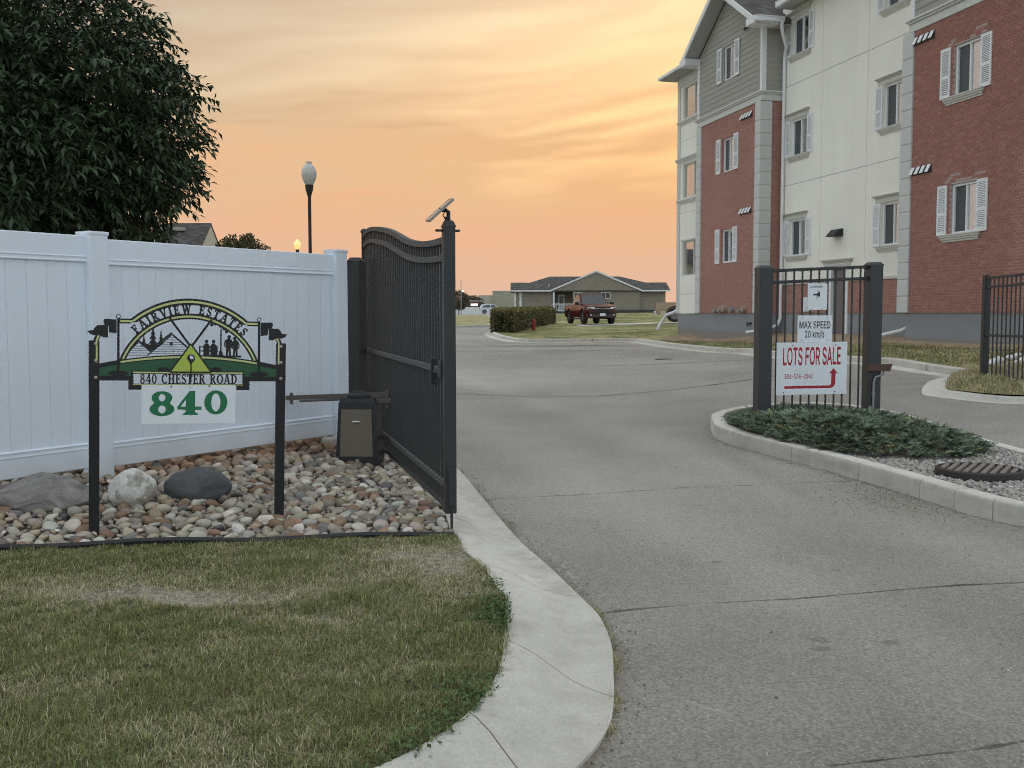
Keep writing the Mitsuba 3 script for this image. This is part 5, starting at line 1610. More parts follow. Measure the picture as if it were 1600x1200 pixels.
# the return of the left wing, facing the camera
part(apt, 'brick_wall', moved(box(7.262, 7.5, 1.50, 7.66, 0.30, REC + 0.02), AM), 'mat_brick_far', False)
part(apt, 'siding_wall', moved(box(7.268, 7.5, 7.66, 10.0, 0.0, REC + 0.02), AM), 'mat_siding', False)
part(apt, 'wall', moved(box(-9, 15.39, 0.3, 10.2, REC + 0.9, 14.0), AM), 'mat_stucco', False)
part(apt, 'side_wall', moved(cat([box(15.15, 15.398, 1.498, 10.2, REC + 0.24, REC + 1.0), box(15.15, 15.398, 0.3, 1.497, REC + 0.24, REC + 1.0), box(11.65, 11.928, 0.3, 9.9, 0.1, REC + 0.1)]), AM), 'mat_stucco', False)
part(apt, 'wall', moved(box(-0.30, -0.005, 0.3, 10.2, 0.05, REC + 0.3), AM), 'mat_stucco', False)

# the bricks of the nearest wall, laid one by one
rng = np.random.default_rng(88)
bricks = []
CO = 0.0615
BL = 0.165
row = 0
z = 1.505
while z + 0.053 < 7.655:
    off = (row % 2) * 0.0865
    t = -4.6 - off
    while t < -0.155:
        a, b = max(t, -4.6), min(t + BL, -0.150)
        segs = [(a, b)]
        for o in OPEN_R:
            if z < o[3] and z + 0.053 > o[2]:
                ns = []
                for (p, q) in segs:
                    if q <= o[0] or p >= o[1]:
                        ns.append((p, q))
                    else:
                        if p < o[0] - 0.02:
                            ns.append((p, o[0]))
                        if q > o[1] + 0.02:
                            ns.append((o[1], q))
                segs = ns
        for (p, q) in segs:
            if q - p > 0.03:
                bricks.append((p, q, z))
        t += 0.173
    z += CO
    row += 1
bricks = np.array(bricks)
bcol = np.array([(0.350, 0.168, 0.138), (0.326, 0.153, 0.124), (0.370, 0.182, 0.149), (0.316, 0.155, 0.131), (0.341, 0.159, 0.133)])
bvar = rng.integers(0, 5, len(bricks))
cen = np.column_stack([bricks[:, :2].mean(1), bricks[:, 2] + 0.0265])
world = BO + np.outer(cen[:, 0], BA) + np.outer(cen[:, 1], [0, 0, 1])
full = (bricks[:, 1] - bricks[:, 0] > BL - 0.002)
dcam = np.linalg.norm(world - EYE, axis=1)
px_in = (world[:, 0] / world[:, 1] < 0.515) & (cen[:, 1] < 8.4)
order = np.argsort(np.where(full & px_in, dcam, 1e9))
sel = order[:300]
BRK = {}
for v in range(5):
    for dpt in range(3):
        bm = moved(cbox(-BL / 2, BL / 2, -0.0265, 0.0265, -0.0015 * dpt, 0.03, 0.004), AM)
        bm.apply_translation(-BO)
        scene[f'mat_brick_{v}'] = princ(tuple(bcol[v]), 0.85, specular=0.2)
        BRK[v, dpt] = mikit.ply(bm, f'mat_brick_{v}', False)
for q in sel:
    part(apt, 'brick', {**BRK[int(bvar[q]), int(rng.integers(3))], 'to_world': T().translate(world[q].tolist())}, None)
rest = np.setdiff1d(np.arange(len(bricks)), sel)
V0 = np.array([(x, y, zz) for x in (0, 1) for y in (0, 1) for zz in (0, 1)], float)
cube = trimesh.creation.box(extents=(1, 1, 1))
cube.apply_translation((0.5, 0.5, 0.5))
vs, cs = [], []
for q in rest:
    p, e, zz = bricks[q]
    d = 0.003 * rng.random()
    vs.append(np.array(cube.vertices) * [e - p, 0.053, 0.03] + [p, zz, -d])
    c = bcol[bvar[q]] * rng.uniform(0.93, 1.07)
    # lime bloom on the lintel courses over the windows
    for zc in (4.26, 7.10):
        if abs(zz - zc) < 0.09 and -2.55 < (p + e) / 2 < -1.35 and rng.random() < 0.32:
            c = c * 0.55 + np.array([0.24, 0.22, 0.205])
    cs.append(np.repeat(np.clip(c, 0, 1)[None], 8, 0))
bm = trimesh.Trimesh(np.vstack(vs), np.vstack([np.array(cube.faces) + 8 * q for q in range(len(vs))]), process=False)
kk = part(apt, 'brickwork', moved(bm, AM), 'mat_vertex', False, color=np.vstack(cs))
labels[kk] = {'kind': 'stuff'}

# lap siding of the left gable, board by board
zb = 7.93
while zb < 11.25:
    zt = zb + 0.165
    s = gable.intersection(sbox(7.3, zb, 11.9, zt + 0.012))
    s = holes(s, OPEN_L[2:])
    for g in polys(s):
        if g.area < 0.01:
            continue
        m = trimesh.creation.extrude_polygon(g, 0.014, engine='earcut')
        v = np.array(m.vertices)
        v[:, 2] = v[:, 2] + 0.021 - 0.016 * (zt + 0.012 - v[:, 1]) / 0.177 * 1.0
        m.vertices = v
        part(apt, 'siding_board', moved(m, AM), 'mat_siding', False)
    zb += 0.165
zb = 7.93
while zb < 9.9:
    m = hull([(7.268 - a, y, r) for r in (0.12, REC) for a, y in ((0.020, zb), (0.006, zb + 0.17), (-0.01, zb), (-0.01, zb + 0.17))])
    part(apt, 'siding_board', moved(m, AM), 'mat_siding', False)
    zb += 0.165
zb = 7.96
while zb < 10.1:
    m = hull([(t, y, r) for t in (-4.6, -0.05) for r, y in ((0.004, zb), (0.02, zb + 0.17), (0.035, zb), (0.035, zb + 0.17))])
    part(apt, 'siding_board', moved(m, AM), 'mat_siding', False)
    zb += 0.165

# belts, bands and corner boards
part(apt, 'belt', cat([moved(cbox(-9.0, 0.03, 7.66, 7.84, -0.03, 0.1, 0.006), AM), moved(cbox(-9.0, 0.06, 7.84, 7.885, -0.075, 0.1, 0.006), AM), moved(cbox(-9.0, 0.09, 7.885, 7.93, -0.11, 0.1, 0.006), AM)]), 'mat_trim', 25)
part(apt, 'belt', cat([moved(cbox(7.22, 11.95, 7.66, 7.84, -0.03, REC + 0.01, 0.006), AM), moved(cbox(7.18, 11.99, 7.84, 7.885, -0.075, REC + 0.01, 0.006), AM), moved(cbox(7.14, 12.03, 7.885, 7.93, -0.11, REC + 0.01, 0.006), AM)]), 'mat_trim', 25)
part(apt, 'band', moved(cbox(0.0, 7.25, 2.325, 2.40, REC - 0.035, REC + 0.02, 0.006), AM).difference(moved(box(DOOR[0] - 0.1, DOOR[1] + 0.1, 2.2, 2.5, REC - 0.1, REC + 0.1), AM)), 'mat_trim_cream', 25)
part(apt, 'corner_board', abox(-0.02 - 0.09, 0.012, 7.93, 10.1, -0.012, 0.3), 'mat_white_paint', 25)
part(apt, 'corner_board', abox(7.235, 7.36, 7.93, 10.0, -0.014, 0.13), 'mat_white_paint', 25)
part(apt, 'corner_board', abox(11.83, 11.955, 7.93, 9.92, -0.014, 0.2), 'mat_white_paint', 25)
part(apt, 'corner_board', abox(15.18, 15.43, 1.5, 10.1, REC - 0.04, REC + 0.2), 'mat_trim', 25)
part(apt, 'corner_board', abox(11.95, 12.12, 1.5, 10.1, REC - 0.03, REC + 0.1), 'mat_trim', 25)


def quoins(t0, t1, r0, r1, zs):
    for a, b in zip(zs[:-1], zs[1:]):
        part(apt, 'quoin', abox(t0, t1, a + 0.008, b - 0.008, r0, r1, 0.012), 'mat_quoin', 25)
    part(apt, 'quoin_joint', abox(t0 + 0.012, t1 - 0.012, zs[0], zs[-1], r0 + 0.012, r1 - 0.004), 'mat_mortar', False)


ZQ = [1.50 + 0.3735 * q for q in range(16)] + [7.475 + 0.18]
quoins(-0.145, 0.26, -0.045, 0.32, ZQ)
quoins(7.235, 7.59, -0.045, 0.335, ZQ)
quoins(11.59, 11.955, -0.045, 0.3, ZQ)

# windows
WN = [0]


def window(t0, t1, z0, z1, rec, panes, right='glass', curtain=True, grey=False):
    """Vinyl slider: frame, panes, the dark room behind."""
    fm = 'mat_trim' if grey else 'mat_white_paint'
    fr = [abox(t0, t1, z0, z0 + 0.055, rec + 0.05, rec + 0.13), abox(t0, t1, z1 - 0.055, z1, rec + 0.05, rec + 0.13), abox(t0, t0 + 0.055, z0 + 0.05, z1 - 0.05, rec + 0.052, rec + 0.128), abox(t1 - 0.055, t1, z0 + 0.05, z1 - 0.05, rec + 0.052, rec + 0.128)]
    n = panes
    w = (t1 - t0 - 0.11) / n
    for q in range(1, n):
        x = t0 + 0.055 + w * q
        fr.append(abox(x - 0.022, x + 0.022, z0 + 0.05, z1 - 0.05, rec + 0.06, rec + 0.126))
    wk = part(apt, 'window', cat(fr), fm, 25)
    for q in range(n):
        a, b = t0 + 0.055 + w * q, t0 + 0.055 + w * (q + 1)
        kind = 'mat_glass'
        if n == 2 and q == 1 and right != 'all':
            kind = 'mat_screen'      # the sliding half stands behind an insect screen
        m = moved(box(a, b, z0 + 0.05, z1 - 0.05, rec + 0.0935 + 0.006 * (q % 2), rec + 0.0965 + 0.006 * (q % 2)), AM)
        if kind == 'mat_glass':
            g = np.array([(a, z0 + 0.05, rec + 0.095), (b, z0 + 0.05, rec + 0.095), (b, z1 - 0.05, rec + 0.095), (a, z1 - 0.05, rec + 0.095)])
            m = moved(trimesh.Trimesh(g, [(0, 2, 1), (0, 3, 2)], process=False), AM)
        part(wk, 'pane', m, kind, False)
    room = cat([box(t0 - 0.1, t1 + 0.1, z0 - 0.1, z1 + 0.1, rec + 0.85, rec + 0.86), box(t0 - 0.11, t0 - 0.1, z0 - 0.1, z1 + 0.1, rec + 0.26, rec + 0.85), box(t1 + 0.1, t1 + 0.11, z0 - 0.1, z1 + 0.1, rec + 0.26, rec + 0.85),
                box(t0 - 0.1, t1 + 0.1, z0 - 0.11, z0 - 0.1, rec + 0.26, rec + 0.85), box(t0 - 0.1, t1 + 0.1, z1 + 0.1, z1 + 0.11, rec + 0.26, rec + 0.85)])
    part(wk, 'room', moved(room, AM), 'mat_dark_inside', False)
    if curtain:
        x = np.linspace(t0, t0 + (t1 - t0) * 0.42, 28)
        v = []
        for q, xx in enumerate(x):
            d = rec + 0.19 + 0.022 * math.sin(q * 1.9)
            v += [(xx, z0 - 0.02, d), (xx, z1 + 0.02, d)]
        f = []
        for q in range(len(x) - 1):
            f += [(2 * q, 2 * q + 2, 2 * q + 3), (2 * q, 2 * q + 3, 2 * q + 1)]
        part(wk, 'curtain', moved(trimesh.Trimesh(np.array(v), np.array(f), process=False), AM), 'mat_curtain', True)
    return wk


def shutter(wk, t0, t1, z0, z1, rec):
    fw = 0.045
    zm = z0 + (z1 - z0) * 0.42
    fr = [abox(t0, t0 + fw, z0, z1, rec - 0.032, rec - 0.002, 0.003), abox(t1 - fw, t1, z0, z1, rec - 0.032, rec - 0.002, 0.003)]
    for a, b in ((z0, z0 + 0.07), (zm - 0.03, zm + 0.03), (z1 - 0.06, z1)):
        fr.append(abox(t0 + fw - 0.002, t1 - fw + 0.002, a, b, rec - 0.030, rec - 0.002, 0.003))
    sk = part(apt, 'shutter', cat(fr), 'mat_white_paint', 25)
    sl_ = []
    for a, b in ((z0 + 0.07, zm - 0.03), (zm + 0.03, z1 - 0.06)):
        n = int((b - a) / 0.034)
        for q in range(n):
            y = a + (b - a) * (q + 0.5) / n
            sl_.append(moved(hull([(x, y + dy, r) for x in (t0 + fw - 0.004, t1 - fw + 0.004) for dy, r in ((-0.017, rec - 0.025), (-0.012, rec - 0.025), (0.012, rec - 0.006), (0.017, rec - 0.006))]), AM))
    part(sk, 'louvres', cat(sl_), 'mat_shutter_in', False)


def sill(t0, t1, z, rec):
    part(apt, 'sill', cat([moulding(t0, t1, z - 0.13, z, 0.07, rec), abox(t0 - 0.01, t1 + 0.01, z - 0.002, z + 0.03, rec - 0.085, rec + 0.06, 0.004)]), 'mat_trim_cream', 25)


def head(t0, t1, z, rec):
    part(apt, 'head_moulding', cat([abox(t0 + 0.07, t1 - 0.07, z, z + 0.10, rec - 0.02, rec + 0.01, 0.004), moulding(t0, t1, z + 0.10, z + 0.18, 0.09, rec)]), 'mat_trim_cream', 25)


for q, o in enumerate(OPEN_R):
    w = window(*o, 0.0, 2, curtain=(q != 1))
    shutter(w, -1.425, -1.11, o[2] - 0.0, o[3], 0.0)
    shutter(w, -2.70, -2.385, o[2] - 0.0, o[3], 0.0)
    sill(-2.50, -1.25, o[2] - 0.02, 0.0)
for q, o in enumerate(OPEN_L):
    w = window(*o, 0.0, 2, curtain=(q == 2))
    shutter(w, 10.06, 10.39, o[2] - 0.01, o[3] + 0.03, 0.0)
    shutter(w, 8.76, 9.09, o[2] - 0.01, o[3] + 0.03, 0.0)
for q, o in enumerate(OPEN_S):
    w = window(*o, REC, 2, curtain=(q % 2 == 0))
    if q < 3:
        shutter(w, 6.80, 7.10, o[2] - 0.0, o[3], REC)
        shutter(w, 5.53, 5.82, o[2] - 0.0, o[3], REC)
    else:
        shutter(w, 2.15, 2.45, o[2] - 0.0, o[3], REC)
        shutter(w, 0.90, 1.20, o[2] - 0.0, o[3], REC)
    sill(o[0] - 0.11, o[1] + 0.14, o[2] - 0.02, REC)
    head(o[0] - 0.12, o[1] + 0.30, o[3] + 0.01, REC)
for q, o in enumerate(OPEN_B):
    window(*o, REC, 3, right='all', curtain=False, grey=True)
    if q > 0:
        part(apt, 'sill', moulding(11.98, 15.40, o[2] - 0.20, o[2] - 0.04, 0.09, REC), 'mat_trim', 25)
    if q < 2:
        part(apt, 'head_moulding', moulding(11.98, 15.52, o[3] + 0.05, o[3] + 0.23, 0.10, REC) if q == 1 else abox(12.1, 15.1, o[3], o[3] + 0.06, REC - 0.02, REC + 0.02), 'mat_trim', 25)
for z_ in (2.2, 5.15, 7.75):
    part(apt, 'stucco_joint', abox(11.98, 15.35, z_, z_ + 0.018, REC - 0.003, REC + 0.01, 0.001), 'mat_soffit', False)
# score lines of the stucco
for z_ in (8.02, 5.19):
    part(apt, 'stucco_joint', abox(0.0, 7.24, z_ - 0.012, z_ + 0.012, REC - 0.003, REC + 0.01, 0.001), 'mat_soffit', False)
for t_ in (5.07, 2.83):
    part(apt, 'stucco_joint', abox(t_ - 0.008, t_ + 0.008, 2.9 if t_ < 3 or True else 2.4, 10.2, REC - 0.0025, REC + 0.01, 0.001), 'mat_trim_cream', False)

# door with its hood, lamp and louvre
dk = part(apt, 'door', abox(DOOR[0] + 0.02, DOOR[1] - 0.02, DOOR[2], DOOR[3] - 0.02, REC + 0.06, REC + 0.11), 'mat_door', 25)
part(dk, 'handle', abox(DOOR[0] + 0.07, DOOR[0] + 0.10, 1.85, 2.0, REC + 0.01, REC + 0.07, 0.004), 'mat_steel', 25)
part(dk, 'frame', cat([abox(DOOR[0] - 0.07, DOOR[0] + 0.025, DOOR[2], DOOR[3] + 0.04, REC - 0.025, REC + 0.09), abox(DOOR[1] - 0.025, DOOR[1] + 0.07, DOOR[2], DOOR[3] + 0.04, REC - 0.025, REC + 0.09), abox(DOOR[0], DOOR[1], DOOR[3] - 0.03, DOOR[3] + 0.04, REC - 0.022, REC + 0.09)]), 'mat_white_paint', 25)
part(apt, 'head_moulding', cat([abox(3.45, 4.78, 2.745, 2.82, REC - 0.03, REC + 0.01), moulding(3.34, 4.87, 2.82, 2.93, 0.10, REC)]), 'mat_trim_cream', 25)
part(apt, 'wall_lamp', moved(hull([(t, y, r) for t in (3.86, 4.28) for y, r in ((3.72, REC), (3.70, REC - 0.12), (3.53, REC - 0.27), (3.515, REC - 0.27), (3.515, REC))]), AM), 'mat_black_plastic', 20)
part(apt, 'louvre', cat([abox(5.40, 5.95, 1.55, 1.95, REC - 0.004, REC + 0.02, 0.002)] + [abox(5.43, 5.72, 1.58 + 0.07 * q, 1.62 + 0.07 * q, REC - 0.03, REC, 0.003) for q in range(5)]), 'mat_white_paint', 25)


def vent(t0, t1, z, rec, mat='mat_white_paint'):
    n = 4
    w = (t1 - t0) / n
    ms = []
    part(apt, 'vent_back', abox(t0, t1, z - 0.01, z + 0.175, rec - 0.012, rec + 0.01, 0.003), 'mat_dark_wall', 20)
    for q in range(n):
        a, b = t0 + w * q + 0.012, t0 + w * (q + 1) - 0.065
        ms.append(moved(hull([(t, y, r) for t in (a, b) for y, r in ((z + 0.17, rec - 0.012), (z + 0.165, rec - 0.022), (z + 0.005, rec - 0.10), (z, rec - 0.092), (z + 0.15, rec - 0.012))]), AM))
    part(apt, 'vent_hood', cat(ms), mat, 20)


vent(-0.86, -0.10, 4.53, 0.0)
vent(-0.86, -0.10, 7.35, 0.0)
vent(7.82, 8.62, 7.32, 0.0)
vent(7.82, 8.62, 4.50, 0.0)
vent(7.75, 8.5, 9.97, 0.0, 'mat_siding')
for t_, rr in ((8.15, 0.12), (8.40, 0.07), (9.0, 0.10), (9.55, 0.13), (9.85, 0.11), (10.25, 0.07)):
    c_ = [BO + BA * t_ + np.array([0, 0, 1.515 + rr]) + BN * q_ for q_ in (0.02, -0.06, -0.13)]
    part(apt, 'wall_fitting', tube(c_, [rr, rr, rr * 0.8], 16), 'mat_terracotta' if rr > 0.1 else 'mat_conduit', 40)
part(apt, 'hose_tap', cat([abox(7.75, 7.95, 1.18, 1.23, -0.06, 0.04, 0.01), abox(7.82, 7.87, 1.1, 1.2, -0.09, -0.05, 0.01)]), 'mat_cast_iron', 25)

# roofs, eaves, gutters
EH = 0.175
sl_r = (11.35 - 9.93) / (9.595 - 7.26)
over, tr = 0.46, 0.50
e_l, e_r = 7.26 - over, 11.93 + over
rz = lambda t: 11.35 + 0.06 - sl_r * abs(t - 9.595)
gab = Polygon([(e_l, rz(e_l)), (9.595, rz(9.595)), (e_r, rz(e_r)), (e_r, rz(e_r) + 0.16), (9.595, rz(9.595) + 0.18), (e_l, rz(e_l) + 0.16)])
rk = wall('roof', gab.buffer(-0.01), -tr + 0.03, 9.0, 'mat_shingle')
m = extrude(Polygon([(e_l, rz(e_l) - 0.02), (9.595, rz(9.595) - 0.02), (e_r, rz(e_r) - 0.02), (e_r, rz(e_r) + 0.155), (9.595, rz(9.595) + 0.185), (e_l, rz(e_l) + 0.155)]), 0.035)
m.apply_translation((0, 0, -tr))
part(rk, 'fascia', moved(m, AM), 'mat_white_paint', False)
m = extrude(Polygon([(e_l, rz(e_l) - 0.012), (9.595, rz(9.595) - 0.012), (e_r, rz(e_r) - 0.012), (e_r, rz(e_r) + 0.02), (9.595, rz(9.595) + 0.02), (e_l, rz(e_l) + 0.02)]), tr - 0.035)
m.apply_translation((0, 0, -tr + 0.035))
part(rk, 'soffit', moved(m, AM), 'mat_soffit', False)
# boxed returns at the feet of the gable and the gutter that runs back from the near one
part(rk, 'eave_box', abox(11.93 - 0.05, e_r - 0.005, 9.72, 9.93, -tr - 0.004, 0.3), 'mat_white_paint', 25)
part(rk, 'eave_box', abox(e_l + 0.005, 7.26 + 0.05, 9.72, 9.93, -tr - 0.004, 0.3), 'mat_white_paint', 25)
part(apt, 'gutter', cat([abox(e_l - 0.10, e_l, 9.76, 9.90, -tr + 0.02, 0.42, 0.01), abox(e_l - 0.12, e_l - 0.09, 9.885, 9.91, -tr + 0.02, 0.42, 0.006)]), 'mat_white_paint', 25)
part(apt, 'eave_board', cat([abox(e_l, 7.26, 9.70, 9.725, 0.28, REC, 0.004), abox(11.93, e_r, 9.70, 9.725, 0.28, REC, 0.004)]), 'mat_soffit', 25)
# main roof over the stucco part: eave 0.5 m proud of the wall
main = [(0.16, 10.16), (0.16, 10.30), (7.0, 12.9), (7.0, 12.7)]


def prism_t(poly_rz, t0, t1):
    """A profile in (depth, height) run along the front."""
    p = Polygon(poly_rz)
    m = trimesh.creation.extrude_polygon(p, t1 - t0, engine='earcut')
    v = np.array(m.vertices)
    m = trimesh.Trimesh(np.column_stack([v[:, 2] + t0, v[:, 1], v[:, 0]]), m.faces, process=False)
    m.fix_normals()
    return moved(m, AM)


part(apt, 'roof', prism_t([(0.22, 10.17), (0.22, 10.29), (7.0, 12.9), (7.0, 12.7)], 0.35, 6.84), 'mat_shingle', False)
part(apt, 'soffit', abox(0.3, 6.84, 10.14, 10.165, 0.20, REC + 0.02, 0.004), 'mat_soffit', 25)
part(apt, 'gutter', cat([abox(0.3, 6.70, 10.13, 10.27, 0.10, 0.20, 0.012), abox(0.3, 6.70, 10.25, 10.28, 0.085, 0.12, 0.006)]), 'mat_white_paint', 25)
part(apt, 'roof', prism_t([(-0.5, 10.2), (-0.5, 10.38), (7.0, 13.2), (7.0, 13.0)], -9.0, 0.35), 'mat_shingle', False)
part(apt, 'soffit', abox(-9.0, 0.4, 10.17, 10.195, -0.5, 0.1, 0.004), 'mat_soffit', 25)
# low roof over the glazed bay
part(apt, 'roof', prism_t([(REC - 0.52, 10.12), (REC - 0.52, 10.21), (5.0, 11.3), (5.0, 11.1)], 11.99, 15.95), 'mat_shingle', False)
part(apt, 'soffit', abox(11.99, 15.93, 10.08, 10.115, REC - 0.50, REC + 0.25, 0.004), 'mat_soffit', 25)
part(apt, 'gutter', cat([abox(12.42, 15.98, 10.10, 10.21, REC - 0.62, REC - 0.52, 0.012), abox(15.95, 15.98, 10.10, 10.21, REC - 0.55, 3.0, 0.006)]), 'mat_white_paint', 25)
part(apt, 'frieze', abox(11.97, 15.42, 9.74, 10.08, REC - 0.05, REC + 0.02), 'mat_trim', 25)

# rain pipes
aw = lambda t, z, r: BO + BA * t + np.array([0, 0, z]) + BN * r
part(apt, 'downspout', tube([aw(6.74, 9.80, 0.34), aw(6.74, 9.62, 0.34), aw(6.76, 9.45, 0.38), aw(6.90, 9.10, 0.58), aw(7.10, 8.95, REC - 0.07), aw(7.12, 8.75, REC - 0.07), aw(7.12, 5.2, REC - 0.07), aw(7.12, 2.0, REC - 0.07), aw(7.12, 1.35, REC - 0.07), aw(7.05, 1.15, REC - 0.2), aw(7.0, 1.05, REC - 0.5)], 0.05, 8), 'mat_white_paint', 40)
part(apt, 'downspout', tube([aw(0.5, 10.1, 0.3), aw(0.45, 9.9, REC - 0.07), aw(0.45, 5, REC - 0.07), aw(0.45, 1.4, REC - 0.07), aw(0.45, 1.3, REC - 0.09), aw(0.75, 1.1, 0.45), aw(1.25, 0.98, 0.25), aw(1.6, 0.95, 0.2)], 0.045, 8), 'mat_white_paint', 40)
part(apt, 'downspout', tube([aw(15.55, 10.1, REC + 0.1), aw(15.55, 9.8, REC + 0.2), aw(15.55, 5, REC + 0.2), aw(15.55, 1.75, REC + 0.2), aw(15.7, 1.55, REC), aw(16.2, 1.45, REC - 0.1), aw(16.35, 1.25, REC - 0.2), aw(16.35, 1.0, REC - 0.35), aw(15.9, 0.94, REC - 0.6)], 0.06, 8), 'mat_white_paint', 40)
part(apt, 'downspout', tube([aw(7.15, 1.0, -0.05), aw(7.25, 0.97, -0.15), aw(7.42, 0.94, -0.32)], 0.045, 8), 'mat_white_paint', 40)

# ------------------------------------------------------------------ trees and shrubs


def leaf_mesh(base, d, up, length, width, tint, droop):
    """Lance shaped leaves of four triangles, bent along the midrib; all arguments are arrays over the leaves."""
    n = len(base)
    side = np.cross(d, up)
    side /= np.linalg.norm(side, axis=1, keepdims=True) + 1e-9
    upn = np.cross(side, d)
    L, W = length[:, None], width[:, None]
    dr_ = droop[:, None] * np.array([0, 0, -1.0])
    mid = base + d * L * 0.45 + dr_ * L * 0.12
    tip = base + d * L * 0.93 + dr_ * L * 0.5
    a = mid + side * W / 2 + upn * W * 0.18
    b = mid - side * W / 2 + upn * W * 0.18
    V = np.stack([base, a, tip, b, mid], 1).reshape(-1, 3)
    f = np.array([(0, 4, 1), (4, 2, 1), (0, 3, 4), (3, 2, 4)])
    F = (np.arange(n)[:, None, None] * 5 + f[None]).reshape(-1, 3)
    return trimesh.Trimesh(V, F, process=False), np.repeat(tint, 5, 0)


def unit(v):
    return v / (np.linalg.norm(v, axis=-1, keepdims=True) + 1e-9)


rng = np.random.default_rng(12)
tc = np.array([-5.38, 11.0, 3.22])
k = thing('leafy_tree', 'tall dark leafy tree behind the white fence, filling the upper left corner', 'tree')
base_z = float(road_z(tc[None])[0]) + 0.2
limbs = [tube([(tc[0] - 0.1, tc[1] + 0.15, base_z - 0.1), (tc[0] - 0.05, tc[1] + 0.1, base_z + 0.9), (tc[0], tc[1], 2.3), (tc[0] + 0.05, tc[1], 3.6), (tc[0], tc[1], 5.0)], [0.15, 0.12, 0.10, 0.07, 0.02], 10)]


def crown_r(dirs):
    """Distance of the crown's outline from its middle, per direction."""
    z = dirs[:, 2]
    up = 1 / np.sqrt((dirs[:, 0] / 1.86) ** 2 + (dirs[:, 1] / 1.8) ** 2 + (z / 2.25) ** 2)
    dn = 1 / np.sqrt((dirs[:, 0] / 1.86) ** 2 + (dirs[:, 1] / 1.8) ** 2 + (z / 0.95) ** 2)
    r = np.where(z > 0, up, dn)
    return r * (0.80 + 0.40 * meshkit.fbm(dirs * 2.6 + 9.0, 3, 6))


nt = 8600
dv = unit(rng.normal(size=(nt, 3)))
rr = crown_r(dv)
fr = 1 - 0.62 * rng.random(nt) ** 1.7
tw = tc + dv * (rr * fr)[:, None]
tw[: nt // 7] = tc + dv[: nt // 7] * (rr[: nt // 7] * rng.uniform(0.1, 0.6, nt // 7))[:, None]
clump = meshkit.fbm(tw * 1.5, 3, 44)
keepm = clump > 0.30
tw, dv = tw[keepm], dv[keepm]
for q in range(46):
    e = tw[rng.integers(len(tw))]
    s = np.array([tc[0], tc[1], rng.uniform(2.0, 4.2)])
    limbs.append(tube([s, (s + e) / 2 + [0, 0, 0.15], e], [0.045, 0.025, 0.006], 6))
part(k, 'trunk', cat(limbs), 'mat_bark', 40)
m_ = len(tw)
hd = unit(dv * [1, 1, 0.35] + rng.normal(0, 0.45, (m_, 3)))
LB, LD, LU, LL, LW, LT, LR = [], [], [], [], [], [], []
per = 13
tint_t = np.array([0.040, 0.062, 0.031]) * rng.uniform(0.65, 1.5, (m_, 1)) * (0.75 + 0.6 * meshkit.fbm(tw * 1.1, 2, 3))[:, None]
# paler, greyer leaves on the low branches at the left front
yg = np.clip((-4.95 - tw[:, 0]) / 0.5, 0, 1) * np.clip((3.1 - tw[:, 2]) / 0.5, 0, 1) * np.clip((11.0 - tw[:, 1]) / 1.0, 0, 1)
tint_t = tint_t * (1 - yg[:, None]) + yg[:, None] * np.array([0.075, 0.095, 0.060]) * rng.uniform(0.7, 1.3, (m_, 1))
for q in range(per):
    t = (q + 0.6) / per
    p = tw + hd * (0.34 * t) + np.array([0, 0, -1]) * (0.10 * t * t)
    sgn = 1 if q % 2 else -1
    sidev = unit(np.cross(hd, [0, 0, 1.0]))
    d = unit(hd * 0.55 + sidev * sgn * rng.uniform(0.4, 1.0, (m_, 1)) + np.array([0, 0, -1]) * rng.uniform(-0.35, 0.75, (m_, 1)) + rng.normal(0, 0.25, (m_, 3)))
    LB.append(p)
    LD.append(d)
    LU.append(unit(np.array([0, 0, 1.0]) + rng.normal(0, 0.35, (m_, 3))))
    LL.append(rng.uniform(0.085, 0.135, m_))
    LW.append(rng.uniform(0.030, 0.050, m_))
    LT.append(tint_t * rng.uniform(0.8, 1.25, (m_, 1)))
    LR.append(rng.uniform(0.2, 0.9, m_))
lm, lcol = leaf_mesh(np.vstack(LB), np.vstack(LD), np.vstack(LU), np.hstack(LL), np.hstack(LW), np.vstack(LT), np.hstack(LR))
part(k, 'crown', lm, 'mat_leaf', False, color=lcol)


def shrub_cards(pts, nrmv, size, tint, rng):
    n = len(pts)
    d = unit(nrmv + rng.normal(0, 0.7, (n, 3)))
    return leaf_mesh(pts, d, unit(rng.normal(size=(n, 3))), size * rng.uniform(0.7, 1.3, n), size * rng.uniform(0.35, 0.6, n), tint, rng.uniform(0, 0.4, n))


# low bush showing under the tree's crown, behind the fence
rng = np.random.default_rng(13)
k = thing('garden_shrub', 'dense leafy shrub under the tree, just showing over the white fence', 'shrub')
n = 9000
dv = unit(rng.normal(size=(n, 3)))
bc = np.array([-4.35, 10.6, 1.55])
pts = bc + dv * np.array([1.15, 0.7, 0.98]) * (0.75 + 0.25 * rng.random((n, 1))) * (0.85 + 0.3 * meshkit.fbm(dv * 3, 2, 5))[:, None]
lm, lcol = shrub_cards(pts, dv, 0.09, np.array([0.042, 0.052, 0.024]) * rng.uniform(0.5, 1.5, (n, 1)), rng)
part(k, 'foliage', lm, 'mat_leaf', False, color=lcol)
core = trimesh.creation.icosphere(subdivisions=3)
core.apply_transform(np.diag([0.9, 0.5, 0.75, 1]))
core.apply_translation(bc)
part(k, 'branches', cat([core, tube([(bc[0], bc[1], 0.2), (bc[0], bc[1], 1.2)], 0.06, 6)]), 'mat_core', True)


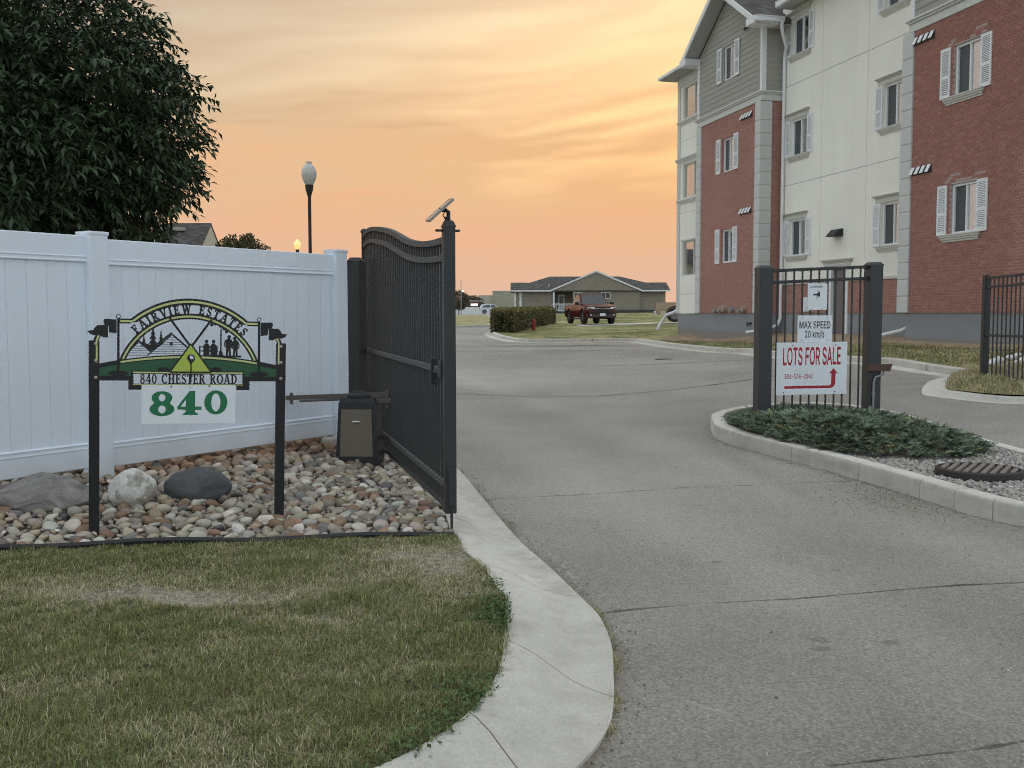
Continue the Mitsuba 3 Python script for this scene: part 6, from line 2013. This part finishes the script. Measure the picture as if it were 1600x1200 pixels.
def far_tree(name, label, x, y, ztop, r, tint, seed, zlow=None):
    rg = np.random.default_rng(seed)
    kk = thing(name, label, 'tree')
    g = float(road_z(np.array([[x, y]]))[0])
    n = 7000
    dv = unit(rg.normal(size=(n, 3)))
    h = (ztop - g)
    cz = g + h * 0.6
    pts = np.array([x, y, cz]) + dv * np.array([r, r, h * 0.40]) * (0.55 + 0.45 * rg.random((n, 1)) ** 0.5) * (0.65 + 0.7 * meshkit.fbm(dv * 2.5 + seed, 3, seed))[:, None]
    lm, lc = shrub_cards(pts, dv, 0.06 * r + 0.10, np.array(tint) * rg.uniform(0.55, 1.45, (n, 1)), rg)
    part(kk, 'crown', lm, 'mat_leaf', False, color=lc)
    part(kk, 'trunk', cat([tube([(x, y, g - 0.1), (x + 0.05, y, cz), (x, y, ztop - 0.2 * h)], [0.05 * h * 0.3 + 0.04, 0.06, 0.02], 7)] + [tube([(x, y, cz - 0.2 * h + 0.1 * q), (x + r * 0.6 * math.cos(q * 2.1), y + r * 0.6 * math.sin(q * 2.1), cz + 0.1 * h)], [0.05, 0.01], 5) for q in range(6)]), 'mat_bark', 40)


far_tree('yard_tree', 'olive green feathery treetop peeking over the white fence right of the dark roof', -11.9, 45.0, 5.0, 1.35, (0.085, 0.078, 0.036), 61)
far_tree('distant_tree', 'faint distant tree beside the gate leaf on the skyline', -8.9, 172.0, 5.3, 1.6, (0.10, 0.085, 0.055), 62)
far_tree('distant_tree', 'faint rounded tree behind the dark shop on the skyline', -8.0, 196.0, 4.9, 2.4, (0.10, 0.085, 0.055), 63)

# clipped hedge, three shrubs grown together
HG = [((-0.50, 48.6), 1.30, 1.25), ((0.72, 57.0), 1.28, 1.22), ((2.05, 66.0), 1.28, 1.25)]
hdir = np.array([2.9, 23.7])
hdir = hdir / np.linalg.norm(hdir)
for q, (nm_, a0_, a1_) in enumerate((('nearest of the three clipped hedge shrubs, its end facing the lane', 0.0, 8.3), ('middle one of the three clipped hedge shrubs behind the red hydrant', 8.0, 16.4), ('farthest of the three clipped hedge shrubs, next to the red pickup', 16.1, 24.5))):
    rg = np.random.default_rng(70 + q)
    kk = thing('hedge_shrub', nm_, 'hedge', 'clipped hedge shrubs on the lawn corner')
    n = 8500
    u = rg.uniform(a0_, a1_, n)
    face = rg.random(n)
    v = np.where(face < 0.35, rg.uniform(-0.52, 0.52, n), np.where(face < 0.675, -0.52, 0.52))
    hgt_ = 1.03 + 0.05 * np.sin(u * 0.9) + 0.05 * np.sin(u * 2.3 + 1) - 0.06 * np.exp(-(np.minimum(u - a0_, a1_ - u) / 0.6) ** 2)
    w = np.where(face < 0.35, hgt_, hgt_ * rg.random(n) ** 0.8)
    endm = rg.random(n) < 0.10
    u = np.where(endm, np.where(rg.random(n) < 0.5, a0_, a1_), u)
    v = np.where(endm, rg.uniform(-0.52, 0.52, n), v)
    w = np.where(endm, hgt_ * rg.random(n), w)
    nv = np.stack([np.where(endm, np.sign(u - (a0_ + a1_) / 2), 0), np.where(face < 0.35, 0, np.sign(v)), np.where(face < 0.35, 1.0, 0.15)], 1)
    lump = 0.10 * (meshkit.fbm(np.stack([u * 1.2, v, w * 1.5], 1), 3, 7) - 0.5)
    bulge = 1 - 0.10 * (w / 1.25 - 0.45) ** 2
    P0 = np.array([-0.45, 48.3])
    P = P0 + np.outer(u, hdir) + np.outer(v * bulge + lump * np.sign(v), [hdir[1], -hdir[0]])
    G_ = lawn2_z(P)
    N3 = np.column_stack([np.outer(nv[:, 0], hdir) + np.outer(nv[:, 1], [hdir[1], -hdir[0]]), nv[:, 2]])
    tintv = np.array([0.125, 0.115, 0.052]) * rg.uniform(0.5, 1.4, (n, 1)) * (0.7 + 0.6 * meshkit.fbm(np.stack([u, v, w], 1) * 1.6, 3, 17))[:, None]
    tintv = np.where((w > hgt_ * 0.9)[:, None], tintv * np.array([1.5, 1.4, 1.1]), tintv)  # warm light on the hedge top put into the leaf colour
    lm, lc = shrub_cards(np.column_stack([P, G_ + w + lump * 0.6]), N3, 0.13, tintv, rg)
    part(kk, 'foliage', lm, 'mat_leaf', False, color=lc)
    mid = P0 + hdir * (a0_ + a1_) / 2
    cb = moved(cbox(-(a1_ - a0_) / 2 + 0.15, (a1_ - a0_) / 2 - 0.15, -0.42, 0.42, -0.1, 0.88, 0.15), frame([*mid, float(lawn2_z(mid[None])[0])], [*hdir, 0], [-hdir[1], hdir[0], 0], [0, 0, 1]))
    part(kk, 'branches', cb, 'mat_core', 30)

# ------------------------------------------------------------------ lamps, hydrant
def lamp_post(label, x, y, ztop, lit):
    kk = thing('street_lamp', label, 'street lamp', 'globe street lamps behind the fence')
    g = float(road_z(np.array([[x, y]]))[0]) + 0.1
    F = frame([x, y, 0], [1, 0, 0], [0, 1, 0], [0, 0, 1])
    zb_ = ztop - 0.60
    part(kk, 'pole', moved(lathe([(0, g - 0.2), (0.12, g - 0.2), (0.12, g + 0.5), (0.06, g + 0.65), (0.047, g + 0.9), (0.042, zb_ - 0.30), (0.05, zb_ - 0.28), (0.075, zb_ - 0.18), (0.095, zb_ - 0.13), (0.105, zb_ - 0.02), (0.115, zb_), (0.09, zb_ + 0.01), (0, zb_ + 0.01)], 20), F), 'mat_black_plastic', 35)
    prof = [(0.0, zb_ + 0.005), (0.09, zb_ + 0.005), (0.13, zb_ + 0.06), (0.175, zb_ + 0.16), (0.198, zb_ + 0.27), (0.195, zb_ + 0.35), (0.165, zb_ + 0.44), (0.11, zb_ + 0.505), (0.075, zb_ + 0.525), (0.07, zb_ + 0.575), (0.085, zb_ + 0.585), (0.08, zb_ + 0.60), (0, zb_ + 0.60)]
    gl = moved(lathe(prof, 28), F)
    if lit:
        scene[key_for(kk, 'globe')] = mikit.ply(gl, 'mat_globe', 40, emitter={'type': 'area', 'radiance': rgb(0.42, 0.185, 0.035)})
    else:
        part(kk, 'globe', gl, 'mat_globe', 40)


lamp_post('tall black street lamp with unlit pale glass globe, standing above the white fence', -5.22, 26.7, 5.42, False)
lamp_post('distant street lamp with glowing amber globe, just over the fence top', -12.68, 61.0, 5.92, True)
k = thing('light_pole', 'thin distant light pole with a lit white lamp beside the gate', 'light pole')
part(k, 'pole', cat([tube([(-7.4, 150, 1.2), (-7.4, 150, 6.4)], [0.07, 0.045], 6), tube([(-7.4, 150, 4.95), (-7.2, 150, 5.0)], 0.03, 5)]), 'mat_conduit', 30)
scene[key_for(k, 'lamp')] = mikit.ply(moved(trimesh.creation.icosphere(subdivisions=2, radius=0.14), frame([-7.12, 149.9, 4.85], [1, 0, 0], [0, 1, 0], [0, 0, 0.7])), 'mat_globe', True, emitter={'type': 'area', 'radiance': rgb(2.4, 2.0, 1.5)})
k = thing('fire_hydrant', 'small red fire hydrant on the lawn in front of the hedge', 'fire hydrant')
hz = float(lawn2_z(np.array([[1.12, 53.0]]))[0])
HM = frame([1.12, 53.0, hz], [1, 0, 0], [0, 1, 0], [0, 0, 1])
part(k, 'barrel', moved(lathe([(0, 0), (0.13, 0), (0.13, 0.04), (0.10, 0.05), (0.10, 0.42), (0.125, 0.43), (0.125, 0.47), (0.10, 0.48), (0.085, 0.56), (0.04, 0.60), (0.035, 0.65), (0, 0.65)], 18), HM), 'mat_hydrant', 35)
part(k, 'outlet', moved(tube([(-0.21, -0.03, 0.36), (0.0, 0, 0.36)], 0.055, 10), HM), 'mat_terracotta', 35)
part(k, 'outlet', moved(tube([(0.0, -0.17, 0.33), (0.0, 0, 0.33)], 0.065, 10), HM), 'mat_hydrant', 35)

# ------------------------------------------------------------------ vehicles


def wheel(kk, M, x, y, r, w):
    s = 1 if y > 0 else -1
    prof = [(r * 0.60, -w / 2), (r * 0.93, -w / 2), (r, -w * 0.32), (r, w * 0.32), (r * 0.93, w / 2), (r * 0.60, w / 2), (r * 0.60, -w / 2)]
    F = M @ frame([x, y, r], [1, 0, 0], [0, 0, 1], [0, -1, 0])
    wk = part(kk, 'wheel', moved(lathe(prof, 28), F), 'mat_tyre', 35)
    rim = [lathe([(0, -0.03), (r * 0.61, -0.05), (r * 0.61, 0.05), (0, 0.03)], 24)]
    z_out = -s * w * 0.40
    for q in range(6):
        a = q * math.pi / 3
        rim.append(moved(cbox(0.04, r * 0.6, -0.03, 0.03, min(z_out, z_out * 0.6), max(z_out, z_out * 0.6), 0.008), frame([0, 0, 0], [math.cos(a), math.sin(a), 0], [-math.sin(a), math.cos(a), 0], [0, 0, 1])))
    rim.append(lathe([(r * 0.55, min(0, z_out)), (r * 0.61, min(0, z_out)), (r * 0.61, max(0, z_out)), (r * 0.55, max(0, z_out)), (r * 0.55, min(0, z_out))], 24))
    part(wk, 'rim', moved(cat(rim), F), 'mat_rim', 30)


def side_ext(poly, w):
    """A side profile (x forward, z up) extruded across the vehicle."""
    m = trimesh.creation.extrude_polygon(Polygon(poly).buffer(0.0), w, engine='earcut')
    v = np.array(m.vertices)
    m = trimesh.Trimesh(np.column_stack([v[:, 0], v[:, 2] - w / 2, v[:, 1]]), m.faces[:, ::-1], process=False)
    m.fix_normals()
    return m


def pane(M, kk, quad, out, name='window', mat='mat_car_glass'):
    q = np.array(quad, float)
    c = q.mean(0)
    nrm_ = np.cross(q[1] - q[0], q[2] - q[0])
    nrm_ /= np.linalg.norm(nrm_)
    if nrm_ @ np.array(out) < 0:
        nrm_ = -nrm_
    part(kk, name, moved(hull(np.vstack([q + nrm_ * 0.008, q - nrm_ * 0.02])), M), mat, False)


def arches(body, xs, r):
    for x in xs:
        for s in (-1, 1):
            c = trimesh.creation.cylinder(radius=r, height=0.36, sections=28)
            c.apply_transform(frame([x, s * 0.83, r - 0.03], [1, 0, 0], [0, 0, 1], [0, -1, 0]))
            body = trimesh.boolean.difference([body, c], engine='manifold')
    return body


def pickup(label, x, y, z, heading, paint, two_tone=False):
    kk = thing('pickup_truck', label, 'pickup truck')
    h = np.array([math.cos(heading), math.sin(heading), 0])
    M = frame([x, y, z], h, [-h[1], h[0], 0], [0, 0, 1])
    prof = [(-2.62, 0.46), (-2.66, 0.62), (-2.66, 1.10), (-0.70, 1.12), (1.00, 1.14), (1.9, 1.11), (2.40, 1.05), (2.58, 0.97), (2.64, 0.80), (2.64, 0.46), (2.45, 0.34), (-2.4, 0.40)]
    body = side_ext(prof, 2.0)
    tumble = hull([(x_, s * y_, z_) for s in (-1, 1) for x_, y_, z_ in ((-2.7, 0.90, 0.3), (-2.7, 0.94, 0.75), (-2.7, 0.90, 1.2), (2.25, 0.88, 0.3), (2.25, 0.945, 0.75), (2.1, 0.87, 1.2), (2.72, 0.70, 0.3), (2.72, 0.76, 0.75), (2.6, 0.70, 1.2))])
    body = trimesh.boolean.intersection([body, tumble], engine='manifold')
    body = arches(body, (-1.62, 1.62), 0.47)
    body = trimesh.boolean.difference([body, box(-2.56, -0.86, -0.62, 0.62, 0.62, 1.5)], engine='manifold')
    part(kk, 'body', moved(body, M), paint, 30)
    if two_tone:
        part(kk, 'lower_trim', moved(cat([box(-2.4, -2.1, s * 0.93 - 0.015, s * 0.93 + 0.02, 0.40, 0.62) for s in (-1, 1)] + [box(-1.12, 1.12, s * 0.93 - 0.015, s * 0.93 + 0.02, 0.40, 0.62) for s in (-1, 1)] + [box(-2.72, -2.6, -0.85, 0.85, 0.42, 0.62)]), M), 'mat_chrome', False)
        part(kk, 'stripe', moved(cat([box(-0.9, 1.12, s * 0.945 - 0.012, s * 0.945 + 0.006, 0.66, 0.95) for s in (-1, 1)]), M), 'mat_dark_wall', False)
    roof_ = [(-0.66, 1.71), (-0.30, 1.765), (0.18, 1.745)]
    cab = hull([(x_, s * y_, z_) for s in (-1, 1) for x_, y_, z_ in ((-0.82, 0.89, 1.08), (1.08, 0.87, 1.08), (-0.70, 0.69, 1.70), (-0.62, 0.60, 1.76), (0.10, 0.60, 1.775), (0.28, 0.66, 1.71), (-0.3, 0.69, 1.73))])
    part(kk, 'cab', moved(cab, M), paint, 30)
    pane(M, kk, [(1.02, -0.78, 1.13), (1.02, 0.78, 1.13), (0.32, 0.60, 1.685), (0.32, -0.60, 1.685)], (1, 0, 0.5), 'windscreen')
    for s in (-1, 1):
        pane(M, kk, [(0.86, s * 0.862, 1.14), (0.16, s * 0.872, 1.14), (0.14, s * 0.703, 1.655), (0.30, s * 0.69, 1.64)], (0, s, 0.3))
        pane(M, kk, [(0.08, s * 0.873, 1.14), (-0.70, s * 0.876, 1.14), (-0.62, s * 0.703, 1.655), (0.06, s * 0.703, 1.655)], (0, s, 0.3))
        part(kk, 'headlight', moved(hull([(2.60, s * 0.46, 0.84), (2.60, s * 0.46, 0.96), (2.50, s * 0.80, 0.98), (2.44, s * 0.84, 0.84), (2.68, s * 0.46, 0.85), (2.665, s * 0.46, 0.95), (2.58, s * 0.80, 0.965), (2.53, s * 0.85, 0.85)]), M), 'mat_headlight', False)
        part(kk, 'mirror', moved(cbox(0.84, 0.98, s * 1.04 - 0.11, s * 1.04 + 0.11, 1.10, 1.27, 0.03), M), 'mat_black_plastic', 30)
        part(kk, 'fog_lamp', moved(moved(lathe([(0, 0), (0.055, 0), (0.05, 0.02), (0, 0.03)], 14), frame([2.655, s * 0.66, 0.52], [0, 1, 0], [0, 0, 1], [1, 0, 0])), M), 'mat_headlight', 30)
        part(kk, 'tail_lamp', moved(cbox(-2.68, -2.60, s * 0.84 - 0.06, s * 0.84 + 0.06, 0.78, 1.05, 0.01), M), 'mat_hydrant', 25)
        part(kk, 'door_handle', moved(cat([cbox(0.18, 0.32, s * 0.945 - 0.02, s * 0.945 + 0.02, 0.97, 1.0, 0.006), cbox(-0.62, -0.48, s * 0.945 - 0.02, s * 0.945 + 0.02, 0.97, 1.0, 0.006)]), M), 'mat_black_plastic', 30)
        part(kk, 'side_step', moved(cbox(-1.05, 1.05, s * 0.90 - 0.05, s * 0.90 + 0.07, 0.28, 0.34, 0.015), M), 'mat_black_plastic', 30)
        for x_ in (-1.62, 1.62):
            wheel(kk, M, x_, s * 0.80, 0.385, 0.26)
    part(kk, 'grille', moved(cat([cbox(2.60, 2.675, -0.47, 0.47, 0.66, 0.97, 0.02), cbox(2.60, 2.665, -0.76, 0.76, 0.62, 0.70, 0.015)]), M), 'mat_black_plastic', 25)
    part(kk, 'grille_bar', moved(cbox(2.66, 2.69, -0.47, 0.47, 0.845, 0.875, 0.008), M), 'mat_chrome', 25)
    part(kk, 'emblem', moved(cat([cbox(2.685, 2.702, -0.13, 0.13, 0.843, 0.878, 0.005), cbox(2.685, 2.703, -0.055, 0.055, 0.825, 0.897, 0.005)]), M), 'mat_gold', 25)
    part(kk, 'bumper', moved(hull([(x_, s * y_, z_) for s in (-1, 1) for x_, y_, z_ in ((2.45, 0.86, 0.40), (2.45, 0.88, 0.58), (2.68, 0.60, 0.40), (2.70, 0.62, 0.58))]), M), 'mat_dark_wall', 25)
    part(kk, 'licence_plate', moved(cbox(2.69, 2.715, -0.16, 0.16, 0.46, 0.62, 0.005), M), 'mat_sign_white', 25)
    part(kk, 'rear_bumper', moved(cbox(-2.78, -2.60, -0.88, 0.88, 0.46, 0.62, 0.02), M), 'mat_chrome', 25)


pickup('dark red four door pickup parked on the lawn drive, facing us', 4.62, 60.4, float(lawn2_z(np.array([[4.62, 60.4]]))[0]) + 0.02, math.radians(-90 + 10.5), 'mat_red_paint')
pickup('tan and dark two tone pickup half hidden behind the apartment building', 10.80, 58.0, float(lawn2_z(np.array([[10.80, 58.0]]))[0]) + 0.06, math.radians(-7), 'mat_tan_paint', True)

k = thing('parked_suv', 'small white suv parked far off beyond the hedge, seen from its side', 'suv')
SM2 = frame([-3.3, 174.0, 1.50], [1, 0.05, 0], [-0.05, 1, 0], [0, 0, 1])
sp = [(-2.2, 0.35), (-2.25, 0.75), (-2.2, 1.0), (0.75, 1.02), (1.9, 0.93), (2.2, 0.75), (2.25, 0.4), (2.0, 0.28), (-2.0, 0.3)]
sb = side_ext(sp, 1.82)
sb = arches(sb, (-1.35, 1.38), 0.40)
part(k, 'body', moved(sb, SM2), 'mat_white_car', 30)
part(k, 'cabin', moved(hull([(x_, s * y_, z_) for s in (-1, 1) for x_, y_, z_ in ((-2.2, 0.86, 0.98), (1.15, 0.86, 0.98), (-1.85, 0.66, 1.60), (-1.2, 0.66, 1.68), (-0.1, 0.66, 1.67), (0.25, 0.66, 1.60))]), SM2), 'mat_white_car', 30)
for s in (-1, 1):
    pane(SM2, k, [(0.95, s * 0.85, 1.03), (-0.25, s * 0.85, 1.03), (-0.25, s * 0.69, 1.56), (0.20, s * 0.69, 1.55)], (0, s, 0.3))
    pane(SM2, k, [(-0.35, s * 0.85, 1.03), (-1.75, s * 0.85, 1.03), (-1.55, s * 0.69, 1.53), (-0.35, s * 0.69, 1.56)], (0, s, 0.3))
    for x_ in (-1.35, 1.38):
        wheel(k, SM2, x_, s * 0.76, 0.34, 0.22)
    part(k, 'tail_lamp', moved(cbox(-2.27, -2.12, s * 0.8 - 0.06, s * 0.8 + 0.06, 0.75, 1.05, 0.01), SM2), 'mat_hydrant', 25)
    part(k, 'headlight', moved(cbox(1.95, 2.18, s * 0.72 - 0.1, s * 0.72 + 0.1, 0.74, 0.86, 0.02), SM2), 'mat_headlight', 25)
pane(SM2, k, [(1.10, -0.78, 1.02), (1.10, 0.78, 1.02), (0.28, 0.62, 1.58), (0.28, -0.62, 1.58)], (1, 0, 0.5), 'windscreen')

# ------------------------------------------------------------------ the bungalow
bh = thing('bungalow', 'low grey bungalow with dark hip roof and white trimmed front gable', 'house')
Y0 = 122.0
part(bh, 'wall', cat([box(0.35, 4.8, Y0, Y0 + 10, 0.9, 4.18), box(4.8, 7.25, Y0 + 1.8, Y0 + 10, 0.9, 4.18), box(7.25, 18.25, Y0, Y0 + 10, 0.9, 4.18)]), 'mat_house_siding', False)
g = Polygon([(4.75, 4.12), (15.2, 4.12), (9.97, 6.42)])
m = extrude(g, 0.12)
part(bh, 'gable', moved(m, frame([0, Y0 - 0.53, 0], [1, 0, 0], [0, 0, 1], [0, 1, 0])), 'mat_house_siding', False)
part(bh, 'gable', box(7.25, 15.2, Y0 - 0.345, Y0 + 0.01, 0.9, 4.13), 'mat_house_siding', False)
part(bh, 'foundation', cat([box(0.33, 4.82, Y0 - 0.04, Y0 + 0.1, 0.9, 1.75), box(15.2, 18.27, Y0 - 0.04, Y0 + 0.1, 0.9, 1.95), box(7.23, 15.22, Y0 - 0.385, Y0 - 0.30, 0.9, 1.95)]), 'mat_dark_wall', False)


def xprism(poly_yz, x0, x1):
    m = trimesh.creation.extrude_polygon(Polygon(poly_yz), x1 - x0, engine='earcut')
    v = np.array(m.vertices)
    m = trimesh.Trimesh(np.column_stack([v[:, 2] + x0, v[:, 0], v[:, 1]]), m.faces, process=False)
    m.fix_normals()
    return m


rk = part(bh, 'roof', cat([xprism([(Y0 - 0.6, 4.15), (Y0 - 0.6, 4.25), (Y0 + 3.0, 5.28), (Y0 + 10.6, 4.2)], -0.15, 18.75), hull([(1.0, Y0 + 2, 4.9), (1.0, Y0 + 9.5, 4.6), (17.6, Y0 + 2, 4.9), (17.6, Y0 + 9.5, 4.6), (4.75, Y0 + 6, 6.12), (13.4, Y0 + 6, 6.12)]),
                           hull([(4.45, Y0 - 0.75, 4.12), (4.45, Y0 - 0.75, 4.22), (9.97, Y0 - 0.75, 6.55), (9.97, Y0 + 6, 6.55), (4.45, Y0 + 2, 4.22), (15.5, Y0 - 0.75, 4.12), (15.5, Y0 - 0.75, 4.22), (15.5, Y0 + 2, 4.22)]).slice_plane([0, Y0 - 0.46, 0], [0, 1, 0], cap=True)]), 'mat_shingle', False)
for s in (-1, 1):
    tip = 9.97 + s * 5.55
    part(rk, 'fascia', hull([(9.97, y_, z_) for y_ in (Y0 - 0.68, Y0 - 0.62) for z_ in (6.40, 6.60)] + [(tip, y_, z_) for y_ in (Y0 - 0.68, Y0 - 0.62) for z_ in (4.06, 4.25)]), 'mat_white_paint', False)
part(rk, 'eave_trim', cat([box(-0.15, 4.5, Y0 - 0.66, Y0 - 0.6, 4.12, 4.28)]), 'mat_white_paint', False)
part(rk, 'eave_trim', cat([box(15.4, 18.75, Y0 - 0.66, Y0 - 0.6, 4.12, 4.28)]), 'mat_white_paint', False)
part(rk, 'roof_vent', moved(lathe([(0, 4.6), (0.14, 4.6), (0.06, 4.95), (0.06, 5.15), (0, 5.15)], 10), frame([4.45, Y0 + 1.2, 0], [1, 0, 0], [0, 1, 0], [0, 0, 1])), 'mat_steel', 30)
dkey = part(bh, 'door', box(5.55, 6.35, Y0 + 1.72, Y0 + 1.82, 1.75, 3.8), 'mat_white_paint', False)
part(dkey, 'pane', box(5.72, 6.18, Y0 + 1.69, Y0 + 1.73, 2.7, 3.6), 'mat_car_glass', False)
for x0_, x1_, z0_, z1_ in ((7.15 + 0.25, 8.25, 3.35, 3.95), (10.6, 11.6, 3.35, 3.95)):
    wk = part(bh, 'window', box(x0_ - 0.07, x1_ + 0.07, Y0 - 0.40, Y0 - 0.34, z0_ - 0.07, z1_ + 0.07), 'mat_white_paint', False)
    part(wk, 'pane', box(x0_, (x0_ + x1_) / 2 - 0.03, Y0 - 0.42, Y0 - 0.39, z0_, z1_), 'mat_car_glass', False)
    part(wk, 'pane', box((x0_ + x1_) / 2 + 0.03, x1_, Y0 - 0.42, Y0 - 0.39, z0_, z1_), 'mat_car_glass', False)
part(bh, 'porch_post', box(4.86, 5.06, Y0 - 0.40, Y0 - 0.2, 1.6, 4.12), 'mat_white_paint', False)
part(bh, 'porch_deck', box(4.8, 7.25, Y0 - 0.4, Y0 + 1.85, 0.9, 1.72), 'mat_dark_wall', False)
part(bh, 'railing', cat([box(5.06, 7.2, Y0 - 0.34, Y0 - 0.28, z_, z_ + 0.07) for z_ in (1.85, 2.62)] + [box(5.1 + 0.19 * q, 5.14 + 0.19 * q, Y0 - 0.33, Y0 - 0.29, 1.85, 2.65) for q in range(11)]), 'mat_white_paint', False)
part(bh, 'stair_rail', hull([(3.6, Y0 - 0.33, 1.6), (3.6, Y0 - 0.33, 1.7), (4.9, Y0 - 0.33, 2.6), (4.9, Y0 - 0.33, 2.7), (3.6, Y0 - 0.28, 1.6), (4.9, Y0 - 0.28, 2.7)]), 'mat_white_paint', False)
part(bh, 'garage_trim', cat([box(0.3, 0.5, Y0 - 0.05, Y0 + 0.01, 1.5, 4.15), box(0.9, 1.15, Y0 - 0.04, Y0 + 0.01, 1.5, 4.0)]), 'mat_white_paint', False)

# ------------------------------------------------------------------ things beyond
k = thing('commercial_building', 'plain beige flat roofed commercial building far off behind the white suv', 'building')
part(k, 'wall', box(-3.75, 2.5, 200, 216, 0.8, 5.85), 'mat_beige_wall', False)
part(k, 'annex', cat([box(-6.45, -3.74, 200.4, 214, 0.8, 5.15)]), 'mat_cream_wall', False)
part(k, 'parapet', cat([box(-3.85, 2.6, 199.9, 216.1, 5.85, 5.98)]), 'mat_trim', False)
k = thing('shop_building', 'low dark shop far off with a small lit sign on its wall', 'building')
part(k, 'wall', box(-9.25, -5.6, 188, 198, 0.8, 3.75), 'mat_dark_wall', False)
part(k, 'roof_edge', box(-9.35, -5.5, 187.9, 198.1, 3.75, 3.98), 'mat_siding', False)
scene[key_for(k, 'lit_sign')] = mikit.ply(box(-7.5, -6.2, 187.86, 187.99, 2.95, 3.38), 'mat_globe', False, emitter={'type': 'area', 'radiance': rgb(0.42, 0.30, 0.24)})
k = thing('boundary_fence', 'long plain white fence far off below the dark shop', 'fence')
for q in range(9):
    part(k, 'panel', box(-14 + 1.8 * q + 0.03, -14 + 1.8 * q + 1.77, 184.0, 184.08, 1.1, 2.72), 'mat_white_paint', False)
    part(k, 'post', box(-14 + 1.8 * q - 0.06, -14 + 1.8 * q + 0.06, 183.95, 184.13, 1.1, 2.85), 'mat_white_paint', False)

# the narrow gabled house behind the fence
k = thing('gabled_house', 'cream house with dark steep roof showing between tree and lamp over the fence', 'house')
hx0, hx1, hy = -24.1, -21.05, 70.0
part(k, 'wall', cat([box(hx0, hx1, hy - 1.0, hy + 5, 0.4, 5.6)]), 'mat_cream_wall', False)
for x_ in (hx0, hx1):
    gp_ = Polygon([(hy - 1.0, 5.55), (hy + 5.0, 5.55), (hy + 2.0, 7.72)])
    part(k, 'gable', xprism(list(gp_.exterior.coords)[:-1], x_ - (0.06 if x_ == hx0 else 0), x_ + (0.0 if x_ == hx0 else 0.06)), 'mat_cream_wall', False)
rk = part(k, 'roof', cat([hull([(x_, y_, z_) for x_ in (hx0 - 0.0 + e0, hx1 + e1) for y_, z_ in ((hy - 1.5, 5.2), (hy - 1.5, 5.35), (hy + 2.0, 7.72), (hy + 2.0, 7.86))]) for e0, e1 in ((0.0, 0.10),)] + [hull([(x_, y_, z_) for x_ in (hx0, hx1 + 0.1) for y_, z_ in ((hy + 5.5, 5.2), (hy + 5.5, 5.35), (hy + 2.0, 7.72), (hy + 2.0, 7.86))])]), 'mat_shingle', False)
part(rk, 'rake_board', hull([(x_, y_, z_) for x_ in (hx0 - 0.30, hx0 - 0.12) for y_, z_ in ((hy - 1.55, 5.1), (hy - 1.55, 5.36), (hy + 2.0, 7.66), (hy + 2.0, 7.86))]), 'mat_white_paint', False)
part(rk, 'roof_vent', box(-23.4, -22.5, hy - 0.1 + 1.0, hy + 1.3, 7.25, 7.5), 'mat_siding', False)
k = thing('low_roof', 'small piece of dark roof just right of the cream gabled house', 'house')
part(k, 'wall', box(-21.0, -18.9, 74, 79, 0.4, 5.6), 'mat_cream_wall', False)
part(k, 'roof', hull([(-21.3, 73.5, 5.5), (-18.6, 73.5, 5.5), (-21.3, 79.5, 5.5), (-18.6, 79.5, 5.5), (-21.2, 76.5, 6.75), (-19.4, 76.5, 6.75)]), 'mat_shingle', False)

# pale stones laid along the building behind the right hand gate
rng = np.random.default_rng(91)
heap = struct('stone_border')
for q in range(26):
    x_, y_ = 8.15 + 1.9 * rng.random(), 17.7 - 1.2 * rng.random() + 0.6
    r_ = rng.uniform(0.07, 0.15)
    zq = max(float(lawn2_z(np.array([[x_, y_]]))[0]), float(road_z(np.array([[x_, y_]]))[0]))
    mm = pebble(3000 + q)
    mm.apply_scale(r_)
    mm.apply_translation((x_, y_, zq + r_ * 0.35))
    part(heap, 'stone', mm, 'mat_white_paint' if q % 3 else 'mat_trim', True)

# grit swept into the gutter and along the island kerb
rng = np.random.default_rng(5150)
ln1 = GI[(GI[:, 1] < 9.5) & (GI[:, 1] > 3.1)]
ln2 = ring[(ring[:, 0] < 3.9) & (ring[:, 1] < 11.6)]
g1 = ln1[rng.integers(0, len(ln1), 700)] + np.column_stack([0.03 + np.abs(rng.normal(0, 0.06, 700)), rng.normal(0, 0.05, 700)])
g2_ = ln2[rng.integers(0, len(ln2), 900)] + np.column_stack([-0.01 - np.abs(rng.normal(0, 0.10, 900)), -np.abs(rng.normal(0, 0.05, 900))])
g3 = np.column_stack([rng.normal(2.95, 0.25, 900), rng.normal(8.0, 0.5, 900)])
g4 = np.column_stack([rng.uniform(0.5, 3.0, 160), rng.uniform(3.3, 10.5, 160)])
gp = np.vstack([g1, g2_, g3, g4])
gp = gp[~shapely.contains_xy(island_poly.buffer(0.01), gp[:, 0], gp[:, 1])]
n = len(gp)
gcols = np.array([(0.34, 0.32, 0.29), (0.24, 0.22, 0.19), (0.45, 0.43, 0.40), (0.17, 0.15, 0.13)])[rng.integers(0, 4, n)] * rng.uniform(0.8, 1.2, (n, 1))
gm, gc = many(chips, ICOF, np.column_stack([gp, road_z(gp) + 0.002]), rng.uniform(0.002, 0.008, n), rot_mats(n, rng, 0.8), gcols, rng)
whole('grit', gm, 'mat_vertex', False, color=gc)
labels['grit'] = {'label': 'loose grit and small stones along the kerb edges on the asphalt', 'category': 'grit', 'kind': 'stuff'}
